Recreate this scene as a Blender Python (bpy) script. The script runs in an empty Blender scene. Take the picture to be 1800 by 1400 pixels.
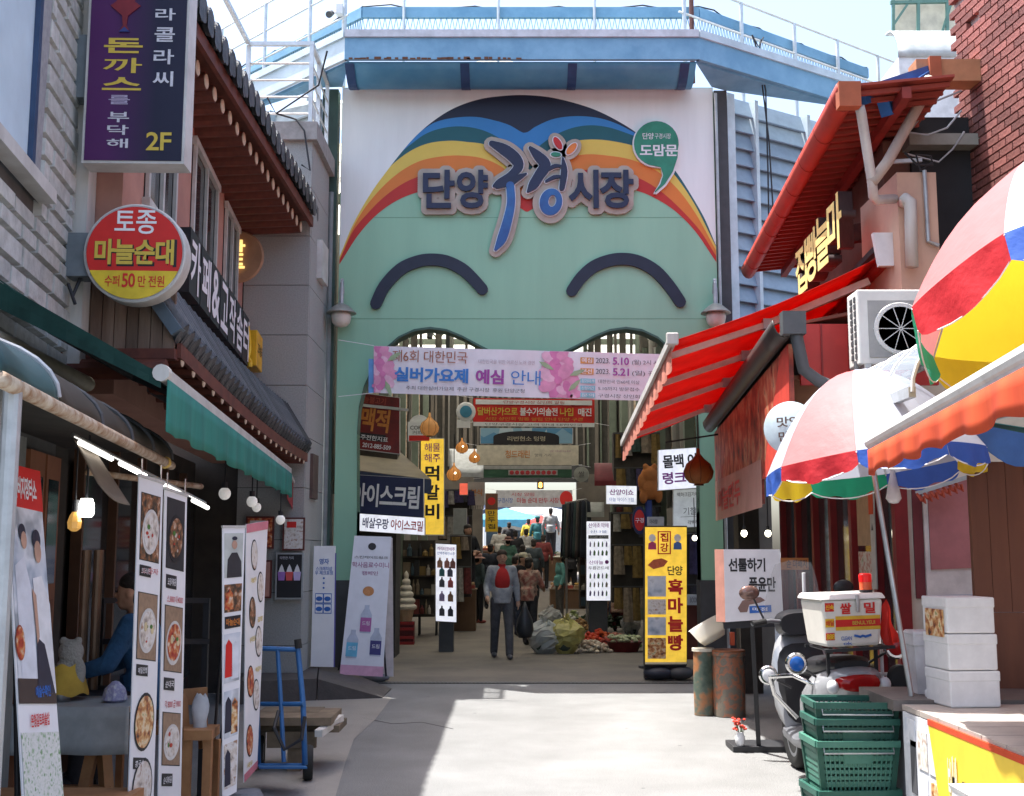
import bpy, bmesh, math, random
from mathutils import Vector, Matrix
random.seed(7)
S = bpy.context.scene
COL = S.collection
# ---------------------------------------------------------------- camera, sky, sun, exposure
FPX, TILT, CAMZ = 2050.0, math.atan(270/2050.0), 1.65      # focal length in photo pixels, upward tilt, eye height
cam = bpy.data.cameras.new('camera'); cam_o = bpy.data.objects.new('camera', cam); COL.objects.link(cam_o)
cam.sensor_width = 36; cam.lens = 36*FPX/1800; cam.clip_start = 0.05; cam.clip_end = 3000
cam_o.location = (0, 0, CAMZ); cam_o.rotation_euler = (math.pi/2+TILT, 0, 0)
S.camera = cam_o
SUN = Vector((-0.30, 0.065, 1.0)).normalized()
W = bpy.data.worlds.new('World'); S.world = W; W.use_nodes = True
nt = W.node_tree; sky = nt.nodes.new('ShaderNodeTexSky'); sky.sky_type = 'NISHITA'; sky.sun_disc = False
sky.sun_elevation = math.asin(SUN.z); sky.sun_rotation = math.atan2(SUN.x, SUN.y)
sky.air_density = 1.0; sky.dust_density = 4.0; sky.ozone_density = 1.0
bg = nt.nodes['Background']; bg.inputs['Strength'].default_value = 0.15
nt.links.new(sky.outputs[0], bg.inputs['Color'])
sl = bpy.data.lights.new('sun', 'SUN'); sl.energy = 3.9; sl.angle = math.radians(0.53); sl.color = (1, .98, .94)
so = bpy.data.objects.new('sun', sl); COL.objects.link(so); so.location = (-6, 2, 20)
so.rotation_euler = SUN.to_track_quat('Z', 'Y').to_euler()
S.view_settings.view_transform = 'Standard'; S.view_settings.look = 'None'; S.view_settings.gamma = 1
S.view_settings.exposure = 1.62
S.render.engine = 'CYCLES'
S.cycles.max_bounces = 7; S.cycles.diffuse_bounces = 4; S.cycles.glossy_bounces = 3; S.cycles.transmission_bounces = 6
S.cycles.transparent_max_bounces = 12; S.cycles.caustics_reflective = False; S.cycles.caustics_refractive = False

# ---------------------------------------------------------------- survey helpers (photo pixel + distance -> place)
_s, _c = math.sin(TILT), math.cos(TILT)
def at(px, py, Y):
    d = FPX*_c-(700-py)*_s
    return Vector(((px-900)/d*Y, Y, CAMZ+(FPX*_s+(700-py)*_c)/d*Y))
def gnd(px, py, z=0.0):
    d = FPX*_c-(700-py)*_s; n = FPX*_s+(700-py)*_c
    Y = (z-CAMZ)/n*d
    return Vector(((px-900)/d*Y, Y, z))
V = Vector

# ---------------------------------------------------------------- materials
MATS = {}
def mat(key, col=None, rough=.6, metal=0, var=.12, vs=6, col2=None, bump=0, bs=40, rnd=0, trans=0, emit=0, alpha=1, ecol=None, spec=.4, ior=None, streak=False):
    if key in MATS: return MATS[key]
    m = bpy.data.materials.new(key); m.use_nodes = True; MATS[key] = m
    n = m.node_tree.nodes; l = m.node_tree.links; b = n['Principled BSDF']
    tc = n.new('ShaderNodeTexCoord'); c = tuple(col)+(1,)
    b.inputs['Roughness'].default_value = rough; b.inputs['Metallic'].default_value = metal
    b.inputs['Specular IOR Level'].default_value = spec
    vec = tc.outputs['Object']
    if streak:
        mp = n.new('ShaderNodeMapping'); mp.inputs['Scale'].default_value = (1, 1, .12); l.new(vec, mp.inputs['Vector']); vec = mp.outputs[0]
    no = n.new('ShaderNodeTexNoise'); no.inputs['Scale'].default_value = vs; no.inputs['Detail'].default_value = 6; no.inputs['Roughness'].default_value = .62
    l.new(vec, no.inputs['Vector'])
    mx = n.new('ShaderNodeMix'); mx.data_type = 'RGBA'
    c2 = tuple(col2)+(1,) if col2 else tuple(max(0, x*(1-var*1.6)) for x in col)+(1,)
    c1 = c if col2 else tuple(min(1, x*(1+var*.6)) for x in col)+(1,)
    rp = n.new('ShaderNodeMapRange'); rp.inputs[1].default_value = .36; rp.inputs[2].default_value = .66
    l.new(no.outputs['Fac'], rp.inputs[0]); l.new(rp.outputs[0], mx.inputs['Factor'])
    mx.inputs['A'].default_value = c1; mx.inputs['B'].default_value = c2
    out = mx.outputs['Result']
    if rnd:
        oi = n.new('ShaderNodeObjectInfo'); mr = n.new('ShaderNodeMapRange'); mr.inputs[3].default_value = 1-rnd; mr.inputs[4].default_value = 1+rnd
        l.new(oi.outputs['Random'], mr.inputs[0]); hs = n.new('ShaderNodeHueSaturation'); l.new(mr.outputs[0], hs.inputs['Value']); l.new(out, hs.inputs['Color']); out = hs.outputs[0]
    l.new(out, b.inputs['Base Color'])
    if bump:
        n2 = n.new('ShaderNodeTexNoise'); n2.inputs['Scale'].default_value = bs; n2.inputs['Detail'].default_value = 5; l.new(vec, n2.inputs['Vector'])
        bp = n.new('ShaderNodeBump'); bp.inputs['Strength'].default_value = bump; bp.inputs['Distance'].default_value = .02
        l.new(n2.outputs['Fac'], bp.inputs['Height']); l.new(bp.outputs[0], b.inputs['Normal'])
    if emit:
        b.inputs['Emission Strength'].default_value = emit
        if ecol: b.inputs['Emission Color'].default_value = tuple(ecol)+(1,)
        else: l.new(out, b.inputs['Emission Color'])
    if alpha < 1: b.inputs['Alpha'].default_value = alpha
    if ior: b.inputs['Transmission Weight'].default_value = 1; b.inputs['IOR'].default_value = ior
    if trans:
        tr = n.new('ShaderNodeBsdfTranslucent'); l.new(out, tr.inputs['Color']); ms = n.new('ShaderNodeMixShader'); ms.inputs[0].default_value = trans
        o = n['Material Output']; l.new(b.outputs[0], ms.inputs[1]); l.new(tr.outputs[0], ms.inputs[2]); l.new(ms.outputs[0], o.inputs['Surface'])
    return m
def ramp_mat(key, cols, scale=8, rough=.5, emit=0, kind='NOISE', detail=3, axis=None):
    """printed picture: noise or cell colours through a stepped ramp"""
    if key in MATS: return MATS[key]
    m = bpy.data.materials.new(key); m.use_nodes = True; MATS[key] = m
    n = m.node_tree.nodes; l = m.node_tree.links; b = n['Principled BSDF']; b.inputs['Roughness'].default_value = rough
    tc = n.new('ShaderNodeTexCoord'); r = n.new('ShaderNodeValToRGB')
    oi = n.new('ShaderNodeObjectInfo'); ad = n.new('ShaderNodeVectorMath'); ad.operation = 'MULTIPLY_ADD'
    ad.inputs[1].default_value = (1, 1, 1)
    l.new(tc.outputs['Object'], ad.inputs[0])
    sc = n.new('ShaderNodeVectorMath'); sc.operation = 'SCALE'; sc.inputs['Scale'].default_value = 37.0
    cb = n.new('ShaderNodeCombineXYZ'); l.new(oi.outputs['Random'], cb.inputs[0]); l.new(oi.outputs['Random'], cb.inputs[2]); l.new(cb.outputs[0], sc.inputs[0]); l.new(sc.outputs[0], ad.inputs[2])
    if kind == 'NOISE':
        t = n.new('ShaderNodeTexNoise'); t.inputs['Scale'].default_value = scale; t.inputs['Detail'].default_value = detail; o = t.outputs['Fac']; lo, hi = .3, .7
    else:
        t = n.new('ShaderNodeTexVoronoi'); t.inputs['Scale'].default_value = scale; sx = n.new('ShaderNodeSeparateColor'); l.new(t.outputs['Color'], sx.inputs[0]); o = sx.outputs[0]; lo, hi = 0, 1
    l.new(ad.outputs[0], t.inputs['Vector']); l.new(o, r.inputs[0])
    e = r.color_ramp.elements
    while len(e) < len(cols): e.new(.5)
    for i, c in enumerate(cols):
        e[i].position = lo+(hi-lo)*i/max(1, len(cols)-1); e[i].color = tuple(c)+(1,)
    if kind != 'NOISE': r.color_ramp.interpolation = 'CONSTANT'
    l.new(r.outputs[0], b.inputs['Base Color'])
    if emit: l.new(r.outputs[0], b.inputs['Emission Color']); b.inputs['Emission Strength'].default_value = emit
    return m

# ---------------------------------------------------------------- mesh builder
def wmat(o):
    m = o.matrix_basis.copy(); p = o.parent
    while p: m = p.matrix_basis @ m; p = p.parent
    return m
def frame(n, up=V((0, 0, 1))):
    n = V(n).normalized(); up = V(up)
    if abs(n.dot(up)) > .98: up = V((0, 1, 0))
    u = up.cross(n).normalized(); return u, n.cross(u), n
class MB:
    def __init__(s): s.v = []; s.f = []
    def add(s, vs, fs):
        k = len(s.v); s.v += [V(p) for p in vs]; s.f += [tuple(i+k for i in f) for f in fs]; return s
    def poly(s, *p): return s.add(p, [tuple(range(len(p)))])
    def box(s, x0, x1, y0, y1, z0, z1):
        return s.add([(x0,y0,z0),(x1,y0,z0),(x1,y1,z0),(x0,y1,z0),(x0,y0,z1),(x1,y0,z1),(x1,y1,z1),(x0,y1,z1)],
                     [(3,2,1,0),(4,5,6,7),(0,1,5,4),(1,2,6,5),(2,3,7,6),(3,0,4,7)])
    def hexa(s, a, b):      # two quads, a (bottom/front) and b (top/back)
        return s.add(list(a)+list(b), [(3,2,1,0),(4,5,6,7),(0,1,5,4),(1,2,6,5),(2,3,7,6),(3,0,4,7)])
    def obox(s, c, sx, sy, sz, R=None):
        R = R or Matrix.Identity(3); c = V(c)
        p = [c+R@V((a*sx/2, b*sy/2, d*sz/2)) for d in (-1, 1) for a, b in ((-1,-1),(1,-1),(1,1),(-1,1))]
        return s.hexa(p[:4], p[4:])
    def bar(s, p0, p1, w, h=None, up=(0, 0, 1)):
        h = h or w; p0 = V(p0); p1 = V(p1); u, v, n = frame(p1-p0, up)
        q = [(-w/2,-h/2),(w/2,-h/2),(w/2,h/2),(-w/2,h/2)]
        return s.hexa([p0+u*a+v*b for a, b in q], [p1+u*a+v*b for a, b in q])
    def cyl(s, p0, p1, r0, r1=None, n=12, cap=True):
        r1 = r0 if r1 is None else r1; p0 = V(p0); p1 = V(p1); u, v, w = frame(p1-p0)
        k = len(s.v)
        for p, r in ((p0, r0), (p1, r1)):
            for i in range(n): a = 2*math.pi*i/n; s.v.append(p+u*(r*math.cos(a))+v*(r*math.sin(a)))
        s.f += [(k+i, k+(i+1)%n, k+n+(i+1)%n, k+n+i) for i in range(n)]
        if cap: s.f += [tuple(k+i for i in reversed(range(n))), tuple(k+n+i for i in range(n))]
        return s
    def tube(s, pts, r, n=8, closed=False):
        pts = [V(p) for p in pts]; k = len(s.v); N = len(pts); rs = r if isinstance(r, (list, tuple)) else [r]*N
        up = V((0, 0, 1)); pu = None
        for i, p in enumerate(pts):
            a = pts[max(0, i-1)]; b = pts[min(N-1, i+1)]; t = (b-a).normalized()
            if pu is None: u, v, _ = frame(t)
            else: u = (pu-t*pu.dot(t)).normalized(); v = t.cross(u)
            pu = u
            for j in range(n): q = 2*math.pi*j/n; s.v.append(p+u*(rs[i]*math.cos(q))+v*(rs[i]*math.sin(q)))
        for i in range(N-1):
            for j in range(n): s.f.append((k+i*n+j, k+i*n+(j+1)%n, k+(i+1)*n+(j+1)%n, k+(i+1)*n+j))
        s.f += [tuple(k+j for j in reversed(range(n))), tuple(k+(N-1)*n+j for j in range(n))]
        return s
    def lathe(s, prof, n=24, c=(0, 0, 0), R=None, a0=0, a1=2*math.pi):
        c = V(c); R = R or Matrix.Identity(3); k = len(s.v); full = abs(a1-a0-2*math.pi) < 1e-6; m = n if full else n+1
        for r, z in prof:
            for i in range(m): a = a0+(a1-a0)*i/n; s.v.append(c+R@V((r*math.cos(a), r*math.sin(a), z)))
        for j in range(len(prof)-1):
            for i in range(n): i2 = (i+1)%m; s.f.append((k+j*m+i, k+j*m+i2, k+(j+1)*m+i2, k+(j+1)*m+i))
        if full:
            if prof[0][0] > 1e-5: s.f.append(tuple(k+i for i in reversed(range(m))))
            if prof[-1][0] > 1e-5: s.f.append(tuple(k+(len(prof)-1)*m+i for i in range(m)))
        return s
    def ell(s, c, rx, ry, rz, n=14, m=8, R=None):
        return s.lathe_scaled(c, rx, ry, rz, n, m, R)
    def lathe_scaled(s, c, rx, ry, rz, n, m, R):
        c = V(c); R = R or Matrix.Identity(3); k = len(s.v); s.v.append(c+R@V((0, 0, -rz)))
        for j in range(1, m):
            t = -math.pi/2+math.pi*j/m
            for i in range(n): a = 2*math.pi*i/n; s.v.append(c+R@V((rx*math.cos(t)*math.cos(a), ry*math.cos(t)*math.sin(a), rz*math.sin(t))))
        s.v.append(c+R@V((0, 0, rz))); e = len(s.v)-1
        for i in range(n): s.f.append((k, k+1+(i+1)%n, k+1+i)); s.f.append((e, e-n+i, e-n+(i+1)%n))
        for j in range(m-2):
            for i in range(n): a = k+1+j*n; s.f.append((a+i, a+(i+1)%n, a+n+(i+1)%n, a+n+i))
        return s
    def prism(s, pts, O, U, Vv, d0, d1):   # 2-D outline in the plane (O,U,V), extruded along U x V from d0 to d1
        O = V(O); U = V(U); Vv = V(Vv); n = U.cross(Vv).normalized(); k = len(s.v); N = len(pts)
        ar = sum(pts[i][0]*pts[(i+1)%N][1]-pts[(i+1)%N][0]*pts[i][1] for i in range(N))
        if ar < 0: pts = pts[::-1]
        for d in (d0, d1): s.v += [O+U*a+Vv*b+n*d for a, b in pts]
        s.f.append(tuple(k+i for i in reversed(range(N)))); s.f.append(tuple(k+N+i for i in range(N)))
        s.f += [(k+i, k+(i+1)%N, k+N+(i+1)%N, k+N+i) for i in range(N)]
        return s
    def sheet(s, fn, nu, nv):
        k = len(s.v)
        for j in range(nv+1):
            for i in range(nu+1): s.v.append(V(fn(i/nu, j/nv)))
        for j in range(nv):
            for i in range(nu): a = k+j*(nu+1)+i; s.f.append((a, a+1, a+nu+2, a+nu+1))
        return s
    def mesh(s, name, m=None, smooth=False, inv=None):
        me = bpy.data.meshes.new(name); vv = [inv@p for p in s.v] if inv else s.v
        me.from_pydata([tuple(p) for p in vv], [], s.f); me.update()
        if m: me.materials.append(m)
        if smooth:
            me.shade_smooth()
            if smooth is not True: me.set_sharp_from_angle(angle=math.radians(smooth))
        return me
    def build(s, name, m, parent=None, smooth=False, world=True, bevel=0, solid=0):
        inv = wmat(parent).inverted() if (parent and world) else None
        o = bpy.data.objects.new(name, s.mesh(name, m, smooth, inv)); COL.objects.link(o); o.parent = parent
        if solid: md = o.modifiers.new('s', 'SOLIDIFY'); md.thickness = solid; md.offset = 0
        if bevel: md = o.modifiers.new('b', 'BEVEL'); md.width = bevel; md.segments = 2; md.limit_method = 'ANGLE'; md.angle_limit = math.radians(40)
        return o
def tag(o, label=None, cat=None, group=None, kind=None):
    if label: o['label'] = label
    if cat: o['category'] = cat
    if group: o['group'] = group
    if kind: o['kind'] = kind
    return o
def thing(name, label, cat, loc=(0, 0, 0), rz=0, group=None, rx=0, ry=0):
    o = bpy.data.objects.new(name, None); COL.objects.link(o); o.location = loc; o.rotation_euler = (rx, ry, rz); o.empty_display_size = .1
    return tag(o, label, cat, group)
def dup(root, loc=None, rz=None, label=None, scale=None):
    r = root.copy(); COL.objects.link(r)
    if loc is not None: r.location = loc
    if rz is not None: r.rotation_euler = (r.rotation_euler.x, r.rotation_euler.y, rz)
    if scale: r.scale = scale if hasattr(scale, '__len__') else (scale,)*3
    if label: r['label'] = label
    def rec(a, b):
        for ch in list(a.children):
            c = ch.copy(); COL.objects.link(c); c.parent = b; rec(ch, c)
    rec(root, r); return r
def inst(name, me, parent, M):
    o = bpy.data.objects.new(name, me); COL.objects.link(o); o.parent = parent
    o.matrix_basis = (wmat(parent).inverted() @ M) if parent else M
    return o
def mframe(O, U, Vv, N=None):
    U = V(U); Vv = V(Vv); N = V(N) if N else U.cross(Vv).normalized()
    return Matrix(((U.x, Vv.x, N.x, O[0]), (U.y, Vv.y, N.y, O[1]), (U.z, Vv.z, N.z, O[2]), (0, 0, 0, 1)))
# ---------------------------------------------------------------- lettering
TXT = {}
def _tm(body, bold, ext):
    c = bpy.data.curves.new('lettering', 'FONT'); c.body = body; c.size = 1; c.offset = bold; c.extrude = ext; c.resolution_u = 3; c.fill_mode = 'BOTH' if ext else 'FRONT'
    c.space_character = .93
    o = bpy.data.objects.new('lettering_tmp', c); me = bpy.data.meshes.new_from_object(o); bpy.data.objects.remove(o); bpy.data.curves.remove(c); return me
def _area(me): return sum(p.area for p in me.polygons)
def text_mesh(body, bold, ext):
    k = (body, bold, ext)
    if k in TXT: return TXT[k]
    m0 = _tm(body, 0, 0); A0 = _area(m0); cnt = {}
    for p in m0.polygons:
        for e in p.edge_keys: cnt[e] = cnt.get(e, 0)+1
    P0 = sum((m0.vertices[a].co-m0.vertices[b].co).length for (a, b), n in cnt.items() if n == 1)
    me = m0; use = 0
    if bold:
        for f in (1, .9, 1.1, .8, .65, .5, .3):
            mf = _tm(body, bold*f, 0)
            if _area(mf) > .93*(A0+P0*bold*f*.9): me = mf; use = bold*f; break
    if ext: me = _tm(body, use, ext)
    me.name = 'lettering'
    xs = [v.co.x for v in me.vertices]; ys = [v.co.y for v in me.vertices]
    if not xs: xs = ys = [0, 1]
    me.transform(Matrix.Translation((-(min(xs)+max(xs))/2, -(min(ys)+max(ys))/2, 0)))
    TXT[k] = (me, max(xs)-min(xs), max(ys)-min(ys)); return TXT[k]
def text(parent, body, m, O, U, Vv, w, h, bold=.012, d=.004, ext=0, name='lettering', shear=0):
    """flat lettering centred at O in the plane U,V, fitted to w x h, d in front of the plane"""
    me, tw, th = text_mesh(body, bold, .5 if ext else 0)
    if not (len(me.materials) and me.materials[0] is m):
        me = me.copy(); me.materials.clear(); me.materials.append(m)
    U = V(U).normalized(); Vv = V(Vv).normalized(); N = U.cross(Vv).normalized()
    O = V(O)+N*(d+ext/2)
    return inst(name, me, parent, mframe(O, U*(w/tw), Vv*(h/th)+U*(shear*h/th), N*(ext if ext else 1)))
# ---------------------------------------------------------------- palette
asphalt = mat('asphalt', (.212,.212,.208), .92, var=.22, vs=1.3, bump=.4, bs=90, col2=(.172,.172,.168))
def asphalt_nodes():
    m = MATS['asphalt']; n = m.node_tree.nodes; l = m.node_tree.links; b = n['Principled BSDF']; src = b.inputs['Base Color'].links[0].from_socket
    tc = n.new('ShaderNodeTexCoord'); sp = n.new('ShaderNodeTexNoise'); sp.inputs['Scale'].default_value = 110; sp.inputs['Detail'].default_value = 2; l.new(tc.outputs['Object'], sp.inputs['Vector'])
    vo = n.new('ShaderNodeTexVoronoi'); vo.inputs['Scale'].default_value = 2.3; vo.inputs['Randomness'].default_value = 1; l.new(tc.outputs['Object'], vo.inputs['Vector'])
    gum = n.new('ShaderNodeMapRange'); gum.inputs[1].default_value = .035; gum.inputs[2].default_value = .055; gum.inputs[3].default_value = .55; gum.inputs[4].default_value = 1; l.new(vo.outputs['Distance'], gum.inputs[0])
    st = n.new('ShaderNodeTexNoise'); st.inputs['Scale'].default_value = .45; st.inputs['Detail'].default_value = 8; st.inputs['Distortion'].default_value = 1.5; l.new(tc.outputs['Object'], st.inputs['Vector'])
    r1 = n.new('ShaderNodeMapRange'); r1.inputs[1].default_value = .35; r1.inputs[2].default_value = .65; r1.inputs[3].default_value = .76; r1.inputs[4].default_value = 1.18; l.new(sp.outputs['Fac'], r1.inputs[0])
    r2 = n.new('ShaderNodeMapRange'); r2.inputs[1].default_value = .4; r2.inputs[2].default_value = .62; r2.inputs[3].default_value = .93; r2.inputs[4].default_value = 1.05; l.new(st.outputs['Fac'], r2.inputs[0])
    a = n.new('ShaderNodeMath'); a.operation = 'MULTIPLY'; l.new(r1.outputs[0], a.inputs[0]); l.new(r2.outputs[0], a.inputs[1]); c = n.new('ShaderNodeMath'); c.operation = 'MULTIPLY'; l.new(a.outputs[0], c.inputs[0]); l.new(gum.outputs[0], c.inputs[1])
    h = n.new('ShaderNodeHueSaturation'); l.new(c.outputs[0], h.inputs['Value']); l.new(src, h.inputs['Color']); l.new(h.outputs[0], b.inputs['Base Color'])
asphalt_nodes()
paving = mat('paving', (.19,.165,.135), .85, var=.2, vs=1.2, bump=.2, bs=60, col2=(.13,.115,.1))
cement = mat('cement', (.3,.28,.255), .9, vs=1.6, bump=.3, bs=70, col2=(.25,.235,.21))
white = mat('white_paint', (.74,.74,.75), .5, var=.06)
white_d = mat('white_dirty', (.66,.64,.6), .6, vs=5, col2=(.47,.45,.41), streak=True)
whites = mat('white_print', (.78,.78,.8), .55, var=.03)
black = mat('black_print', (.018,.018,.022), .55, var=.1)
darkgrey = mat('dark_grey', (.06,.062,.066), .6)
steel = mat('steel', (.5,.5,.5), .35, metal=.9)
galv = mat('galvanised', (.42,.44,.45), .5, metal=.5, vs=9)
aluw = mat('pale_metal', (.6,.6,.58), .5, metal=.1, vs=4, col2=(.45,.44,.42))
rust = mat('rusty_pipe', (.52,.44,.34), .7, vs=14, col2=(.27,.15,.08), bump=.3)
green = mat('gate_green', (.285,.52,.36), .5, vs=1.7, col2=(.245,.455,.315), bump=.05, bs=8, streak=True)
navy = mat('navy', (.016,.022,.042), .5, var=.1)
glass = mat('dark_glass', (.03,.035,.04), .08, spec=.7, var=.3, vs=2)
glassb = mat('sky_glass', (.55,.7,.8), .4, spec=.4, vs=1)  # sky reflection put into the glass base colour
granite = mat('granite', (.36,.365,.35), .75, var=.16, vs=60, col2=(.28,.285,.275), bump=.15, bs=120)
pinkwall = mat('pink_plaster', (.46,.24,.185), .8, vs=3, col2=(.38,.19,.15))
wood_d = mat('dark_rafter', (.15,.042,.026), .6, vs=8, col2=(.085,.024,.017), streak=False)
wood_t = mat('rafter_tip', (.68,.55,.42), .7)
tile = mat('roof_tile', (.034,.038,.046), .55, vs=10, col2=(.08,.083,.086), bump=.4, rnd=.5)
brown = mat('brown_board', (.13,.082,.06), .8, vs=9, col2=(.24,.17,.13), streak=True, rnd=.25, bump=.3)
teal = mat('teal_fabric', (.05,.31,.25), .8, vs=3, col2=(.035,.2,.175), streak=True, trans=.25)
dgreen = mat('dark_green_fabric', (.012,.055,.045), .85, var=.2, trans=.12)
redf = mat('red_fabric', (.56,.026,.016), .75, var=.1, vs=3, trans=.48, bump=.3, bs=5)
redp = mat('red_paint', (.42,.03,.025), .5, vs=3)
dred = mat('dark_red_paint', (.2,.012,.014), .5)
orangef = mat('orange_fabric', (.7,.11,.035), .8, vs=5, col2=(.6,.075,.03), streak=True, trans=.3)
bluep = mat('faded_blue_paint', (.13,.29,.44), .55, vs=2.6, col2=(.2,.39,.55), bump=.05)
bluem = mat('blue_panel', (.05,.20,.36), .5, vs=2, col2=(.09,.27,.42))
blued = mat('blue_strap', (.022,.06,.16), .5)
blueg = mat('louvre_blue_grey', (.27,.36,.45), .5, metal=.1, var=.08, rnd=.06)
paleb = mat('pale_blue_metal', (.5,.6,.66), .5, vs=3)
cream = mat('cream_plaster', (.6,.55,.45), .8, vs=3)
peach = mat('peach_plaster', (.62,.4,.29), .8, vs=2.5, col2=(.52,.33,.25))
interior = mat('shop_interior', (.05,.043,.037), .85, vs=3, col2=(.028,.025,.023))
stone = mat('cut_stone', (.54,.56,.54), .85, vs=9, col2=(.38,.395,.38), bump=.5, bs=25, rnd=.14)
joint = mat('stone_joint', (.1,.1,.1), .9)
brickm = mat('brick', (.24,.085,.072), .75, vs=20, col2=(.165,.058,.05), rnd=.4, bump=.4)
mortar = mat('mortar', (.52,.47,.45), .9, vs=12, col2=(.4,.34,.33))
lampglass = mat('lamp_glass', (.6,.57,.5), .3)
lit = mat('lit_tube', (1,.97,.9), .4, emit=6)
litw = mat('lit_bulb', (1,.9,.7), .4, emit=5)
yell = mat('yellow_print', (.78,.5,.03), .5, var=.05)
redprint = mat('red_print', (.6,.022,.018), .5, var=.05)
rubber = mat('rubber', (.02,.02,.02), .8)
bluesteel = mat('blue_steel', (.03,.12,.3), .45, vs=9)
pine = mat('pine_wood', (.4,.2,.085), .65, vs=6, col2=(.28,.13,.055), streak=False)
# ---------------------------------------------------------------- ground
def gz(y): return 0 if y < 29 else min(1.33, (y-29)/16*1.33)
mb = MB(); ys = [-30,-10,0,4,8,11,14,17,20,24,29,33,37,41,45,60,120,600]
mb.sheet(lambda u, v: (-300+600*u, ys[round(v*(len(ys)-1))], gz(ys[round(v*(len(ys)-1))])), 8, len(ys)-1)
tag(mb.build('ground', asphalt), kind='structure')
mb = MB(); ys2 = [15.25,17,20,24,29,33,37,41,45,47]
mb.sheet(lambda u, v: (-3.6+7.6*u, ys2[round(v*9)], gz(ys2[round(v*9)])+.005), 6, 9)
tag(mb.build('market_pavement', paving), kind='structure')
dr = MB(); dr.box(-2.3, 2.7, 15.02, 15.2, .001, .009)
d = tag(dr.build('drain_channel', darkgrey), kind='structure')
g = MB().box(-.012, .012, -.085, .085, 0, .006).mesh('grate_bar', mat('grate_iron', (.13,.13,.125), .7))
for i in range(99): inst('grate_bar', g, d, Matrix.Translation((-2.28+i*.05, 15.11, .009)))
# cement apron beside the left shop fronts, with an uneven poured edge
e = [gnd(470,1200), gnd(640,1215), gnd(688,1228), gnd(660,1265), gnd(622,1300), gnd(606,1345), gnd(590,1400), gnd(560,1500), gnd(300,1500), gnd(380,1300)]
tag(MB().poly(*[p+V((0,0,.004)) for p in e]).build('pavement_apron', cement), kind='structure')
crk = MB()
for a in ([(640,1262),(690,1272),(742,1270),(800,1282)],):
    pts = [gnd(*q)+V((random.uniform(-.02,.02), random.uniform(-.05,.05), .003)) for q in a]
    for p, q in zip(pts, pts[1:]): crk.bar(p, q, .007, .002)
tag(crk.build('road_crack', darkgrey), kind='structure')
# ---------------------------------------------------------------- market gate
YG = 15.4; GX0, GX1, GZ = -2.34, 2.77, 8.0; GC = .5*(GX0+GX1)
gate = thing('market_gate', 'large mint green gate facade with rainbow hair and two closed smiling eyes spanning the street', 'gate', (GC, YG, 0))
lobe = [(628,900),(628,760),(631,715),(640,678),(655,645),(675,614),(700,592),(728,579),(756,575),(785,579),(812,590),(838,604),(862,616),(892,630),(928,640)]
lp = [(at(a, b, YG).x, at(a, b, YG).z) for a, b in lobe]
lp = [(lp[0][0], 0)]+lp; cx = lp[-1][0]; cx = GC
rp = [(2*GC-a, b) for a, b in reversed(lp[:-1])]
outl = [(GX0, 0), (GX0, GZ), (GX1, GZ), (GX1, 0)]+[(a, b) for a, b in reversed(lp[:-1]+[(GC, lp[-1][1])]+rp)]
MB().prism(outl, (0, YG, 0), (1,0,0), (0,0,1), -.26, 0).build('facade_panel', green, gate)
edge = MB()
ring = lp[:-1]+[(GC, lp[-1][1])]+rp
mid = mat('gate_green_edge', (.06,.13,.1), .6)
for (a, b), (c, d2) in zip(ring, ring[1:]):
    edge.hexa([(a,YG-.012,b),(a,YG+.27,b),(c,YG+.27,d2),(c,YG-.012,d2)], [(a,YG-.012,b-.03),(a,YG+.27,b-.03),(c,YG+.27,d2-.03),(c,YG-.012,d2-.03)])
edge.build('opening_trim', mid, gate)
for x0, x1 in ((GX0-.02, lp[0][0]+.012), (2*GC-lp[0][0]-.012, GX1+.02)):
    MB().box(x0, x1, YG-.02, YG+.3, 0, 1.28).build('post_base', darkgrey, gate)
# panel joints
for z in (4.75, 6.15): MB().box(GX0+.01, GX1-.01, YG-.0025, YG, z, z+.006).build('panel_joint', mat('green_joint', (.13,.3,.2), .6), gate)
def gq(cx_, cy_): p = at(580+cx_/2.5, cy_/2.5, YG); return (p.x, p.z)
def curve(pts):
    q = sorted(gq(*p) for p in pts); return q
def ev(q, x):
    if x <= q[0][0]: return q[0][1]+(x-q[0][0])*(q[1][1]-q[0][1])/(q[1][0]-q[0][0])
    if x >= q[-1][0]: return q[-1][1]+(x-q[-1][0])*(q[-1][1]-q[-2][1])/(q[-1][0]-q[-2][0])
    for i in range(len(q)-1):
        if q[i][0] <= x <= q[i+1][0]: break
    def sl(j):
        a = max(0, j-1); b = min(len(q)-1, j+1); return (q[b][1]-q[a][1])/(q[b][0]-q[a][0])
    h = q[i+1][0]-q[i][0]; t = (x-q[i][0])/h
    return q[i][1]*(2*t**3-3*t*t+1)+h*sl(i)*(t**3-2*t*t+t)+q[i+1][1]*(-2*t**3+3*t*t)+h*sl(i+1)*(t**3-t*t)
OUT = curve([(50,1110),(100,990),(180,850),(260,740),(340,640),(400,578),(480,515),(560,470),(660,437),(760,423),(850,419),(960,428),(1060,450),(1160,482),(1250,525),(1340,580),(1440,660),(1520,755),(1600,880),(1650,970),(1690,1065)])
HALF = [[(400,577),(460,540),(540,520),(640,515),(720,530),(790,552),(838,580)],[(872,580),(900,560),(980,525),(1080,512),(1180,520),(1260,545),(1345,588)]]
def two(L, dip, R): return (curve(L+[dip]), curve([dip]+R), gq(*dip)[0])
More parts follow.
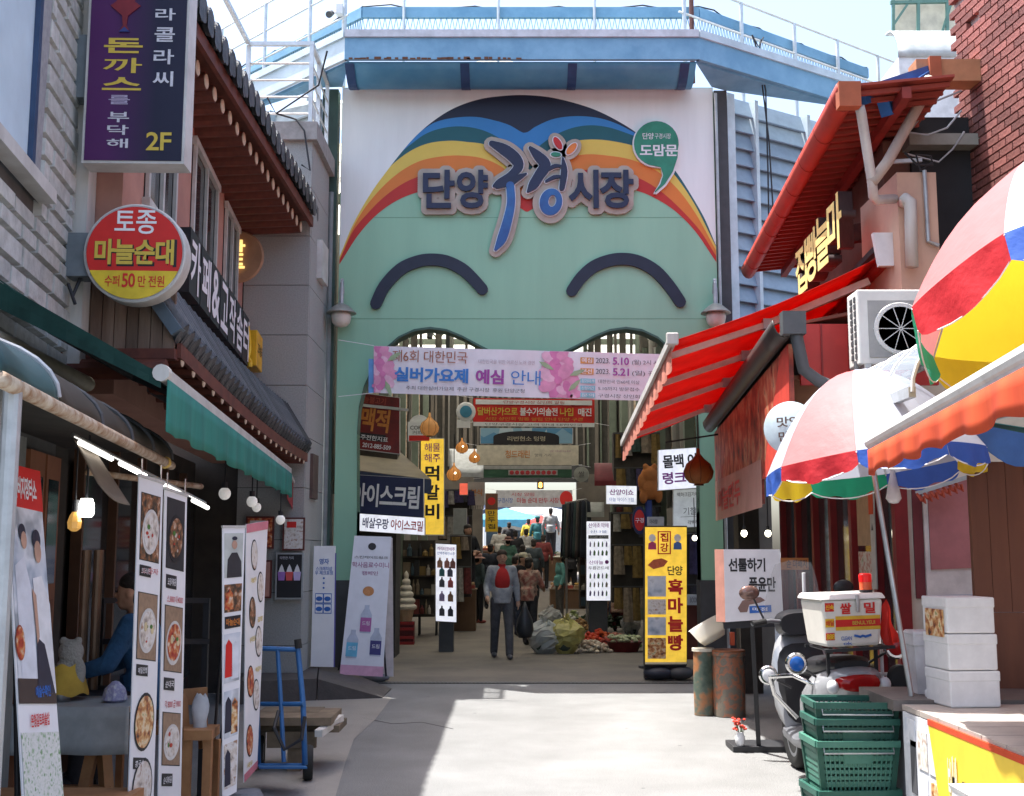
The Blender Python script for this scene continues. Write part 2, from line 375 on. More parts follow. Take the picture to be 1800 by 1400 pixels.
BND = [two(HALF[0], (852,586), HALF[1]),
 two([(290,690),(350,640),(420,590),(500,563),(580,557),(660,570),(730,600),(800,650)], (852,697), [(910,650),(980,600),(1060,565),(1140,552),(1220,560),(1300,585),(1370,615),(1470,690)]),
 two([(160,872),(240,760),(330,680),(420,635),(520,620),(600,625),(690,640),(770,695)], (855,772), [(930,700),(1020,640),(1100,618),(1180,615),(1260,625),(1340,645),(1430,690),(1510,765),(1600,895),(1688,1068)]),
 two([(52,1118),(110,985),(180,880),(280,778),(380,715),(480,690),(580,685),(680,700),(770,745)], (860,832), [(950,765),(1040,700),(1120,680),(1220,685),(1330,705),(1440,755),(1530,835),(1610,945),(1690,1090)]),
 two([(50,1128),(100,1020),(160,945),(240,865),(330,803),(420,768),(520,752),(640,757),(750,795)], (865,872), [(980,800),(1080,757),(1180,745),(1280,760),(1380,795),(1470,855),(1560,940),(1630,1020),(1690,1115)]),
 two([(50,1150),(120,1040),(200,950),(290,885),(390,845),(500,830),(620,832),(750,862)], (865,934), [(990,866),(1120,825),(1240,822),(1360,843),(1450,884),(1530,940),(1610,1024),(1690,1142)])]
def bev(i, x):
    if i < 0: return ev(OUT, x)
    L, R, dx = BND[i]; z = ev(L if x <= dx else R, x)
    return min(z, bev(i-1, x))
NX = 170; xs = [GX0+.006+(GX1-GX0-.012)*i/NX for i in range(NX+1)]
def strip(lo, hi, m, name):
    mb = MB()
    for a, b in zip(xs, xs[1:]):
        q = [(a, hi(a)), (b, hi(b)), (b, lo(b)), (a, lo(a))]
        if q[0][1]-q[3][1] < 1e-4 and q[1][1]-q[2][1] < 1e-4: continue
        mb.poly(*[(x, YG-.004, z) for x, z in reversed(q)])
    return mb.build(name, m, gate)
strip(lambda x: bev(-1, x), lambda x: GZ-.01, mat('gate_white', (.76,.8,.78), .5, vs=2.2, col2=(.67,.705,.69), streak=True), 'white_field')
for i, (nm, c) in enumerate([('navy_band', (.014,.02,.045)), ('blue_band', (.035,.21,.5)), ('teal_band', (.012,.1,.12)), ('yellow_band', (.68,.5,.09)), ('orange_band', (.66,.19,.03)), ('red_band', (.48,.025,.018))]):
    strip((lambda x, i=i: bev(i, x)), (lambda x, i=i: bev(i-1, x)), mat(nm, c, .5, var=.05, vs=1.5), nm)
def stroke(pts, d0, d1, name, m, parent, grow=0, tf=gq, nv=(0,-1,0), k=1/2.5/133*1.0):
    """brush stroke: (x, y, width) points in survey pixels -> rounded, tapered extruded outline"""
    P = []
    for j in range(len(pts)-1):
        for t in (0, .25, .5, .75):
            p0 = pts[max(0,j-1)]; p1 = pts[j]; p2 = pts[j+1]; p3 = pts[min(len(pts)-1,j+2)]
            P.append([.5*((2*b)+(c-a)*t+(2*a-5*b+4*c-e)*t*t+(3*b-a-3*c+e)*t**3) for a, b, c, e in zip(p0, p1, p2, p3)])
    P.append(list(pts[-1])); Q = []
    for x, y, w in P: X, Z = tf(x, y); Q.append((X, Z, (max(w, 2)/2+grow)*k))
    L, R = [], []
    def nrm(i):
        a = Q[max(0,i-1)]; b = Q[min(len(Q)-1,i+1)]; dx, dz = b[0]-a[0], b[1]-a[1]; n = math.hypot(dx, dz) or 1; return -dz/n, dx/n
    for i, (X, Z, w) in enumerate(Q):
        nx, nz = nrm(i); L.append((X+nx*w, Z+nz*w)); R.append((X-nx*w, Z-nz*w))
    def cap(i, sgn):
        X, Z, w = Q[i]; nx, nz = nrm(i); a0 = math.atan2(nz, nx); return [(X+w*math.cos(a0-sgn*t*math.pi/6), Z+w*math.sin(a0-sgn*t*math.pi/6)) for t in range(1, 6)]
    mb = MB(); N = len(L)
    # quads along the stroke avoid concave caps
    for i in range(N-1):
        mb.hexa([(L[i][0],YG-d1,L[i][1]),(R[i][0],YG-d1,R[i][1]),(R[i+1][0],YG-d1,R[i+1][1]),(L[i+1][0],YG-d1,L[i+1][1])],
                [(L[i][0],YG-d0,L[i][1]),(R[i][0],YG-d0,R[i][1]),(R[i+1][0],YG-d0,R[i+1][1]),(L[i+1][0],YG-d0,L[i+1][1])])
    for i, sg in ((0, -1), (N-1, 1)):
        c = cap(i, sg); pl = [L[i]]+c+[R[i]]
        mb.prism(pl, (0, YG, 0), (1,0,0), (0,0,1), d0, d1)
    return mb.build(name, m, parent)
K = 1/2.5/131
stroke([(203,1338,50),(240,1262,52),(310,1188,54),(380,1155,54),(440,1145,54),(510,1152,54),(580,1185,54),(630,1230,52),(670,1275,50)], .001, .05, 'closed_eye', navy, gate, k=K)
stroke([(1062,1282,50),(1105,1222,52),(1160,1175,54),(1230,1148,54),(1295,1142,54),(1360,1155,54),(1430,1195,54),(1490,1260,52),(1538,1330,50)], .001, .05, 'closed_eye', navy, gate, k=K)
# raised name lettering
sign = thing('gate_name_sign', 'raised navy and blue Korean lettering on a beige outline in the middle of the gate', 'sign', (GC, YG-.05, 5.4))
beige = mat('sign_beige', (.42,.36,.30), .6, var=.1, vs=3)
inkb = mat('sign_ink', (.016,.022,.06), .45)
inkc = mat('sign_blue', (.02,.05,.2), .4, vs=2, col2=(.03,.15,.38))
def ctext(body, x0, y0, x1, y1, m, d, bold, ext, nm='lettering', gr=0):
    a = gq(x0-gr, y1+gr); b = gq(x1+gr, y0-gr)
    return text(sign, body, m, ((a[0]+b[0])/2, YG, (a[1]+b[1])/2), (1,0,0), (0,0,1), b[0]-a[0], b[1]-a[1], bold, d, ext, nm)
for ch, x0, x1 in (('단',410,550),('양',558,695),('시',1048,1178),('장',1185,1330)):
    ctext(ch, x0, 758, x1, 925, inkb, .075, .03, .035)
    me_, tw_, th_ = text_mesh(ch, .03, 0); a_ = gq(x0, 925); b_2 = gq(x1, 758); cnt = {}
    for p_ in me_.polygons:
        for e_ in p_.edge_keys: cnt[e_] = cnt.get(e_, 0)+1
    mb = MB(); c0_ = ((a_[0]+b_2[0])/2, (a_[1]+b_2[1])/2); sx_, sz_ = (b_2[0]-a_[0])/tw_, (b_2[1]-a_[1])/th_; RB = 25*K
    for (i_, j_), n_ in cnt.items():
        if n_ != 1: continue
        P_, Q_ = me_.vertices[i_].co, me_.vertices[j_].co; P_ = V((c0_[0]+P_.x*sx_, 0, c0_[1]+P_.y*sz_)); Q_ = V((c0_[0]+Q_.x*sx_, 0, c0_[1]+Q_.y*sz_)); k_ = max(1, int((Q_-P_).length/.03))
        for t_ in range(k_):
            w_ = P_.lerp(Q_, t_/k_); mb.prism([(w_.x+RB*math.cos(q*math.pi/7), w_.z+RB*math.sin(q*math.pi/7)) for q in range(14)], (0,YG,0), (1,0,0), (0,0,1), .006+random.uniform(0,.003), .058+random.uniform(0,.006))
    mb.build('backing_plate', beige, sign); continue
    cxm, w = (x0+x1)/2, (x1-x0)/2+20
    mb = MB(); pl = []
    for a, b, q in ((x1+2,742,0),(x0-2,742,1),(x0+6,935,2),(x1-6,935,3)):
        for t in range(5): an = math.pi/2*q+math.pi/2*t/4; pl.append(gq(a+22*math.cos(an), b-18*math.sin(an)))
    mb.prism(pl, (0,YG,0), (1,0,0), (0,0,1), .006+(.004 if ch in '양시' else 0), .06+(.004 if ch in '양시' else 0)).build('backing_plate', beige, sign)
BR = [('구',[(712,642,26),(765,668,50),(812,705,52),(828,742,44),(795,780,32),(745,812,30),(722,828,14)]),('구',[(735,832,18),(790,808,40),(830,790,26),(862,774,8)]),('구',[(792,826,36),(796,900,36),(780,980,40),(755,1060,40),(728,1106,12)]),
      ('경',[(880,662,16),(912,695,42),(945,735,50),(920,780,46),(892,825,42),(870,852,12)]),('경',[(1022,706,8),(1028,765,30),(1018,838,24)]),('경',[(955,760,12),(985,742,18),(1018,742,10)]),('경',[(950,808,12),(985,790,18),(1016,788,10)])]
whitel = mat('sign_white_line', (.75,.76,.8), .5)
for i, (n_, st) in enumerate(BR):
    stroke(st, .014+.002*i, .052+.002*i, 'backing_plate', beige, sign, grow=24, k=K)
    stroke(st, .07+.001*i, .078+.001*i, 'outline', whitel, sign, grow=4, k=K)
    stroke(st, .079+.001*i, .105+.002*i, 'brush_stroke', inkb if i not in (2,) else inkc, sign, k=K)
def ringpl(cx_, cy_, rx, ry, n=28, rot=0):
    o = []
    for i in range(n):
        a = 2*math.pi*i/n; x, y = rx*math.cos(a), ry*math.sin(a); o.append(gq(cx_+x*math.cos(rot)-y*math.sin(rot), cy_+x*math.sin(rot)+y*math.cos(rot)))
    return o
MB().prism(ringpl(968,900,78,88), (0,YG,0),(1,0,0),(0,0,1), .03,.066).build('backing_plate', beige, sign)
def oring(rx, ry, ix, iy, d0, d1, m, nm):
    A, B = ringpl(970,898,rx,ry,rot=.2), ringpl(976,894,ix,iy,rot=.2); mb = MB(); n = len(A)
    for i in range(n):
        j = (i+1)%n
        mb.hexa([(A[i][0],YG-d1,A[i][1]),(A[j][0],YG-d1,A[j][1]),(B[j][0],YG-d1,B[j][1]),(B[i][0],YG-d1,B[i][1])],[(A[i][0],YG-d0,A[i][1]),(A[j][0],YG-d0,A[j][1]),(B[j][0],YG-d0,B[j][1]),(B[i][0],YG-d0,B[i][1])])
    mb.build(nm, m, sign)
oring(53,63,14,22,.072,.084,whitel,'outline'); oring(49,59,17,26,.085,.11,inkc,'brush_ring')
for x, y, rx, ry, ro, c in ((1000,640,14,30,-.55,(.5,.02,.02)),(1060,664,14,30,.75,(.68,.2,.04)),(992,690,22,10,.05,(.03,.22,.13))):
    MB().prism(ringpl(x,y,rx+22,ry+22,18,ro), (0,YG,0),(1,0,0),(0,0,1), .04,.064).build('backing_plate', beige, sign)
    MB().prism(ringpl(x,y,rx+5,ry+5,18,ro), (0,YG,0),(1,0,0),(0,0,1), .07,.082).build('outline', whitel, sign)
    MB().prism(ringpl(x,y,rx,ry,18,ro), (0,YG,0),(1,0,0),(0,0,1), .083,.1).build('petal', mat('petal_%d' % x, c, .5), sign)
# green comma sign
cs = thing('comma_sign', 'green comma shaped sign with white rim and white lettering on the gate', 'sign', (*[gq(1432,640)[0]], YG-.03, gq(1432,640)[1]))
def comma(g):
    o = []
    for i in range(26):
        a = math.radians(15-i*(290/25)); o.append((1432+(98+g)*math.cos(a), 638+(98+g)*math.sin(a)))
    # sweep: start right-lower, over the top, to lower-left, then the tail
    tail = [(1420,735+g),(1452,742+g*.4),(1462-g*.5,775),(1450-g,815),(1425-g,848+g*1.3),(1428+g,852+g),(1470+g,815+g),(1505+g,760+g),(1525+g,700)]
    return [gq(*p) for p in o]+[gq(*p) for p in tail]
MB().prism(comma(6), (0,YG,0),(1,0,0),(0,0,1), .006,.05).build('rim', white, cs)
MB().prism(comma(0), (0,YG,0),(1,0,0),(0,0,1), .051,.06).build('face', mat('comma_green', (.03,.23,.14), .5), cs)
def gtext(par, body, x0, y0, x1, y1, m, d, bold=.02, Y=None):
    a = gq(x0, y1); b = gq(x1, y0); return text(par, body, m, ((a[0]+b[0])/2, YG, (a[1]+b[1])/2), (1,0,0), (0,0,1), b[0]-a[0], b[1]-a[1], bold, d)
gtext(cs, '도맘문', 1360, 642, 1525, 694, white, .064, .025)
gtext(cs, '단양', 1372, 592, 1420, 620, white, .064, .01); gtext(cs, '구경시장', 1425, 594, 1495, 618, white, .064, .0)
# ---------------------------------------------------------------- canopy over the gate and the arcade behind
can = thing('gate_canopy', 'weathered blue sheet metal canopy along the top of the gate', 'canopy', (GC, 15, 8))
ZB, ZT = 8.06, 8.36
A = [V((-3.78,16.1,0)), V((-2.2,14.6,0)), V((2.46,14.6,0)), V((4.95,16.2,0))]
for i, (p, q) in enumerate(zip(A, A[1:])):
    up = V((0,0,1)); n = (q-p).cross(up).normalized(); n = n if n.y < 0 else -n
    MB().hexa([p+up*ZB, q+up*ZB, q-n*.06+up*ZB, p-n*.06+up*ZB], [p+up*ZT, q+up*ZT, q-n*.06+up*ZT, p-n*.06+up*ZT]).build('fascia', bluep if i else paleb, can)  # left run coloured paler to carry the sunlight on it
    MB().hexa([p+n*.03+up*ZT, q+n*.03+up*ZT, q-n*.35+up*ZT, p-n*.35+up*ZT], [p+n*.03+up*(ZT+.1), q+n*.03+up*(ZT+.1), q-n*.35+up*(ZT+.1), p-n*.35+up*(ZT+.1)]).build('cap', paleb if i != 1 else mat('cap_grey', (.52,.55,.6), .5), can)
# curved soffit of the middle run, with dark straps
def soff(u, v): 
    x = -2.17+4.6*u; a = v*math.pi/2
    return (x, 14.67+.73*v, 8.05-.16*math.sin(v*math.pi)-.04*v)
MB().sheet(soff, 12, 8).build('soffit', bluem, can, smooth=True, solid=.02)
for px in (618, 818, 1005, 1200):
    u = (at(px, 125, 14.9).x+2.17)/4.6
    MB().sheet(lambda a, b: V(soff(u+.026*(a-.5), b))+V((0,0,-.016)), 1, 8).build('strap', blued, can, solid=.008)
MB().hexa([(2.43,14.68,8.04),(2.75,15.38,8.0),(2.95,15.5,8.0),(4.9,16.25,8.04)], [(2.43,14.68,8.09),(2.75,15.38,8.09),(2.95,15.5,8.09),(4.9,16.25,8.09)]).build('soffit', bluep, can)
MB().hexa([(-3.75,16.2,8.0),(-2.6,15.4,8.0),(-2.34,15.38,8.0),(-2.15,14.68,8.04)], [(-3.75,16.2,8.08),(-2.6,15.4,8.08),(-2.34,15.38,8.08),(-2.15,14.68,8.08)]).build('soffit', bluep, can)
for i in range(26):      # rusted lower lip
    x = -2.15+i*.088+random.uniform(-.03,.03); MB().box(x, x+random.uniform(.03,.09), 14.592, 14.6, ZB-.004, ZB+random.uniform(.015,.035)).build('rust_patch', mat('rust', (.13,.06,.035), .9), can)
# rooftop rail with netting
net_blue = mat('net_blue', (.1,.3,.42), .6); railm = mat('rail_metal', (.6,.62,.62), .4, metal=.6)
def lattice(mb, p, q, z0, z1, n):
    for i in range(n):
        for s in (0, 1):
            a = p.lerp(q, (i+s)/n); b = p.lerp(q, (i+1-s)/n); mb.bar(a+V((0,0,z0)), b+V((0,0,z1)), .008)
rail = thing('roof_railing', 'blue edge rail with diamond netting on top of the gate canopy', 'railing', (GC, 16, 8.5))
B = [V((-4.6,18.6,0)), V((-2.2,16.3,0)), V((2.75,16.3,0)), V((5.9,18.5,0))]
for i, (p, q) in enumerate(zip(B, B[1:])):
    MB().bar(p+V((0,0,9.52)), q+V((0,0,9.52)), .06, .16).build('top_rail', bluep, rail); mb = MB(); lattice(mb, p, q, 9.0, 9.45, 60); mb.build('netting', net_blue, rail)
    MB().bar(p+V((0,0,8.96)), q+V((0,0,8.96)), .05).build('bottom_rail', net_blue, rail)
    cab = [p.lerp(q, t/12)+V((0,0,9.62+.05*math.sin(t*2.1)-.04*math.sin(t*math.pi/12))) for t in range(13)]
    MB().tube(cab, .012, 6).build('cable', black, rail)
for px in (711, 876, 1044): p = at(px, 58, 16.35); MB().cyl((p.x,16.22,8.4), (p.x,16.22,10.6), .022, n=8).build('post', railm, rail)
p = at(1216, 50, 16.2); MB().cyl((p.x,16.2,8.4), (p.x,16.2,10.6), .035, n=8).build('post', mat('rust_dark', (.12,.05,.045), .8), rail)
p = at(605, 50, 16.1); MB().cyl((p.x,16.1,8.3), (p.x,16.1,10.6), .035, n=8).build('post', railm, rail)
def fence_rail(name, label, pts, posts, zs, z0):
    t = thing(name, label, 'railing', (*pts[0][:2], z0))
    for z in zs:
        for p, q in zip(pts, pts[1:]): MB().cyl(V(p)+V((0,0,z)), V(q)+V((0,0,z)), .02 if z == zs[-1] else .009, n=6).build('rail', railm, t)
    for x, y in posts: MB().cyl((x,y,z0), (x,y,z0+(zs[-1] if zs else 1)), .026, n=6).build('post', railm, t)
    return t
# right-hand roof rail: rails fall away to the back
pr = [at(1190,-60,16), at(1320,20,16.8), at(1420,60,17.6), at(1512,38,18.3), at(1595,75,19)]
t = thing('walkway_railing', 'thin white railing above the slatted blue-grey side wall', 'railing', (3.3,16.5,8.4))
P0, P1 = V((2.4,15.9,0)), V((6.6,18.9,0))
for z in (8.9, 9.35, 9.85): MB().cyl(P0+V((0,0,z)), P1+V((0,0,z)), .018, n=6).build('rail', railm, t)
for u in (.02, .25, .48, .68, .88): p = P0.lerp(P1, u); MB().cyl(p+V((0,0,8.2)), p+V((0,0,9.85)), .03, n=6).build('post', railm, t)
t = thing('walkway_railing', 'thin white railing above the pale blue roof edge behind the stone pier', 'railing', (-3.3,16.5,8.4))
P0, P1 = V((-2.35,15.9,0)), V((-5.4,18.9,0))
for z in (9.3, 9.75, 10.2): MB().cyl(P0+V((0,0,z)), P1+V((0,0,z)), .014, n=6).build('rail', railm, t)
for u in (.22, .5, .8): p = P0.lerp(P1, u); MB().cyl(p+V((0,0,8.2)), p+V((0,0,10.2)), .028, n=6).build('post', railm, t)
# cctv on the corner post
t = thing('security_camera', 'small white security camera on the post at the canopy corner', 'camera', at(597,20,16))
MB().obox(at(597,18,16), .1, .12, .16).build('body', white, t, bevel=.01); MB().cyl(at(590,22,16), at(580,24,15.9), .02).build('arm', white, t); MB().cyl(at(583,23,15.95), at(578,26,15.85), .04, .05).build('lens_hood', darkgrey, t)
# white peaked tent top beyond the roof
tp = at(870,-8,24); t = thing('peaked_tent', 'white peaked tent top showing above the middle of the gate roof', 'tent', (tp.x,24,8))
c0 = V((tp.x, 24, 8.2)); ap = V((tp.x,24,12.25)); sq = [c0+V((a*3.2,b*2,2.2)) for a, b in ((-1,-1),(1,-1),(1,1),(-1,1))]
mb = MB(); 
for i in range(4):
    a, b = sq[i], sq[(i+1)%4]; mb.poly(a, b, ap)
mb.build('roof_fabric', mat('tent_white', (.8,.8,.8), .7, trans=.3), t)
for q in sq: MB().cyl((q.x,q.y,7.6), q, .05, n=8).build('pole', railm, t)
t = thing('hanging_cables', 'pair of black cables dropping down the slatted wall from the roof rail', 'cable', at(1345,100,15.4))
for pts in (((1322,62),(1332,90),(1340,150),(1352,250),(1362,420)),((1338,70),(1334,95),(1346,160),(1350,300),(1352,430)),((1322,62),(1333,82),(1342,66))): MB().tube([at(x,y_,15.35+.0012*(x-1300)) for x, y_ in pts], .011, 6).build('strand', black, t)
# ---------------------------------------------------------------- slatted side walls left and right of the gate
def louvre(name, label, p, q, z0, z1, n, mull, m):
    t = thing(name, label, 'wall', ((p.x+q.x)/2, (p.y+q.y)/2, z0)); d = (q-p).normalized(); nn = V((d.y, -d.x, 0)); nn = nn if nn.y < 0 else -nn
    L = (q-p).length; Rm = mframe((0,0,0), d, V((0,0,1)), -nn if d.cross(V((0,0,1))).dot(nn) < 0 else nn)
    h = (z1-z0)/n
    for i in range(n):
        z = z0+i*h
        a, b = p+V((0,0,z)), q+V((0,0,z))
        MB().hexa([a+nn*.07, b+nn*.07, b+nn*.055, a+nn*.055], [a+V((0,0,h*1.02))-nn*.01, b+V((0,0,h*1.02))-nn*.01, b+V((0,0,h*1.02))-nn*.025, a+V((0,0,h*1.02))-nn*.025]).build('slat', m, t)
        MB().hexa([a+nn*.075+V((0,0,-.012)), b+nn*.075+V((0,0,-.012)), b+nn*.03+V((0,0,-.012)), a+nn*.03+V((0,0,-.012))], [a+nn*.075, b+nn*.075, b+nn*.03, a+nn*.03]).build('slat_lip', m, t)
    for u, w in mull:
        c = p+d*(L*u); MB().hexa([c-d*w+nn*.12+V((0,0,z0)), c+d*w+nn*.12+V((0,0,z0)), c+d*w-nn*.05+V((0,0,z0)), c-d*w-nn*.05+V((0,0,z0))], [c-d*w+nn*.12+V((0,0,z1)), c+d*w+nn*.12+V((0,0,z1)), c+d*w-nn*.05+V((0,0,z1)), c-d*w-nn*.05+V((0,0,z1))]).build('mullion', paleb, t)
    MB().hexa([p-nn*.06+V((0,0,z0)), q-nn*.06+V((0,0,z0)), q-nn*.1+V((0,0,z0)), p-nn*.1+V((0,0,z0))], [p-nn*.06+V((0,0,z1)), q-nn*.06+V((0,0,z1)), q-nn*.1+V((0,0,z1)), p-nn*.1+V((0,0,z1))]).build('backing', darkgrey, t)
    return t
louvre('slatted_wall', 'blue-grey slatted metal wall to the right of the gate', V((3.0,15.75,0)), V((5.6,17.4,0)), 4.6, 8.02, 14, ((0.0,.07),(.16,.03),(.5,.03),(.85,.03)), blueg)
louvre('slatted_wall', 'pale slatted metal wall to the left of the gate behind the stone pier', V((-4.6,17.3,0)), V((-2.75,15.75,0)), 4.6, 8.0, 14, ((.62,.03),(.25,.03)), mat('pale_slat', (.55,.6,.62), .5))
t = thing('steel_column', 'dark green steel column with pipe beside the left edge of the gate', 'column', (-2.52,15.5,0))
MB().box(-2.62,-2.4,15.45,15.65,0,8.0).build('shaft', mat('column_green', (.05,.09,.075), .6, vs=4), t); MB().cyl((-2.68,15.35,4.7), (-2.68,15.35,7.75), .07).build('pipe', mat('grey_pipe', (.3,.32,.35), .5, streak=True, vs=5), t)
MB().cyl((-2.46,15.38,0), (-2.46,15.38,6.5), .035).build('drain_pipe', mat('drain_grey', (.2,.22,.22), .5), t)
t = thing('steel_column', 'dark steel column with cables beside the right edge of the gate', 'column', (2.9,15.5,0))
MB().box(2.8,2.98,15.5,15.7,0,8.0).build('shaft', darkgrey, t); MB().cyl((2.8,15.36,0), (2.8,15.36,7.9), .02, n=6).build('pipe', galv, t)
# bell lamps
def bell_lamp(p, label):
    t = thing('gate_lamp', label, 'lamp', p); x, y, z = p
    MB().tube([(x,y+.12,z+.25),(x,y+.02,z+.42),(x,y,z+.36),(x,y,z+.1)], .022, 8).build('bracket', galv, t)
    MB().cyl((x,y,z-.05),(x,y,z+.3),.03,n=8).build('stem', galv, t)
    MB().lathe([(.05,.08),(.1,.05),(.19,-.03),(.2,-.05),(.12,-.045)], 24, p).build('shade', mat('lamp_metal', (.3,.3,.27), .5, metal=.3), t, smooth=True)
    MB().lathe([(.13,-.05),(.135,-.1),(.12,-.17),(.08,-.22),(.0,-.24)], 20, p).build('globe', lampglass, t, smooth=True)
bell_lamp(at(600,545,15.2), 'grey bell shaped lamp on the left edge of the gate')
bell_lamp(at(1258,545,15.2), 'grey bell shaped lamp on the right edge of the gate')
# ---------------------------------------------------------------- covered market arcade behind the gate
arc = thing('market_arcade', 'dim covered market arcade with steel posts and roof behind the gate', 'arcade', (.2,27,0))
poly = mat('roof_sheet', (.66,.62,.52), .6, trans=.75, vs=1)
acol = mat('arcade_post', (.14,.17,.13), .6, vs=3); aw = mat('arcade_wall', (.2,.175,.145), .8, vs=1.5, col2=(.13,.115,.1)); aw2 = mat('arcade_grey', (.24,.225,.2), .7, vs=2, col2=(.2,.19,.17))
for y in range(16, 39, 3):
    for s, x0 in ((-1, -3.3), (1, 2.9 if y == 16 else 3.7)):
        MB().sheet(lambda u, v: (x0+(.22-x0)*u, y-.25+3.02*v, 7.0+.85*math.sin(u*math.pi/2)), 5, 1).build('roof_panel', poly, arc)
MB().box(.1,.34,15.7,40,7.8,7.92).build('ridge_sun_stop', acol, arc); MB().box(-2.33,2.76,15.68,15.74,7.0,7.98).build('front_sun_stop', aw, arc)  # unseen ridge strip and front board, added to stop sun leaking in
for y in range(17, 38, 4):
    for x in (-2.75, 3.2): MB().box(x-.09, x+.09, y-.09, y+.09, gz(y)-.2, 7.1).build('post', acol, arc)
    MB().bar((-2.8,y,6.9), (3.25,y,6.9), .08, .14).build('tie_beam', acol, arc)
    for i in range(8):
        a = -2.6+i*.73; MB().bar((a,y,6.95), (a+.365,y,7.4), .04).build('truss_web', acol, arc); MB().bar((a+.365,y,7.4), (a+.73,y,6.95), .04).build('truss_web', acol, arc)
for x, lab in ((-3.05, 'long building wall with pipes along the left side of the arcade'), (3.5, 'long building wall with pipes along the right side of the arcade')):
    s = 1 if x > 0 else -1
    t = thing('market_building', lab, 'building', (x,27,0))
    MB().box(min(x,x+s*.2), max(x,x+s*.2), 16.7 if s > 0 else 15.7, 38, -.1, 7.2).build('wall', aw, t)
    for i in range(26):
        y = 16.3+i*.82+random.uniform(-.2,.2); r = random.choice((.04,.05,.07,.1)); MB().cyl((x-s*(r+.02),y,2.6+gz(y)), (x-s*(r+.02),y,7.0), r, n=10).build('pipe', random.choice((aw2, aw2, acol, rust)), t)
    for i in range(7):
        y = 17.5+i*2.8; MB().box(min(x-s*.012,x), max(x-s*.012,x), y, y+1.3, 4.3, 5.6).build('window', glass, t); MB().box(min(x-s*.03,x), max(x-s*.03,x), y-.06, y+1.36, 4.2, 4.3).build('sill', aw2, t)
t = thing('pipe_screen', 'screen of upright grey pipes and strips hanging under the arcade roof behind the arches', 'pipes', (.2,19.5,4.9)); random.seed(21)
for i in range(46):
    x = -2.85+i*.132+random.uniform(-.04,.04); r = random.choice((.025,.035,.05)); z0_ = random.uniform(4.6,5.2)
    if i % 3: MB().cyl((x,19.5+random.uniform(-.3,.3),z0_), (x,19.5,6.95), r, n=8).build('pipe', random.choice((aw2, aw, acol, aw, darkgrey, aw)), t)
    else: MB().box(x-.05,x+.06,19.75,19.8,z0_+.2,6.95).build('strip', random.choice((aw, aw2, darkgrey)), t)
MB().bar((-2.9,19.6,6.0), (3.3,19.6,6.0), .06).build('carrier', acol, t); MB().bar((-2.9,19.6,6.9), (3.3,19.6,6.9), .08).build('carrier', acol, t)
t = thing('arcade_end_wall', 'high dark end wall with vertical pipes above the far market opening', 'wall', (.2,38,4))
MB().box(-3.2, 3.6, 38.0, 38.3, 4.15, 8.2).build('wall', mat('end_wall', (.08,.075,.065), .8), t)
for i in range(30):
    x = -2.9+i*.215+random.uniform(-.06,.06); MB().box(x, x+random.choice((.05,.07,.11)), 37.85, 37.98, 4.4, 8.1).build('cladding_strip', random.choice((aw2, aw, acol, aw)), t)
MB().box(-3.2,-.95,38,38.3,1,4.15).build('side_wall', aw, t); MB().box(2.1,3.6,38,38.3,1,4.15).build('side_wall', aw, t)
# ================================================================ LEFT SIDE OF THE STREET
def grad_mat(key, c1, c2, axis, lo, hi, rough=.35):
    if key in MATS: return MATS[key]
    m = mat(key, c1, rough); n = m.node_tree.nodes; l = m.node_tree.links; b = n['Principled BSDF']
    tc = n.new('ShaderNodeTexCoord'); sx = n.new('ShaderNodeSeparateXYZ'); mr = n.new('ShaderNodeMapRange'); mx = n.new('ShaderNodeMix'); mx.data_type = 'RGBA'
    l.new(tc.outputs['Object'], sx.inputs[0]); l.new(sx.outputs[axis], mr.inputs[0]); mr.inputs[1].default_value = lo; mr.inputs[2].default_value = hi
    l.new(mr.outputs[0], mx.inputs['Factor']); mx.inputs['A'].default_value = tuple(c1)+(1,); mx.inputs['B'].default_value = tuple(c2)+(1,)
    l.new(mx.outputs['Result'], b.inputs['Base Color']); return m
# ---- stone clad building
C0 = V((-2.95,7.6,0)); D = V((.137,-1,0)).normalized(); N = V((1,.137,0)).normalized()
t = thing('stone_building', 'pale cut stone clad building at the left edge', 'building', C0)
def sw(u, z, o=0): return C0+D*u+N*o+V((0,0,z))
MB().hexa([sw(0,0,-.03), sw(3.6,0,-.03), sw(3.6,0,-2.5), sw(0,0,-2.5)], [sw(0,7.5,-.03), sw(3.6,7.5,-.03), sw(3.6,7.5,-2.5), sw(0,7.5,-2.5)]).build('wall', joint, t)
random.seed(3); z = 2.7; row = 0
while z < 6.3:
    h = random.choice((.12,.14,.155)); u = .012+random.choice((-.2,-.1,0))
    while u < 2.0:
        w = random.choice((.32,.42,.55,.7)); e2 = u+w; u = max(u, .012)
        if z+h > 3.72 and e2 > .84: e2 = .84
        if e2-u > .06:
            o = random.uniform(.0,.01); mb = MB(); gpp = .008
            mb.hexa([sw(u+gpp,z+gpp,-.04), sw(e2-gpp,z+gpp,-.04), sw(e2-gpp,z+h-gpp,-.04), sw(u+gpp,z+h-gpp,-.04)],
                    [sw(u+gpp+.012,z+gpp+.012,o+.012), sw(e2-gpp-.012,z+gpp+.012,o+.012), sw(e2-gpp-.012,z+h-gpp-.012,o+.012), sw(u+gpp+.012,z+h-gpp-.012,o+.012)])
            b = mb.build('stone', stone, t)
        u = e2
        if e2 >= .84 and z+h > 3.72: break
    z += h
gs = mat('grey_surround', (.3,.31,.33), .7, vs=20)
w = MB().hexa([sw(.84,3.8,.0), sw(1.02,3.8,.0), sw(1.02,3.8,-.1), sw(.84,3.8,-.1)], [sw(.84,7,.05), sw(1.02,7,.05), sw(1.02,7,-.1), sw(.84,7,-.1)]).build('window_surround', gs, t)
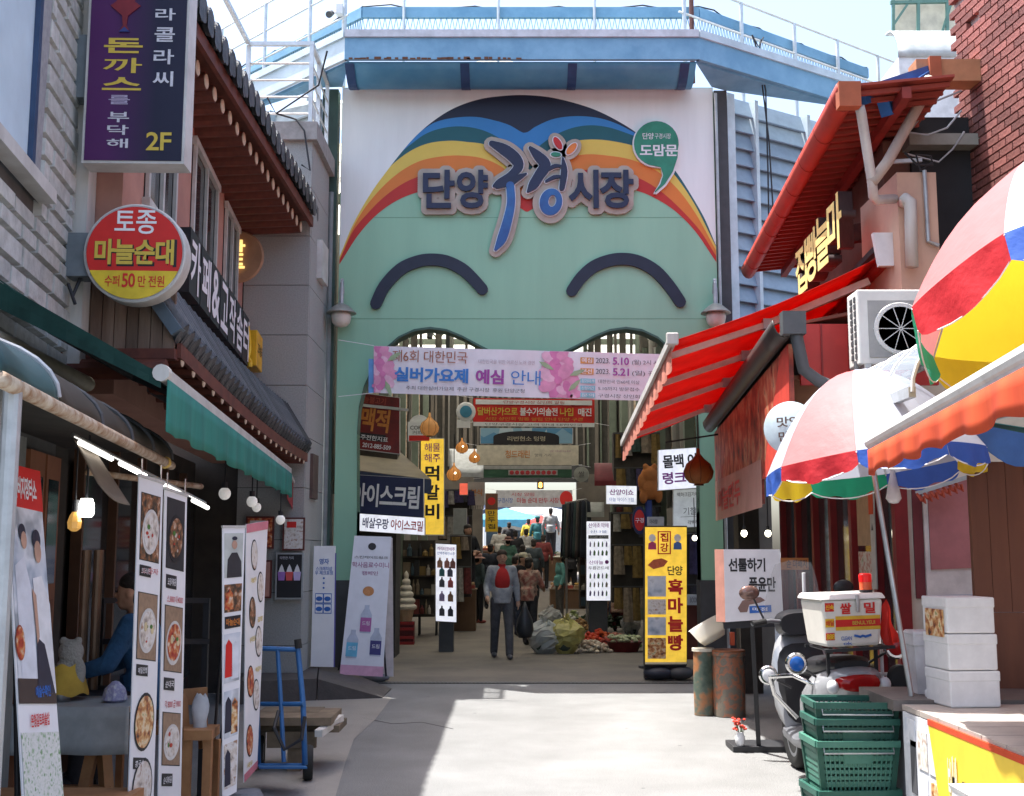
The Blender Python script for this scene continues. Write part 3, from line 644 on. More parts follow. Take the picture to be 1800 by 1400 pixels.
MB().hexa([sw(.82,3.72,.0), sw(2.6,3.72,.0), sw(2.6,3.72,.1), sw(.82,3.72,.1)], [sw(.82,3.8,.0), sw(2.6,3.8,.0), sw(2.6,3.8,.1), sw(.82,3.8,.1)]).build('sill', aluw, t)
w = MB().hexa([sw(1.02,3.8,-.012), sw(2.6,3.8,-.012), sw(2.6,3.8,-.026), sw(1.02,3.8,-.026)], [sw(1.02,7,-.012), sw(2.6,7,-.012), sw(2.6,7,-.026), sw(1.02,7,-.026)]).build('window', glassb, t)
MB().hexa([sw(1.02,3.8,.02), sw(1.08,3.8,.02), sw(1.08,3.8,-.012), sw(1.02,3.8,-.012)], [sw(1.02,7,.02), sw(1.08,7,.02), sw(1.08,7,-.012), sw(1.02,7,-.012)]).build('frame', mat('navy_frame', (.03,.06,.13), .5), w)
MB().box(-2.97,-2.855,7.6,7.75,2.4,7.5).build('pilaster', white_d, t)
# ---- projecting purple sign
def frame_sign(name, label, p, w, h, dep, fm, cm, rz=0, cat='sign', group=None):
    """box sign with face and casing; p = bottom centre of the face, local +x right, +z up, face at local y=0 looking to -y"""
    t = thing(name, label, cat, p, rz, group)
    MB().box(-w/2, w/2, .006, dep, 0, h).build('casing', cm, t, world=False)
    MB().box(-w/2+.018, w/2-.018, 0, .012, .018, h-.018).build('face', fm, t, world=False)
    return t
def ltext(t, body, m, x, z, w, h, bold=.012, d=.004, y=0, shear=0):
    M = wmat(t); O = M@V((x, y, z)); U = (M.to_3x3()@V((1,0,0))); Z = M.to_3x3()@V((0,0,1)); return text(t, body, m, O, U, Z, w, h, bold, d, shear=shear)
def lquad(t, name, m, x0, x1, z0, z1, y=-.003, th=.002):
    return MB().box(x0, x1, y-th, y, z0, z1).build(name, m, t, world=False)
gold = mat('gold_print', (.62,.46,.07), .5, var=.05); silver = mat('silver_print', (.62,.62,.68), .5); lil = mat('lilac_print', (.45,.4,.55), .5)
a, b = at(143,287,7.42), at(322,293,7.42); pw = b.x-a.x
ps = frame_sign('projecting_sign', 'tall purple and navy projecting shop sign with yellow letters and 2F', ((a.x+b.x)/2, 7.42, a.z), pw, 1.55, .2, grad_mat('purple_face', (.075,.018,.1), (.012,.012,.035), 0, -pw*.25, pw*.2), aluw, rz=.03)
def psx(px): return (px-232.5)/179*pw
def psz(py): return (287-py)/179*pw
for ch, y0, y1 in (('돈',57,85),('까',94,122),('스',130,154)): ltext(ps, ch, gold, psx(208), psz((y0+y1)/2), psx(243)-psx(172)-.01, psz(y0)-psz(y1), .012 if ch == '까' else .03)
for ch, y0, y1 in (('를',163,180),('부',194,213),('닥',218,236),('해',243,260)): ltext(ps, ch, lil if ch in '를' else silver, psx(205), psz((y0+y1)/2), .14, psz(y0)-psz(y1), .012)
for ch, y0, y1 in (('라',0,23),('콜',36,63),('라',77,105),('씨',118,146)): ltext(ps, ch, silver, psx(280), psz((y0+y1)/2), .135, psz(y0)-psz(y1), .014)
ltext(ps, '2F', gold, psx(277), psz(247), .165, .125, .015)
MB().prism([(-.03,0),(.03,0),(.012,.03),(.02,.1),(.1,.17),(.06,.2),(.05,.45),(-.05,.45),(-.06,.2),(-.1,.17),(-.02,.1),(-.012,.03)], V((psx(209),0,psz(42))), (1,0,0), (0,0,1), .003, .01).build('emblem', mat('emblem_red', (.2,.02,.03), .5), ps, world=False)
MB().prism([(-.035,0),(.035,0),(.0,.035)], V((psx(209),0,psz(46))), (1,0,0), (0,0,1), .004, .014).build('emblem_tip', mat('emblem_blue', (.03,.05,.2), .5), ps, world=False)
q = at(125,60,7.45); q2 = at(125,170,7.45)
MB().box(at(107,60,7.5).x, a.x+.02, 7.46, 7.6, q2.z, q.z).build('bracket_box', mat('bracket_grey', (.16,.19,.21), .6), ps)
# ---- round sign
c = at(237,445,7.42); R0 = 89/2000*7.42
rs = thing('round_sign', 'round red and yellow projecting sign with yellow and white letters', 'sign', c, .05)
Rx = Matrix.Rotation(math.pi/2, 3, 'X')
MB().lathe([(R0-.02,-.16),(R0,-.15),(R0,-.005),(R0-.012,.004)], 48, (0,0,0), Rx).build('casing', aluw, rs, world=False, smooth=40)
pl = lambda a0, a1, r: [(r*math.cos(math.radians(a0+(a1-a0)*i/40)), r*math.sin(math.radians(a0+(a1-a0)*i/40))) for i in range(41)]
MB().prism(pl(0,360,R0-.012)[:-1], (0,0,0), (1,0,0), (0,0,1), .001, .004).build('rim', whites, rs, world=False)
MB().prism(pl(-23,203,R0-.022), (0,0,0), (1,0,0), (0,0,1), .005, .009).build('red_face', redprint, rs, world=False)
MB().prism(pl(203,337,R0-.022), (0,0,0), (1,0,0), (0,0,1), .005, .009).build('yellow_face', mat('sign_yellow', (.72,.53,.035), .5), rs, world=False)
ltext(rs, '토종', whites, 0, .205, .27, .16, .012, .012); ltext(rs, '마늘순대', black, .008, -.002, .53, .185, .04, .010); ltext(rs, '마늘순대', gold, 0, .004, .51, .17, .03, .013)
ltext(rs, '수퍼', redprint, -.135, -.19, .095, .075, .012, .012); ltext(rs, '50', redprint, -.03, -.185, .085, .095, .02, .012); ltext(rs, '만 전원', redprint, .115, -.19, .17, .075, .01, .012)
q = at(118,410,7.45); q2 = at(152,486,7.45); MB().box(q.x, q2.x+.06, 7.44, 7.62, q2.z, q.z).build('bracket_box', MATS['bracket_grey'], rs)
MB().tube([at(142,488,7.5), at(128,520,7.45), at(120,500,7.4), at(132,535,7.4)], .012, 6).build('wire', black, rs)
# ---- cafe building
LW = lambda y: -2.9-.1*(y-10)
cafe = thing('cafe_building', 'two storey cafe with dark tiled eaves and pink plaster wall', 'building', (-3,11,0))
def wq(mb, y0, y1, z0, z1, o=0, th=.02):
    return mb.hexa([(LW(y0)+o,y0,z0),(LW(y1)+o,y1,z0),(LW(y1)+o-th,y1,z0),(LW(y0)+o-th,y0,z0)], [(LW(y0)+o,y0,z1),(LW(y1)+o,y1,z1),(LW(y1)+o-th,y1,z1),(LW(y0)+o-th,y0,z1)])
wq(MB(), 7.76, 13.98, 2.7, 6.3, 0, .3).build('upper_wall', pinkwall, cafe)
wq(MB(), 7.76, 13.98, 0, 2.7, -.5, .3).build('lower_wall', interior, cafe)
for y0, y1 in ((8.4,9.5),(10.3,11.7),(12.3,13.3)):
    w = wq(MB(), y0, y1, 4.25, 5.35, .006).build('window', glass, cafe)
    for a2, b2 in ((y0,y0+.06),(y1-.06,y1),((y0+y1)/2-.03,(y0+y1)/2+.03)): wq(MB(), a2, b2, 4.25, 5.35, .04, .03).build('frame', aluw, w)
    wq(MB(), y0-.05, y1+.05, 4.17, 4.25, .06, .06).build('sill', aluw, w); wq(MB(), y0-.05, y1+.05, 5.35, 5.42, .05, .04).build('frame', aluw, w)
MB().box(-6,-3.29,14.05,14.3,0,6.3).build('rear_wall', interior, cafe)
# upper eave
EX = -2.46
MB().hexa([(LW(7.8),7.8,5.62),(EX,7.8,5.68),(EX,13.9,5.68),(LW(13.9),13.9,5.62)], [(LW(7.8),7.8,5.66),(EX,7.8,5.72),(EX,13.9,5.72),(LW(13.9),13.9,5.66)]).build('soffit_board', wood_d, cafe)
MB().box(EX-.02, EX+.02, 7.8, 13.92, 5.6, 5.72).build('eave_board', wood_d, cafe)
rl = 1.4; rm = MB().cyl((-rl,0,-.06), (0,0,0), .075, n=10).mesh('rafter', wood_d, 30); rt = MB().cyl((0,0,0), (.008,0,0), .062, n=12).mesh('rafter_tip', wood_t)
for i in range(22):
    y = 7.95+i*.275; r = inst('rafter', rm, cafe, Matrix.Translation((EX-.1,y,5.55))); o = bpy.data.objects.new('rafter_tip', rt); COL.objects.link(o); o.parent = r
def tile_mesh():
    mb = MB(); n = 10; L = .55
    for k in range(n):      # half-round cover tile, sloping back up the roof (local -x), open below
        a0, a1 = math.pi*k/n, math.pi*(k+1)/n
        f = lambda a, x, r: (x, r*math.cos(a), r*math.sin(a)-x*.45)
        mb.poly(f(a0,0,.075), f(a1,0,.075), f(a1,-L,.07), f(a0,-L,.07))
    mb.add([(.004,.08*math.cos(2*math.pi*k/14),.08*math.sin(2*math.pi*k/14)-.012) for k in range(14)]+[(-.03,.078*math.cos(2*math.pi*k/14),.078*math.sin(2*math.pi*k/14)) for k in range(14)],
           [tuple(range(14))]+[(k,k+14,(k+1)%14+14,(k+1)%14) for k in range(14)])
    # drip pan tile beside it
    for k in range(6):
        a0, a1 = math.pi+math.pi*k/6, math.pi+math.pi*(k+1)/6
        f = lambda a, x: (x, .11+.05*math.cos(a), .01+.05*math.sin(a)-x*.45); mb.poly(f(a0,.0), f(a1,.0), f(a1,-L), f(a0,-L))
    mb.add([(.01,.06,.02),(.01,.16,.02),(.01,.155,-.09),(.01,.11,-.115),(.01,.065,-.09)], [(0,1,2,3,4)])
    return mb.mesh('eave_tile', tile, 35)
tm = tile_mesh()
for i in range(25):
    y = 7.85+i*.246; inst('eave_tile', tm, cafe, Matrix.Translation((EX+.06,y,5.84+.015*math.sin(i*.7)))@Matrix.Rotation(random.uniform(-.04,.04),4,'Z')@Matrix.Scale(1.42,4))
MB().hexa([(EX-.45,7.8,5.95),(EX-.45,13.9,5.95),(EX-.9,13.9,6.25),(EX-.9,7.8,6.25)], [(EX-.45,7.8,6.02),(EX-.45,13.9,6.02),(EX-.9,13.9,6.32),(EX-.9,7.8,6.32)]).build('roof', tile, cafe)
# lower eave with steep tiled skirt
e0, e1 = V((-2.25,7.77,3.06)), V((-2.46,13.93,2.8))
EL = lambda u: e0.lerp(e1, u)+V((0,0,.07*(2*abs(u-.45))**2-.03))
for i in range(36):
    u = i/35; p = EL(u); nx = EL(min(1, u+.01))-EL(max(0, u-.01)); ang = math.atan2(-nx.x, nx.y)
    inst('eave_tile', tm, cafe, Matrix.Translation(p+V((.02,0,.03)))@Matrix.Rotation(ang,4,'Z')@Matrix.Rotation(.6,4,'Y')@Matrix.Scale(.95,4))
mb = MB(); mb.sheet(lambda u, v: EL(u)+V((-.3*v,0,.42*v)), 14, 1); mb.build('skirt_roof', tile, cafe, solid=.03)
mb = MB(); mb.sheet(lambda u, v: (EL(u)+V((-.3,0,.42))).lerp(V((LW(EL(u).y),EL(u).y,3.62)), v), 14, 1); mb.build('lead_flat', darkgrey, cafe, solid=.02)
mb = MB(); mb.sheet(lambda u, v: EL(u)+V((-.05-1.3*v,0,-.03+.05*v)), 14, 1); mb.build('soffit_board', wood_d, cafe, solid=.02)
mb = MB(); mb.sheet(lambda u, v: EL(u)+V((0,0,-.04-.1*v)), 14, 1); mb.build('eave_board', wood_d, cafe, solid=.03)
rm2 = MB().cyl((-1.0,0,.03), (0,0,0), .05, n=8).mesh('rafter', wood_d, 30); rt2 = MB().ell((0,0,0), .012,.042,.05, 10, 6).mesh('rafter_tip', wood_t)
for i in range(19):
    p = EL((i+.3)/19)+V((.0,0,-.13)); r = inst('rafter', rm2, cafe, Matrix.Translation(p)); o = bpy.data.objects.new('rafter_tip', rt2); COL.objects.link(o); o.parent = r
# gable trim and board wall facing the viewer
MB().bar(EL(0)+V((.01,-.06,.02)), EL(0)+V((-.34,-.06,.5)), .1, .08).build('gable_cap', mat('gable_grey', (.12,.16,.2), .4, metal=.3), cafe)
for i in range(8):
    x0 = -2.93+i*.082; o = random.uniform(0,.008); MB().box(x0+.003, x0+.079, 7.74-o, 7.77, 3.0, 3.75-.0).build('plank', brown, cafe)
MB().box(-2.95,-2.26,7.7,7.8,2.93,3.0).build('beam', wood_d, cafe)
MB().cyl((-2.95,7.66,2.85), (-2.3,7.66,2.85), .07, n=10).build('beam', wood_d, cafe)
# shop glazing below
for i in range(5):
    y = 8.6+i*1.05; wd = wq(MB(), y, y+.95, .25, 2.3, -.44, .02).build('window', glass, cafe)
    wq(MB(), y-.05, y, .1, 2.5, -.38, .08).build('frame', mat('brown_frame', (.12,.06,.035), .6), wd)
# cafe letter sign: black plates with white letters along the wall
ls = thing('letter_sign', 'row of white letters on black blocks along the cafe wall', 'sign', (-3.1,11.5,3.9))
y = 9.35; Uw = V((-.1,1,0)).normalized(); UU = -Uw
chars = '카페&고작솜터'; plates = []
Y0, Y1 = 9.3, 13.2; st = (Y1-Y0)/len(chars)
for i, ch in enumerate(chars):
    ya = Y0+i*st; zc = 4.02
    pb = MB(); pb.hexa([(LW(ya)+.02,ya,zc-.27),(LW(ya)+.2,ya,zc-.27),(LW(ya+st*.92)+.2,ya+st*.92,zc-.27),(LW(ya+st*.92)+.02,ya+st*.92,zc-.27)], [(LW(ya)+.02,ya,zc+.27),(LW(ya)+.2,ya,zc+.27),(LW(ya+st*.92)+.2,ya+st*.92,zc+.27),(LW(ya+st*.92)+.02,ya+st*.92,zc+.27)])
    p = pb.build('letter_block', black, ls); ym = ya+st*.46
    text(ls, ch, whites, (LW(ym)+.2,ym,zc), Uw, (0,0,1), st*.84, .46, .02, -.006 if False else .006)
ys_ = thing('yellow_box_sign', 'small yellow box sign with black letters at the end of the cafe letters', 'sign', (-3.2,13.6,3.7))
MB().hexa([(LW(13.3)+.02,13.3,3.78),(LW(13.3)+.28,13.3,3.78),(LW(13.85)+.28,13.85,3.78),(LW(13.85)+.02,13.85,3.78)], [(LW(13.3)+.02,13.3,4.2),(LW(13.3)+.28,13.3,4.2),(LW(13.85)+.28,13.85,4.2),(LW(13.85)+.02,13.85,4.2)]).build('casing', mat('amber_box', (.75,.42,.02), .4), ys_, bevel=.01)
text(ys_, '고작솜터', black, (LW(13.58)+.28,13.58,4.0), Uw, (0,0,1), .45, .13, .01, .004)
hk = MB().tube([(LW(13.25)+.22,13.2,3.75+.06*i+.0) for i in range(2)]+[(LW(13.25)+.2,13.15+.07*math.sin(i*.6),3.85+.05*i) for i in range(8)], .03, 8).build('question_hook', yell, ys_)
# round wooden sign on the cafe wall end
dsk = thing('round_wood_sign', 'round wooden sign with gold lettering next to the stone pier', 'sign', at(416,455,13.5))
cc = at(417,452,13.5); MB().lathe([(.0,-.03),(.3,-.03),(.32,0),(.3,.03),(0,.03)], 30, cc, Matrix.Rotation(math.pi/2,3,'X')@Matrix.Scale(1,3)).build('disc', mat('tan_board', (.33,.19,.11), .6), dsk, smooth=40)
for i, ch in enumerate('만두'): text(dsk, ch, mat('gold_lit', (.9,.65,.2), .4, emit=.5), cc+V((.0,-.03,.1-.22*i)), (1,0,0), (0,0,1), .2, .19, .03, .006, .02)
# small brown sign behind the round sign
bs_ = thing('brown_sign', 'small red brown hanging sign with white letters below the purple sign', 'sign', at(222,320,8.3))
pp = [at(200,303,8.2), at(246,352,8.9), at(246,312,8.9), at(200,285,8.2)]
MB().hexa(pp, [q+V((-.03,.06,0)) for q in pp]).build('board', mat('sign_rust', (.3,.06,.035), .6), bs_)
Ub = (pp[1]-pp[0]).normalized(); Vb = V((0,0,1)); mid_ = (pp[0]+pp[1]+pp[2]+pp[3])/4
text(bs_, '광구통닭', whites, mid_+V((.01,-.012,0)), V((Ub.x,Ub.y,0)).normalized(), Vb, .55, .13, .01, .012)
# ---- granite pier
pier = thing('granite_pier', 'grey granite pier wall at the far end of the cafe', 'building', (-2.9,14.7,0))
MB().box(-3.27,-2.51,14.02,15.33,0,6.72).build('core', joint, pier)
z = 0.0
for i, h in enumerate((.55,.62,.62,.62,.62,.62,.62,.62,.62,.62,.62)):
    MB().box(-3.29,-2.49,14.0,14.06,z+.004,z+h-.004).build('slab', granite, pier); MB().box(-2.55,-2.487,14.064,15.34,z+.004,z+h-.004).build('slab', granite, pier); z += h
    if z > 6.5: break
MB().box(-3.36,-2.42,13.92,15.38,6.72,6.95).build('coping', mat('coping', (.3,.29,.28), .8, vs=12), pier)
MB().box(-2.487,-2.45,14.35,14.75,2.3,2.85).build('wall_plate', mat('plate_brown', (.1,.06,.05), .6), pier)
MB().box(-2.49,-2.42,14.5,15.0,5.1,5.6).build('hood', aluw, pier)
rl_ = thing('balcony_railing', 'white tubular railing on top of the grey granite pier', 'railing', (-2.9,14.1,6.95))
x0, x1 = -3.33, -2.53
for z in (7.1,7.32,7.54,7.76): 
    MB().cyl((x0,14.05,z), (x1,14.05,z), .014, n=6).build('rail', railm, rl_); MB().cyl((x1,14.05,z), (x1,15.3,z), .014, n=6).build('rail', railm, rl_)
MB().bar((x0,14.05,8.02), (x1+.03,14.05,8.02), .05).build('top_rail', railm, rl_); MB().bar((x1,14.08,8.02), (x1,15.3,8.02), .05).build('top_rail', railm, rl_); MB().bar((x0,8.5,8.02), (x0,14.0,8.02), .05).build('top_rail', railm, rl_)
for p in ((x1,14.05),(x1,15.3),(x0,14.05),(x0,11.5),(x1,14.6)): MB().bar((p[0],p[1],6.95), (p[0],p[1],8.0), .05).build('post', railm, rl_)
cb = thing('roof_cable', 'black cable drooping over the granite pier', 'cable', at(560,150,13.9))
MB().tube([at(575,90,13.8), at(560,150,13.85), at(485,200,13.88), at(470,172,13.88)], .012, 6).build('strand', black, cb); MB().tube([at(486,200,13.88), at(520,210,13.88), at(535,230,13.88), at(545,300,13.9), at(530,290,13.9)], .012, 6).build('strand', black, cb)
# posters on the pier
def panel_thing(name, label, cat, px0, py0, px1, py1, Y, m, fm, th=.03, border=.02, group=None):
    a = at(px0, py1, Y); b = at(px1, py0, Y); t = thing(name, label, cat, ((a.x+b.x)/2, Y, a.z), 0, group)
    MB().box(a.x, b.x, Y, Y+th, a.z, b.z).build('frame', fm, t); MB().box(a.x+border, b.x-border, Y-.004, Y, a.z+border, b.z-border).build('face', m, t)
    return t, a, b
foods = ramp_mat('food_print', [(.05,.03,.02),(.35,.1,.03),(.6,.33,.12),(.75,.6,.4),(.25,.3,.08)], 22, detail=4)
foodd = ramp_mat('food_dark', [(.01,.01,.012),(.08,.05,.03),(.3,.12,.05),(.55,.45,.35)], 26, detail=4)
foodr = ramp_mat('food_red', [(.04,.015,.01),(.4,.04,.02),(.55,.2,.06),(.65,.55,.45)], 24, detail=4)
foodw = ramp_mat('food_pale', [(.3,.25,.22),(.62,.55,.48),(.7,.68,.66),(.35,.2,.12)], 20, detail=4)
t, a, b = panel_thing('menu_poster', 'black poster with three soft ice cream cups on the granite pier', 'poster', 483, 972, 534, 1054, 13.9, black, galv)
for i, c_ in enumerate(((.4,.2,.6),(.7,.1,.1),(.6,.5,.8))):
    x = a.x+(b.x-a.x)*(.22+.28*i); z = a.z+.22; MB().prism([(-.035,0),(.035,0),(.045,.1),(-.045,.1)], (x,13.896,z), (1,0,0),(0,0,1), .001,.004).build('cup_print', mat('cup%d'%i, c_, .5), t); MB().prism([(-.035,.1),(.035,.1),(.02,.15),(0,.19),(-.02,.15)], (x,13.896,z), (1,0,0),(0,0,1), .001,.004).build('swirl_print', whites, t)
text(t, '따뜻한 커피', silver, (a.x+.13,13.896,b.z-.06), (1,0,0), (0,0,1), .16, .035, 0, .003)
for k, (q, lab, m_) in enumerate((((431,908,482,965),'red framed food poster on the granite pier, upper left of three', foodr),((496,910,536,968),'poster of food bowls on the granite pier above the black poster', foodw),((431,985,478,1052),'faded pink framed poster low on the granite pier', mat('pink_poster', (.5,.25,.2), .6)))):
    t, a, b = panel_thing('menu_poster', lab, 'poster', *q, 13.9, m_, mat('maroon_frame', (.12,.03,.025), .6)); MB().box(a.x+.05, b.x-.1, 13.89, 13.896, b.z-.12, b.z-.05).build('title_strip', whites if k != 1 else redprint, t)
# ---- first shop: barrel canopy on a rusty pipe
pa, pb_ = V((-1.585,3.57,2.2)), V((-2.12,7.25,2.2))
bc = thing('barrel_canopy', 'brown and dark green quarter-round canopy over the left food stall', 'canopy', (-2.3,5.5,2.2))
dirp = (pb_-pa).normalized(); side = V((-1,-.14,0)).normalized()
def bcs(u, v):
    a_ = v*math.pi/2; p = pa.lerp(pb_, u); return p+side*(.5*(1-math.cos(a_)))+V((0,0,.25*math.sin(a_)+.01*math.sin(u*40)))
MB().sheet(lambda u, v: bcs(.0+.2*u, v), 10, 12).build('green_panel', mat('canopy_green', (.01,.045,.048), .5, vs=2, col2=(.03,.085,.09)), bc, smooth=True, solid=.01)
MB().sheet(lambda u, v: bcs(.205+.795*u, v), 24, 12).build('brown_panel', mat('canopy_brown', (.055,.042,.03), .7, vs=3, trans=.1), bc, smooth=True, solid=.01)
for u in (.2,.42,.62,.8,1.0): MB().tube([bcs(u, v/8)+V((.006,-.01,.008)) for v in range(9)], .013, 6).build('rib', galv if u < .3 else darkgrey, bc)
MB().cyl(pa+V((0,0,-.02)), pb_+V((0,0,-.02)), .027, n=12).build('front_pipe', rust, bc, smooth=True)
MB().cyl(pb_+V((-.3,-.6,-.1)), pb_+V((-.05,.9,-.1)), .02, n=10).build('front_pipe', rust, bc, smooth=True)
MB().lathe([(.03,-.03),(.038,0),(.03,.03)], 12, pa.lerp(pb_,.93)+V((0,0,-.02)), Matrix.Rotation(math.pi/2,3,'X')).build('rope_knot', mat('rope_yellow', (.6,.4,.1), .8), bc)
MB().cyl((-1.62,3.75,0), (-1.62,3.75,2.2), .03).build('pole', galv, bc)
ps2 = at(-13,760,4.05); MB().bar((ps2.x,4.05,0), (ps2.x,4.05,2.25), .05).build('pole', galv, bc)
# stall back wall, shutter, door
sh = thing('stall_shell', 'dark food stall shop front under the brown canopy', 'shop', (-3.2,6.5,0))
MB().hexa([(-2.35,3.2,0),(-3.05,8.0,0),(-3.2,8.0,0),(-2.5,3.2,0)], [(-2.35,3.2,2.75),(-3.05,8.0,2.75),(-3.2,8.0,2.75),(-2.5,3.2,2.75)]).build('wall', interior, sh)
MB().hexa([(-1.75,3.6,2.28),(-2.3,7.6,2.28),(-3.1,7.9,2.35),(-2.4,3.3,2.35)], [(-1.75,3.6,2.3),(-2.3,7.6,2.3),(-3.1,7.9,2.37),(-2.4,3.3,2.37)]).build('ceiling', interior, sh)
LS = lambda y: -2.35-(y-3.2)*.1458
for i in range(12):
    y = 5.9+i*.07; MB().cyl((LS(y)+.04,y,.05), (LS(y)+.04,y,2.3), .03, n=8).build('shutter_rib', mat('shutter_grey', (.2,.2,.19), .6), sh)
for y0, y1 in ((6.85,7.2),(7.25,7.6)):
    d = MB().hexa([(LS(y0)+.05,y0,.1),(LS(y1)+.05,y1,.1),(LS(y1)+.02,y1,.1),(LS(y0)+.02,y0,.1)], [(LS(y0)+.05,y0,2.25),(LS(y1)+.05,y1,2.25),(LS(y1)+.02,y1,2.25),(LS(y0)+.02,y0,2.25)]).build('door', mat('door_wood', (.3,.12,.06), .6, vs=5), sh)
    for z0, z1 in ((.3,1.0),(1.1,1.35),(1.45,2.1)): MB().hexa([(LS(y0+.05)+.054,y0+.05,z0),(LS(y1-.05)+.054,y1-.05,z0),(LS(y1-.05)+.05,y1-.05,z0),(LS(y0+.05)+.05,y0+.05,z0)], [(LS(y0+.05)+.054,y0+.05,z1),(LS(y1-.05)+.054,y1-.05,z1),(LS(y1-.05)+.05,y1-.05,z1),(LS(y0+.05)+.05,y0+.05,z1)]).build('pane', glass if z0 > 1.2 else mat('door_panel', (.24,.09,.045), .6), d)
for dx in (0, .075): MB().cyl((-2.66+dx,7.36,0), (-2.66+dx,7.36,1.66), .03).build('post', mat('bronze_post', (.2,.13,.09), .4, metal=.4), sh)
# ---- green retractable awning
aw_t = thing('retractable_awning', 'dark green retractable awning with hanging teal valance on the left', 'awning', (-2.3,9.5,2.5))
f0, f1 = V((-1.8,5.93,2.56)), V((-2.54,13.3,2.56)); b0, b1 = V((-2.66,5.9,3.05)), V((-3.18,13.0,3.0))
MB().sheet(lambda u, v: f0.lerp(f1,u).lerp(b0.lerp(b1,u), v)+V((0,0,-.05*math.sin(v*math.pi))), 12, 6).build('fabric', dgreen, aw_t, solid=.006)
MB().bar(f0, f1, .05, .06).build('front_bar', aluw, aw_t); MB().cyl(f0+V((0,-.02,0)), f0+V((0,.03,0)), .045).build('end_cap', white_d, aw_t)
def val(u, v):
    p = f0.lerp(f1, u); return p+V((.03+.012*math.sin(u*95)*v, 0, -.03-(.27+.01*math.sin(u*60))*v))
MB().sheet(val, 120, 4).build('valance', teal, aw_t, smooth=True, solid=.003)
MB().sheet(lambda u, v: f0.lerp(b0,u)+V((0,-.012+.006*math.sin(u*30)*v,-.01-(.07+.07*u)*v)), 14, 2).build('side_hem', dgreen, aw_t, solid=.003)
MB().cyl(b0+V((0,-.4,-.3)), b0.lerp(b1,.235)+V((0,0,-.3)), .05).build('roller_tube', mat('tube_cream', (.42,.38,.3), .5), aw_t, smooth=40)
for u in (.12,.4,.75): p, q = f0.lerp(f1,u), b0.lerp(b1,u); MB().bar(p+V((-.04,0,-.02)), p.lerp(q,.5)+V((0,.25,-.1)), .035).build('arm', darkgrey, aw_t); MB().bar(p.lerp(q,.5)+V((0,.25,-.1)), q+V((0,0,-.1)), .035).build('arm', darkgrey, aw_t)
r2 = thing('red_awning_flap', 'short dark red awning edge past the end of the teal valance', 'awning', (-2.6,13.6,2.4))
MB().sheet(lambda u, v: V((-2.56,13.3,2.55)).lerp(V((-2.62,13.98,2.45)),u)+V((.0,0,-.3*v)), 6, 2).build('valance', mat('maroon_fabric', (.3,.03,.035), .8), r2, solid=.004)
MB().bar((-2.56,13.31,2.57), (-2.62,13.98,2.47), .04).build('front_bar', aluw, r2)
# ================================================================ RIGHT SIDE OF THE STREET
RW = lambda y: 3.2+.07*(y-9.3)
rb = thing('red_roof_building', 'peach plaster building with a red ribbed metal roof on the right', 'building', (3.6,12,0))
MB().hexa([(RW(9.8),9.8,0),(RW(14.4)+.1,14.4,0),(5.5,14.4,0),(5.5,9.8,0)], [(RW(9.8),9.8,5.2),(RW(14.4)+.1,14.4,5.2),(5.5,14.4,5.2),(5.5,9.8,5.2)]).build('wall', mat('dark_plaster', (.16,.07,.05), .8), rb)
MB().box(3.14,3.46,9.2,10.2,2.9,4.72).build('pier', peach, rb); MB().box(3.46,4.1,9.75,9.79,2.9,5.4).build('opening', mat('opening_dark', (.018,.018,.02), .7), rb)  # near-black plate puts the shade of the gap into its colour
# roof: gutter, soffit with ribs, purlins
g0, g1 = V((2.65,8.68,5.2)), V((3.07,14.65,5.2))
rsoft = mat('red_soffit', (.33,.06,.04), .6, vs=3, col2=(.26,.045,.032))
MB().sheet(lambda u, v: g0.lerp(g1,u)+V((.8*v,0,.05+.08*v)), 10, 2).build('roof_sheet', rsoft, rb, solid=.02)
for i in range(34):
    p = g0.lerp(g1, (i+.5)/34); MB().bar(p+V((.04,0,.01)), p+V((.78,0,.09)), .03, .035).build('rib', rsoft, rb)
rg = mat('gutter_red', (.4,.045,.028), .55, vs=3, col2=(.3,.04,.026))
def gut(u, v):
    a_ = math.pi*v; p = g0.lerp(g1,u); return p+V((-.09*math.cos(a_)-.03, 0, .06-.13*math.sin(a_)))
gt = MB().sheet(gut, 12, 8).build('gutter', rg, rb, smooth=True, solid=.012)
for i in range(8): u = (i+.3)/8; MB().tube([V(gut(u, v/8))*1.0+V((0,0,-.006)) for v in range(9)], .008, 5).build('gutter_bracket', mat('gutter_dark', (.25,.03,.02), .6), gt)
MB().obox(g0+V((-.03,.02,-.03)), .17, .1, .2).build('gutter_end', mat('gutter_orange', (.36,.1,.045), .65, vs=6), rb)
for dx, z in ((.42,5.19),): MB().bar(g0+V((dx,0,z-5.2)), g1+V((dx,0,z-5.2)), .07, .09).build('purlin', mat('purlin_red', (.23,.03,.022), .6), rb)
MB().bar((3.0,10.6,4.55), (4.2,10.4,4.75), .1, .16).build('beam', wood_d, rb)
# blue beams at the roof end
bm = mat('bright_blue_beam', (.03,.14,.42), .45, vs=4)
MB().bar(at(1515,170,8.9), at(1640,128,9.6), .06, .14).build('blue_beam', bm, rb); MB().bar(at(1555,190,9.0), at(1660,120,9.8), .1, .14).build('blue_beam', bm, rb)
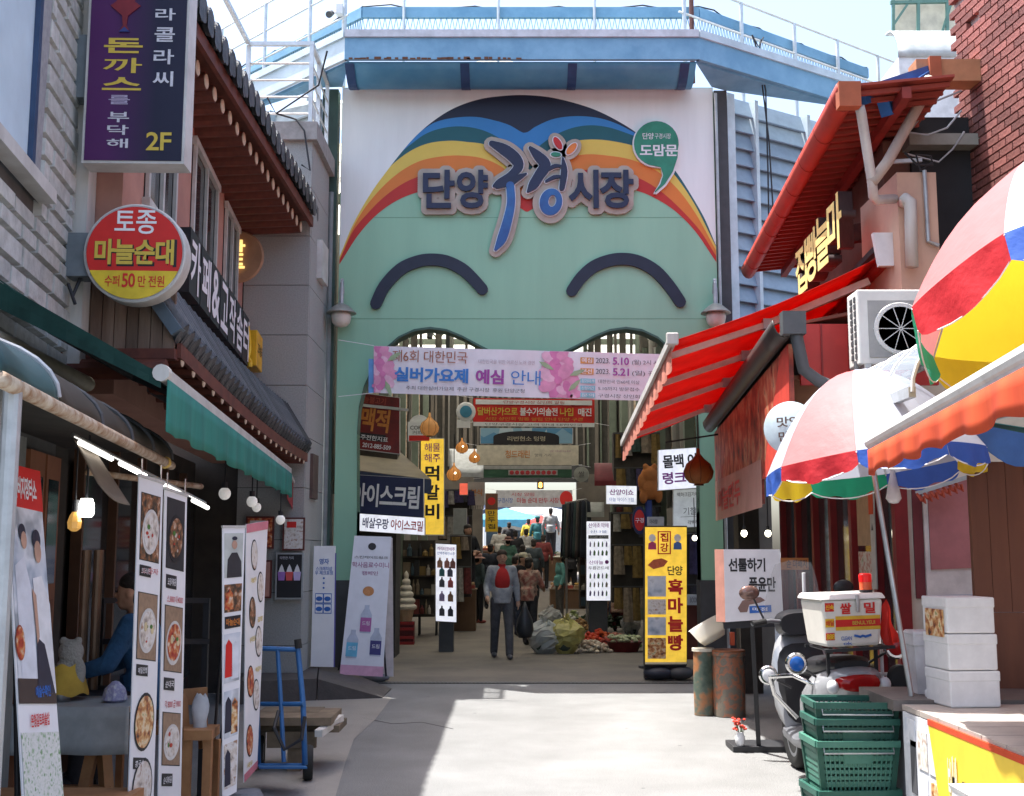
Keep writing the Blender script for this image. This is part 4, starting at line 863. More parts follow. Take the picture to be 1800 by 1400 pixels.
# white down pipes
dp = thing('drain_pipes', 'off white drain pipe running down in a V from two roof gutters', 'pipe', at(1535,345,9.0))
MB().tube([at(1511,188,8.75), at(1514,200,8.78), at(1533,320,9.0), at(1535,345,9.05), at(1540,352,9.1), at(1573,350,9.18)], .04, 10).build('pipe', aluw, dp, smooth=True)
MB().tube([at(1632,140,9.3), at(1626,165,9.2), at(1560,285,9.05), at(1532,322,8.98)], .045, 10).build('pipe', mat('pipe_tan', (.5,.42,.36), .5, streak=True), dp, smooth=True)
dq = thing('wall_pipe', 'white plastic pipe with elbow on the peach pier', 'pipe', at(1600,450,9.15))
MB().tube([at(1588,356,9.18), at(1592,350,9.1), at(1600,355,9.1), at(1601,380,9.1), at(1603,470,9.1)], .05, 10).build('pipe', white_d, dq, smooth=True)
MB().tube([at(1625,300,9.17), at(1632,425,9.17), at(1650,432,9.17)], .018, 8).build('conduit', galv, dq)
MB().tube([at(1590,268,9.17), at(1612,290,9.15), at(1640,290,9.15), at(1636,275,9.15), at(1610,272,9.15), at(1618,300,9.15), at(1640,285,9.15)], .01, 6).build('wire', black, dq)
MB().bar(at(1565,285,9.17), at(1620,282,9.17), .03).build('bracket', galv, dq)
wires = thing('overhead_wires', 'loose grey wires looping in the dark opening beside the brick wall', 'cable', at(1640,260,9.6))
for pts in (((1590,232),(1630,238),(1665,225),(1690,195)),((1590,270),(1650,285),(1675,262),(1695,232)),((1575,260),(1640,180),(1690,160))): MB().tube([at(x,y,9.6) for x, y in pts], .009, 5).build('wire', galv, wires)
# orange box gutter and roof behind it
og = thing('orange_gutter', 'orange brown metal box gutter under the roof at the upper right', 'gutter', at(1650,120,9.5))
a, b = at(1612,142,9.5), at(1700,104,9.5); MB().box(a.x, b.x+.5, 9.5, 9.7, a.z, b.z).build('trough', mat('gutter_tan', (.42,.2,.1), .6, vs=5), og); MB().box(at(1622,0,9.5).x+.02, at(1640,0,9.5).x+.03, 9.46, 9.6, a.z-.04, b.z+.01).build('outlet_box', MATS['gutter_orange'], og)
MB().hexa([(3.4,9.6,5.1),(5.5,9.6,5.1),(5.5,13,5.1),(3.4,13,5.1)], [(3.4,9.6,5.2),(5.5,9.6,5.2),(5.5,13,5.2),(3.4,13,5.2)]).build('ceiling', mat('ceiling_grey', (.25,.25,.22), .8), og)
# rooftop tank and green frame
tk = thing('rooftop_duct', 'white rooftop box with a curved grey duct at the top right', 'duct', at(1620,160,16))
MB().sheet(lambda u, v: (at(1570,0,15.5).x+1.3*u+0, 15.5-.0, 7.4)if False else V((at(1575,0,15.2).x+1.1*u, 15.2+.5*(1-math.cos(v*math.pi/2)), 8.35+.55*math.sin(v*math.pi/2))), 8, 8).build('curved_duct', mat('duct_grey', (.5,.53,.52), .5), tk, smooth=True, solid=.03)
MB().box(at(1575,0,15.2).x, at(1575,0,15.2).x+1.1, 15.2, 16.2, 6.6, 8.35).build('base', mat('tank_white2', (.7,.7,.7), .6), tk)
gf = thing('rooftop_shed', 'green steel framed rooftop shed at the top right corner', 'shed', at(1640,40,17))
for x in (1570,1614,1665,1710): MB().bar(at(x,60,17), at(x,-30,17), .045).build('post', mat('frame_green', (.12,.24,.2), .6), gf)
MB().bar(at(1565,5,17), at(1720,2,17), .05).build('beam', MATS['frame_green'], gf); MB().bar(at(1570,45,17), at(1614,-20,17), .035).build('brace', MATS['frame_green'], gf); MB().bar(at(1655,60,17), at(1680,-20,17), .035).build('brace', MATS['frame_green'], gf)
a, b = at(1572,62,17.1), at(1730,-30,17.1); MB().box(a.x, b.x, 17.1, 17.15, a.z, b.z).build('panel', mat('panel_cream', (.75,.73,.64), .6, trans=.6), gf)
# ---- brick building
bk = thing('brick_building', 'dark red brick building at the upper right corner', 'building', (4.2,8,0))
KX = lambda y: 3.98+.096*(10-y)
def kq(y, z, o=0): return V((KX(y)-o, y-.096*o, z))
MB().hexa([kq(10,0,-.02), kq(4.5,0,-.02), kq(4.5,0,-2), kq(10,0,-2)], [kq(10,8,-.02), kq(4.5,8,-.02), kq(4.5,8,-2), kq(10,8,-2)]).build('mortar_wall', mortar, bk)
bmesh_ = MB().box(-.098,.098,-.012,.03,-.029,.029).mesh('brick', brickm)
Ud = V((.096,-1,0)).normalized(); random.seed(5)
for r in range(42):
    z = 3.95+r*.073; u = .1*(r%2)
    for k in range(7):
        s = u+.1+k*.21; y = 10-s*.9954
        if s > 1.55 or (random.random() < .012): continue
        M = mframe(kq(y,z,.0), Ud*(.5 if False else 1), Ud.cross(V((0,0,1))), V((0,0,1)))
        o = inst('brick', bmesh_, bk, M@Matrix.Translation((0,-random.uniform(0,.006) if False else 0,0)))
MB().hexa([kq(8.35,0,.012), kq(4.5,0,.012), kq(4.5,0,-.01), kq(8.35,0,-.01)], [kq(8.35,8,.012), kq(4.5,8,.012), kq(4.5,8,-.01), kq(8.35,8,-.01)]).build('far_bricks', brickm, bk)
# ---- big red awning
ra = thing('red_awning', 'large bright red fabric awning on folding arms on the right', 'awning', (2.2,12,3.3))
n0, n1 = V((1.33,9.6,3.39)), V((1.355,14.2,2.96)); w0, w1 = V((3.1,9.5,4.1)), V((3.3,14.2,3.8))
raf = lambda u, v: n0.lerp(n1,u).lerp(w0.lerp(w1,u), v)+V((0,0,-.045*math.sin(v*math.pi)-.012*math.sin(u*25)*v))
MB().sheet(raf, 26, 8).build('fabric', redf, ra, smooth=True, solid=.004)
MB().bar(n0+V((0,-.05,0)), n1, .06, .07).build('front_bar', aluw, ra); MB().obox(n0+V((0,-.07,.01)), .1, .05, .1).build('end_cap', white_d, ra, bevel=.01)
def rv(u, v):
    p = n0.lerp(n1,u); s_ = abs(math.sin(u*math.pi*14)); return p+V((.012*math.sin(u*88)*v, 0, -.03-(.17+.035*s_)*v))
MB().sheet(rv, 168, 2).build('valance', mat('salmon_valance', (.75,.32,.24), .8, vs=8, trans=.35), ra, solid=.003)
armm = mat('arm_pink', (.62,.5,.46), .5)
for u in (.06,.3,.55,.85):
    p, q = V(raf(u,.02))+V((0,0,-.06)), V(raf(u,.97))+V((0,0,-.1)); m_ = p.lerp(q,.5)+V((0,.1,-.03))
    o = MB().bar(p, m_, .07, .05).build('arm', armm, ra); MB().bar(m_, q, .08, .06).build('arm', armm, ra); MB().obox(m_, .09, .09, .09).build('elbow', galv, ra)
MB().cyl(w0+V((.02,-.05,-.02)), w1+V((.02,0,-.02)), .07).build('roller', redp, ra, smooth=40)
MB().prism([(-.1,-.14),(.1,-.14),(.14,.14),(-.14,.14)], w0+V((.02,-.08,.02)), (1,0,0), (0,0,1), 0, .06).build('end_plate', white, ra)
# channel letters above the awning
cl = thing('channel_letters', 'yellow raised channel letters with dark sides above the red awning', 'sign', (3.0,10.6,4.3))
for i, ch in enumerate('마늘빵집'):
    y = 9.75+i*.55; xx = 2.92+.07*(y-9.3)*1
    text(cl, ch, mat('letter_side', (.05,.03,.03), .6), (xx,y+.2,4.5), (0.07,1,0) if False else (0.0,-1,0), (0,0,1), .46, .5, .03, 0, .12, name='letter_body')
    text(cl, ch, mat('letter_face', (.8,.66,.25), .5), (xx,y+.2,4.5), (0,-1,0), (0,0,1), .46, .5, .025, .125)
MB().bar((3.1,9.7,4.2), (3.25,12.1,4.2), .05).build('rail', darkgrey, cl)
# ---- red food shop under the awning
fs = thing('red_food_shop', 'red food shop front with dark gutter and glass doors', 'shop', (2.9,11,0))
h0, h1 = V((1.92,8.0,3.2)), V((2.49,14.5,3.2)); HX = lambda y: h0.x+(h1.x-h0.x)*(y-h0.y)/(h1.y-h0.y)
dgut = mat('gutter_black_brown', (.045,.035,.032), .45, vs=4)
def g2(u, v): a_ = math.pi*v; p = h0.lerp(h1,u); return p+V((-.08*math.cos(a_)-.02,0,.05-.12*math.sin(a_)))
MB().sheet(g2, 10, 8).build('gutter', dgut, fs, smooth=True, solid=.012); MB().bar(h0+V((.09,0,.02)), h1+V((.09,0,.02)), .03, .18).build('fascia', dgut, fs)
MB().hexa([h0+V((.08,.4,.08)), h1+V((.08,0,.08)), (3.4,14.5,3.5), (3.15,8.4,3.5)], [h0+V((.08,.4,.1)), h1+V((.08,0,.1)), (3.4,14.5,3.53), (3.15,8.4,3.53)]).build('roof', mat('roof_brown', (.16,.05,.03), .7), fs)
MB().tube([h0+V((.04,.0,.06)), h0+V((.06,-.03,-.1)), h0+V((.1,-.02,-.3)), h0+V((.2,-.02,-.38)), h0+V((.75,-.02,-.62))], .045, 10).build('down_pipe', mat('pipe_charcoal', (.07,.075,.08), .5), fs, smooth=True)
MB().obox(h0+V((.03,-.04,.02)), .16, .1, .16).build('hopper', MATS['pipe_charcoal'], fs)
MB().box(2.1,3.1,8.38,8.42,2.85,3.3).build('red_boards', redp, fs)
for x in (2.25,2.45,2.65,2.85): MB().box(x,x+.012,8.37,8.38,2.85,3.3).build('board_gap', dred, fs)
MB().hexa([(2.02,8.45,2.9),(2.5,14.3,2.9),(3.3,14.3,2.9),(3.1,8.45,2.9)], [(2.02,8.45,2.93),(2.5,14.3,2.93),(3.3,14.3,2.93),(3.1,8.45,2.93)]).build('ceiling', mat('ceiling_wood', (.2,.08,.035), .7, vs=4), fs)
MB().box(2.72,2.78,9.0,10.6,2.84,2.88).build('tube_lamp', lit, fs)
MB().box(2.68,2.82,9.9,11.2,2.82,2.9).build('lamp_housing', rust, fs)
# picture fascia panels
FP = lambda y, z, o=0: V((HX(y)-.0-o+.02, y+.087*o, z))
pan = thing('picture_fascia', 'row of red food picture panels hanging below the dark gutter', 'sign', FP(11,2.1))
ribs = ramp_mat('red_food_panel', [(.05,.02,.015),(.25,.035,.02),(.42,.07,.035),(.5,.22,.12),(.12,.05,.035)], 5, detail=5)
for i in range(7):
    ya, yb = 8.1+i*.89, 8.1+i*.89+.87; zb = 2.05 if i > 1 else 2.25
    MB().hexa([FP(ya,zb), FP(yb,zb), FP(yb,zb,-.03), FP(ya,zb,-.03)], [FP(ya,3.1), FP(yb,3.1), FP(yb,3.1,-.03), FP(ya,3.1,-.03)]).build('picture_panel', ribs, pan)
MB().hexa([FP(9.8,2.02,.006), FP(14.3,2.02,.006), FP(14.3,2.02,.002), FP(9.8,2.02,.002)], [FP(9.8,2.42,.006), FP(14.3,2.42,.006), FP(14.3,2.5,.002), FP(9.8,2.42,.002)]).build('title_strip', mat('pink_strip', (.5,.27,.22), .6, vs=2), pan)
text(pan, '마늘만두', redprint, FP(12.6,2.24,.006), (-.0865,-1,0), (0,0,1), 2.4, .26, .02, .006)
MB().hexa([FP(8.1,2.25,.006), FP(9.7,2.25,.006), FP(9.7,2.25,.002), FP(8.1,2.25,.002)], [FP(8.1,3.1,.006), FP(8.45,3.1,.006), FP(8.45,3.1,.002), FP(8.1,3.1,.002)]).build('torn_sheet', mat('red_sheet', (.55,.05,.03), .6, vs=6), pan)
# inner shopfront: red frames, glass, posters
SX = lambda y: 2.95+.05*(y-9)
for i, y in enumerate((8.9,9.5,10.3,11.1,11.9,12.8,13.7)):
    MB().box(SX(y)-.05, SX(y)+.05, y-.04, y+.04, 0, 2.9).build('frame_post', dred, fs)
    if i < 6:
        yn = (8.9,9.5,10.3,11.1,11.9,12.8,13.7)[i+1]
        MB().hexa([(SX(y)+.01,y+.04,.15),(SX(yn)+.01,yn-.04,.15),(SX(yn)+.03,yn-.04,.15),(SX(y)+.03,y+.04,.15)], [(SX(y)+.01,y+.04,2.6),(SX(yn)+.01,yn-.04,2.6),(SX(yn)+.03,yn-.04,2.6),(SX(y)+.03,y+.04,2.6)]).build('pane', glass, fs)
MB().box(2.7,2.95,14.0,14.3,0,2.9).build('end_wall', interior, fs)
def wall_sheet(name, label, cat, y0, y1, z0, z1, m, o=.02):
    t = thing(name, label, cat, (SX(y0)-o,(y0+y1)/2,z0)); MB().hexa([(SX(y0)-o,y0,z0),(SX(y1)-o,y1,z0),(SX(y1)-o+.01,y1,z0),(SX(y0)-o+.01,y0,z0)], [(SX(y0)-o,y0,z1),(SX(y1)-o,y1,z1),(SX(y1)-o+.01,y1,z1),(SX(y0)-o+.01,y0,z1)]).build('sheet', m, t); return t
wall_sheet('door_poster', 'tan cloth poster on the shop glass door', 'poster', 9.6, 10.15, 1.7, 2.25, mat('tan_print', (.4,.24,.13), .6, vs=12))
t = wall_sheet('door_poster', 'white menu poster with small pictures low on the shop glass', 'poster', 9.6, 10.15, 1.05, 1.65, ramp_mat('menu_print', [(.5,.46,.4),(.6,.56,.5),(.4,.12,.08),(.55,.5,.45),(.2,.25,.12)], 14))
t = wall_sheet('door_poster', 'narrow orange and white notice on the red door frame', 'poster', 9.44, 9.57, 1.35, 2.3, mat('grey_print', (.5,.47,.43), .6), .056); MB().box(SX(9.44)-.062, SX(9.44)-.057, 9.45, 9.56, 1.95, 2.2).build('orange_patch', orangef, t)
text(t, '▲', black, (SX(9.5)-.056,9.5,1.85), (0,-1,0), (0,0,1), .05,.06,0,.003)
t = thing('orange_notice', 'orange notice strip with black letters behind the white sign board', 'sign', at(1398,992,11))
a, b = at(1372,1002,11), at(1421,981,11); MB().box(a.x,b.x,11,11.02,a.z,b.z).build('sheet', mat('orange_print', (.55,.2,.06), .6), t); text(t, '순 마배지', black, ((a.x+b.x)/2+.02,11,(a.z+b.z)/2), (1,0,0),(0,0,1), .19,.075,.01,.003)
# round pale sign under the awning
rsn = thing('round_pale_sign', 'round pale blue sign with dark lettering behind the first parasol', 'sign', at(1385,745,7.9)); c_ = at(1388,752,7.9)
MB().lathe([(0,-.05),(.17,-.05),(.18,-.04),(.18,.0),(.165,.006),(0,.006)], 32, c_, Matrix.Rotation(-.5,3,'Z')@Matrix.Rotation(math.pi/2,3,'X')).build('disc', mat('pale_sign', (.55,.68,.72), .5), rsn, smooth=30)
UR = V((math.cos(-.5), math.sin(-.5), 0)); text(rsn, '맛있', mat('brown_ink', (.1,.06,.05), .6), c_+V((0,0,.04)), UR, (0,0,1), .17,.07,.02,.012); text(rsn, '만두', mat('brown_ink', None), c_+V((0,0,-.06)), UR, (0,0,1), .15,.07,.02,.012)
# two small bulbs in the shop
def bulb(p, label, m=litw, r=.03, cord=.4, group=None, z1=None):
    t = thing('hanging_bulb', label, 'bulb', p, 0, group); MB().ell(p, r, r, r*1.15, 12, 8).build('bulb', m, t, smooth=True); MB().cyl(V(p)+V((0,0,r)), V(p)+V((0,0,r*2.4)), r*.5, n=8).build('socket', black, t); MB().cyl(V(p)+V((0,0,r*2.4)), V(p)+V((0,0,cord)), .006, n=5).build('cord', black, t)
for px, lab in ((1308,'glowing bulb on the left of the pair under the red food shop ceiling'),(1350,'glowing bulb on the right of the pair under the red food shop ceiling')): bulb(at(px,938,11.5), lab, cord=.9)
bulb(at(1221,946,14.6), 'small glowing bulb hanging beside the right gate post', cord=.5)
# ---- air conditioner, arched sheet, tarp
ac = thing('air_conditioner', 'white outdoor air conditioner unit above the arched plastic canopy', 'air conditioner', (2.66,8.05,2.95))
MB().box(2.4,2.93,7.95,8.2,2.93,3.46).build('case', mat('ac_white', (.62,.61,.58), .5, var=.05), ac, bevel=.012)
MB().box(2.47,2.9,7.942,7.95,2.98,3.38).build('grille_plate', mat('ac_grey', (.3,.3,.29), .5), ac)
for r_ in (.03,.055,.08,.105,.13,.155,.18): MB().lathe([(r_,-.002),(r_+.006,0),(r_,.004)], 32, (2.69,7.938,3.18), Matrix.Rotation(math.pi/2,3,'X')).build('guard_ring', aluw, ac)
for k in range(10): an = math.pi*2*k/10; MB().bar((2.69,7.936,3.18), (2.69+.19*math.cos(an),7.936,3.18+.19*math.sin(an)), .005).build('guard_spoke', aluw, ac)
for k in range(9): MB().box(2.394,2.4,7.99,8.03,2.98+.05*k,3.015+.05*k).build('vent_slot', darkgrey, ac); MB().box(2.394,2.4,8.07,8.12,2.98+.05*k,3.015+.05*k).build('vent_slot', darkgrey, ac)
for x in (2.45,2.85): MB().bar((x,7.92,2.915), (x,8.4,2.915), .04, .03).build('bracket', galv, ac)
pc = thing('arched_canopy', 'clear arched plastic canopy below the air conditioner', 'canopy', (2.4,7.4,2.5))
def pcf(u, v): a_ = v*math.pi*.6; return V((2.2+.62*(1-math.cos(a_))*.8, 7.75-1.4*u, 2.52+.42*math.sin(a_)))
clear = mat('clear_sheet', (.42,.48,.56), .2, alpha=.5, var=.02)
MB().sheet(pcf, 6, 12).build('sheet', clear, pc, smooth=True)
for u in (0,.33,.66,1): MB().tube([pcf(u, v/10) for v in range(11)], .012, 6).build('rib', aluw, pc)
MB().bar(pcf(0,0), pcf(1,0), .04, .06).build('edge_bar', galv, pc)
tp_ = thing('teal_tarp', 'teal and blue tarp stretched behind the first parasol', 'tarp', (2.6,7.0,2.3))
MB().sheet(lambda u, v: V((2.3+1.0*u, 6.9+.7*v, 2.5-.16*u+.05*v)), 6, 4).build('sheet', mat('tarp_teal', (.02,.19,.2), .6, trans=.2), tp_, solid=.005)
MB().sheet(lambda u, v: V((2.28+.8*u, 6.9, 2.5-.16*u-(.16+.05*math.sin(u*9))*v)), 16, 2).build('flap', mat('tarp_blue', (.04,.12,.35), .6), tp_, solid=.004)
# ---- painted end wall of the right stall
pwall = thing('painted_wall', 'cream wall with maroon and grey painted panels behind the right stall', 'wall', (3.3,8.9,0))
MB().box(3.0,4.6,8.9,9.1,0,3.0).build('wall', cream, pwall)
a, b = at(1612,1060,8.88), at(1626,770,8.88); MB().box(a.x, b.x-.0, 8.885, 8.9, 1.3, 2.6).build('maroon_stripe', mat('maroon_paint', (.17,.035,.04), .7), pwall)
a = at(1626,0,8.88); MB().box(at(1622,900,8.88).x, 4.6, 8.86, 8.9, 0, 2.2).build('white_field', mat('wall_white', (.72,.7,.66), .8), pwall)
a, b = at(1637,1002,8.85), at(1740,858,8.85); MB().hexa([(a.x,8.845,a.z),(4.5,8.845,a.z+.06),(4.5,8.86,a.z+.06),(a.x,8.86,a.z)], [(a.x,8.845,2.2),(4.5,8.845,2.2),(4.5,8.86,2.2),(a.x,8.86,2.2)]).build('maroon_panel', mat('maroon_lit', (.42,.17,.17), .7, vs=4), pwall)  # panel maroon lightened so its colour carries brighter light
a = at(1640,1040,8.85); MB().hexa([(a.x,8.845,.3),(4.5,8.845,.3),(4.5,8.86,.3),(a.x,8.86,.3)], [(a.x,8.845,a.z-.03),(4.5,8.845,a.z+.02),(4.5,8.86,a.z+.02),(a.x,8.86,a.z-.03)]).build('grey_panel', mat('panel_bluegrey', (.45,.48,.54), .7), pwall)
rr = thing('red_hook_rail', 'red plastic hook rail on the painted wall', 'rail', at(1650,865,8.7))
MB().bar(at(1610,868,8.75), at(1710,836,8.6), .03).build('bar', galv, rr)
for i in range(7): p = at(1612+i*11,868-i*3.5,8.74-.01*i); MB().tube([p, p+V((.02,-.03,-.05)), p+V((.05,-.02,-.07)), p+V((.04,-.02,-.02))], .012, 6).build('hook', mat('hook_red', (.55,.1,.05), .5), rr)
tb = thing('hanging_plastic_bag', 'clear plastic bag hanging beside the shop post', 'bag', at(1568,850,7.6)); c_ = at(1570,855,7.6)
MB().lathe([(.01,.14),(.018,.08),(.04,-.02),(.05,-.08),(.03,-.11),(0,-.115)], 14, c_).build('bag', mat('clear_bag', (.75,.75,.75), .15, alpha=.6), tb, smooth=True)
# ================================================================ STREET OBJECTS, LEFT
class Board:
    """flat printed sheet between four corners (TL, TR, BR, BL); u right, v down, 0..1"""
    def __init__(s, name, label, cat, tl, tr, br, bl, m, th=.006, group=None, parent=None):
        s.c = [V(p) for p in (tl, tr, br, bl)]
        pn = (s.c[1]-s.c[0]).cross(s.c[0]-s.c[3]); ey = V((0,0,CAMZ)); dr_ = s.c[2]-ey; s.c[2] = ey+dr_*((s.c[0]-ey).dot(pn)/dr_.dot(pn))   # keep the sheet planar
        s.U = (s.c[1]-s.c[0]).normalized(); s.n = (s.c[1]-s.c[0]).cross(s.c[0]-s.c[3]).normalized()
        s.Vv = s.n.cross(s.U).normalized()
        s.t = thing(name, label, cat, (s.c[2]+s.c[3])/2, 0, group) if parent is None else parent
        a = [s.c[3], s.c[2], s.c[1], s.c[0]]
        s.face = MB().hexa([p-s.n*th for p in a], a).build('sheet', m, s.t)
        s.k = 0
    def P(s, u, v, d=0): return s.c[0].lerp(s.c[1],u).lerp(s.c[3].lerp(s.c[2],u), v)+s.n*d
    def q(s, name, m, u0, u1, v0, v1, d=.003):
        p = [s.P(u0,v1,d), s.P(u1,v1,d), s.P(u1,v0,d), s.P(u0,v0,d)]
        return MB().hexa([x-s.n*.001 for x in p], p).build(name, m, s.t)
    def disc(s, name, m, u, v, r, asp=1, d=.003, n=22, rim=None):
        W_ = (s.c[1]-s.c[0]).length; c = s.P(u, v, d); Vd = (s.c[0]-s.c[3]).normalized()
        pl = [(r*math.cos(2*math.pi*i/n), r*asp*math.sin(2*math.pi*i/n)) for i in range(n)]
        if rim: MB().prism([(a*1.12, b*1.12) for a, b in pl], c-s.n*.001, s.U, s.Vv, -.0005, 0).build('plate_rim', rim, s.t)
        return MB().prism(pl, c, s.U, s.Vv, 0, .001).build(name, m, s.t)
    def blob(s, name, m, pts, d=.004):
        p = [s.P(u, v, d) for u, v in pts]; b = MB(); b.poly(*p); 
        return b.build(name, m, s.t)
    def tx(s, body, m, u, v, w, h, bold=.01, d=.004):
        return text(s.t, body, m, s.P(u, v), s.U, s.Vv, w, h, bold, d)
inkr = mat('red_ink', (.5,.04,.05), .55); inkk = mat('grey_ink', (.1,.1,.11), .55); inkp = mat('purple_ink', (.32,.06,.32), .55); inkblue = mat('blue_ink', (.03,.13,.45), .55); inkbr = mat('brown_ink2', (.33,.12,.06), .55)
skin = mat('skin', (.5,.28,.19), .55, var=.08); skin_p = mat('printed_skin', (.5,.3,.22), .6)
photo_w = ramp_mat('photo_cool', [(.2,.26,.34),(.5,.55,.62),(.68,.7,.74),(.3,.33,.36)], 5)
# tall banner with chefs
b = Board('standing_banner', 'tall leaning banner with red header and two chefs at the far left', 'banner', at(8,813,5.0), at(69,829,5.3), at(114,1430,5.2), at(42,1440,4.9), whites)
b.q('photo_print', photo_w, .04, .98, .125, .62); b.q('red_header', redprint, 0, 1, 0, .125, .004); b.tx('아버지장터소', whites, .5, .065, .2, .1, .03, .006)
coat = mat('coat_print', (.66,.68,.74), .6); hair_p = mat('hair_print', (.03,.03,.05), .6)
b.blob('chef_print', coat, [(.1,.30),(.35,.27),(.5,.36),(.52,.62),(.12,.62)], .005); b.blob('chef_print', mat('coat2', (.74,.74,.76), .6), [(.55,.33),(.8,.32),(.98,.4),(.98,.66),(.72,.66),(.6,.5)], .006)
b.disc('hair_patch', hair_p, .33, .2, .03, 1.3, .0065); b.disc('face_print', skin_p, .36, .222, .024, 1.6, .0075); b.disc('hair_patch', hair_p, .71, .215, .036, 1.3, .008); b.disc('face_print', skin_p, .72, .25, .029, 1.7, .009); b.blob('arm_print', skin_p, [(.5,.36),(.6,.38),(.62,.5),(.55,.52)], .0085)
b.blob('apron_print', hair_p, [(.55,.5),(.75,.52),(.95,.66),(.5,.66)], .007); b.disc('bowl_print', foodr, .12, .52, .035, 1.9, .007, rim=mat('bowl_red', (.35,.07,.04), .5))
b.q('photo_print', mat('dark_print', (.06,.04,.035), .6), 0.02, .98, .62, .69, .005)
b.tx('예술수확인', inkblue, .62, .655, .13, .05, .03, .008); b.tx('온형갈트뢰솥밥', redprint, .5, .735, .16, .055, .02, .008); b.q('rice_print', ramp_mat('rice_print', [(.25,.4,.22),(.6,.62,.58),(.7,.7,.68),(.15,.3,.12)], 40), .03, .98, .77, .97, .004)
MB().cyl(b.P(.5,.0,-.04), b.P(.5,1.0,-.12), .012).build('pole', black, b.t); MB().cyl(b.P(-.05,.02,-.01), b.P(1.05,.02,-.01), .012).build('top_rod', black, b.t)
q = b.P(.5,1,-.12); MB().cyl(q, (q.x,q.y,0), .012).build('pole', black, b.t); MB().lathe([(.2,0),(.2,.03),(.05,.05)], 20, (q.x,q.y,0)).build('base', black, b.t)
# hanging pair of menu banners
plw = mat('plate_white', (.62,.6,.58), .5); garn = [mat('garnish_%d' % i, c, .6) for i, c in enumerate(((.08,.2,.04),(.45,.05,.03),(.6,.5,.3),(.6,.55,.5)))]
def dish(b, m, v0, v1):
    W_ = (b.c[1]-b.c[0]).length; H_ = (b.c[0]-b.c[3]).length; vm = (v0+v1)/2+(v1-v0)*.06; ry = (v1-v0)*H_*.34; rx = W_*.34
    b.q('food_picture', random.choice((foodd, mat('table_print', (.3,.2,.13), .6, vs=30), mat('cloth_print', (.5,.47,.44), .6, vs=20))) if m is not foodd else mat('slate_print', (.03,.03,.035), .6), .125, .875, v0+.003, v1-.003, .003)
    b.disc('plate_print', plw if m is not foodd else black, .5, vm, rx, ry/rx, .0045); b.disc('dish_print', m, .5, vm-.002, rx*.84, ry/rx, .006)
    for k in range(7): a = random.uniform(0,6.28); q_ = random.uniform(.1,.6); b.disc('garnish_print', random.choice(garn), .5+.34*q_*math.cos(a), vm+(v1-v0)*.34*q_*math.sin(a), rx*random.uniform(.08,.2), random.uniform(.5,1.3), .0075+.0002*k, 9)
def menu(b, items):
    random.seed(31)
    for kind, v0, v1, m in items:
        if kind == 'p': b.q('picture_frame', black, .1, .9, v0, v1, .002); dish(b, m, v0, v1)
        elif kind == 'o': b.disc('food_picture', m, .5, (v0+v1)/2, (b.c[1]-b.c[0]).length*.36, 1.25, .004, rim=black)
        elif kind == 'l': b.q('name_plate', black, .12, .58, v0, v1, .003); b.tx(m, whites, .35, (v0+v1)/2, (b.c[1]-b.c[0]).length*.36, (v1-v0)*.55*(b.c[0]-b.c[3]).length, .005, .006)
        elif kind == 't': b.tx(m, inkr, .52, (v0+v1)/2, (b.c[1]-b.c[0]).length*.7, (v1-v0)*(b.c[0]-b.c[3]).length, .003, .005)
b = Board('hanging_menu', 'left one of two long white food menu banners hanging from the canopy rail', 'menu', at(245,833,6.3), at(287,846,6.6), at(270,1402,6.6), at(226,1402,6.3), whites)
menu(b, [('p',.055,.27,foodw),('l',.285,.32,'코다리냉면'),('t',.29,.31,'소.중자'),('p',.37,.58,foodw),('l',.595,.63,'메밀전병'),('o',.68,.86,foods),('l',.88,.915,'콩국수'),('o',.94,1.0,foodw)])
for u in (.1,.9): MB().cyl(b.P(u,.0), b.P(u,-.05,.0), .004, n=5).build('hook', steel, b.t)
MB().bar(b.P(-.02,.005), b.P(1.02,.005), .016).build('top_rod', aluw, b.t)
b = Board('hanging_menu', 'right one of two long white food menu banners hanging from the canopy rail', 'menu', at(290,856,6.8), at(329,869,7.1), at(318,1402,7.1), at(278,1402,6.8), whites)
menu(b, [('p',.03,.265,foodd),('l',.285,.33,'오징어볶음'),('t',.35,.375,'소.30000 대.40000'),('p',.385,.6,foodr),('l',.62,.66,'순대국'),('t',.69,.715,'각 8000 곱 9000'),('p',.73,.9,foodw),('l',.925,.965,'순대볶음')])
for u in (.1,.9): MB().cyl(b.P(u,.0), b.P(u,-.05,.0), .004, n=5).build('hook', steel, b.t)
MB().bar(b.P(-.02,.005), b.P(1.02,.005), .016).build('top_rod', aluw, b.t)
# x-banners nearer the road
b = Board('menu_banner', 'narrow banner with cook portrait and food photos beside the hand truck', 'banner', at(391,924,7.6), at(431,924,7.75), at(416,1392,7.7), at(391,1406,7.5), whites)
b.q('portrait_print', mat('portrait_bg', (.5,.53,.5), .6), .08, .92, .03, .20); b.blob('portrait_print', mat('portrait_coat', (.035,.035,.04), .6), [(.18,.20),(.22,.13),(.4,.105),(.65,.105),(.85,.14),(.88,.20)], .005); b.disc('face_print', skin_p, .52, .075, .022, 1.25, .006); b.disc('hair_patch', hair_p, .52, .05, .021, .6, .007)
for v0, v1, m in ((.225,.33,foodd),(.41,.59,photo_w),(.62,.79,photo_w),(.81,.97,foodw)): b.q('food_picture', m, .08, .92, v0, v1)
for uu, v0, v1, m in ((.3,.24,.32,foodr),(.3,.43,.57,redprint),(.65,.44,.58,coat),(.3,.64,.77,hair_p),(.68,.65,.78,foods),(.3,.83,.96,hair_p)): b.blob('print_patch', m, [(uu-.2,v1),(uu-.15,v0+.02),(uu,v0),(uu+.18,v0+.02),(uu+.22,v1)], .005)
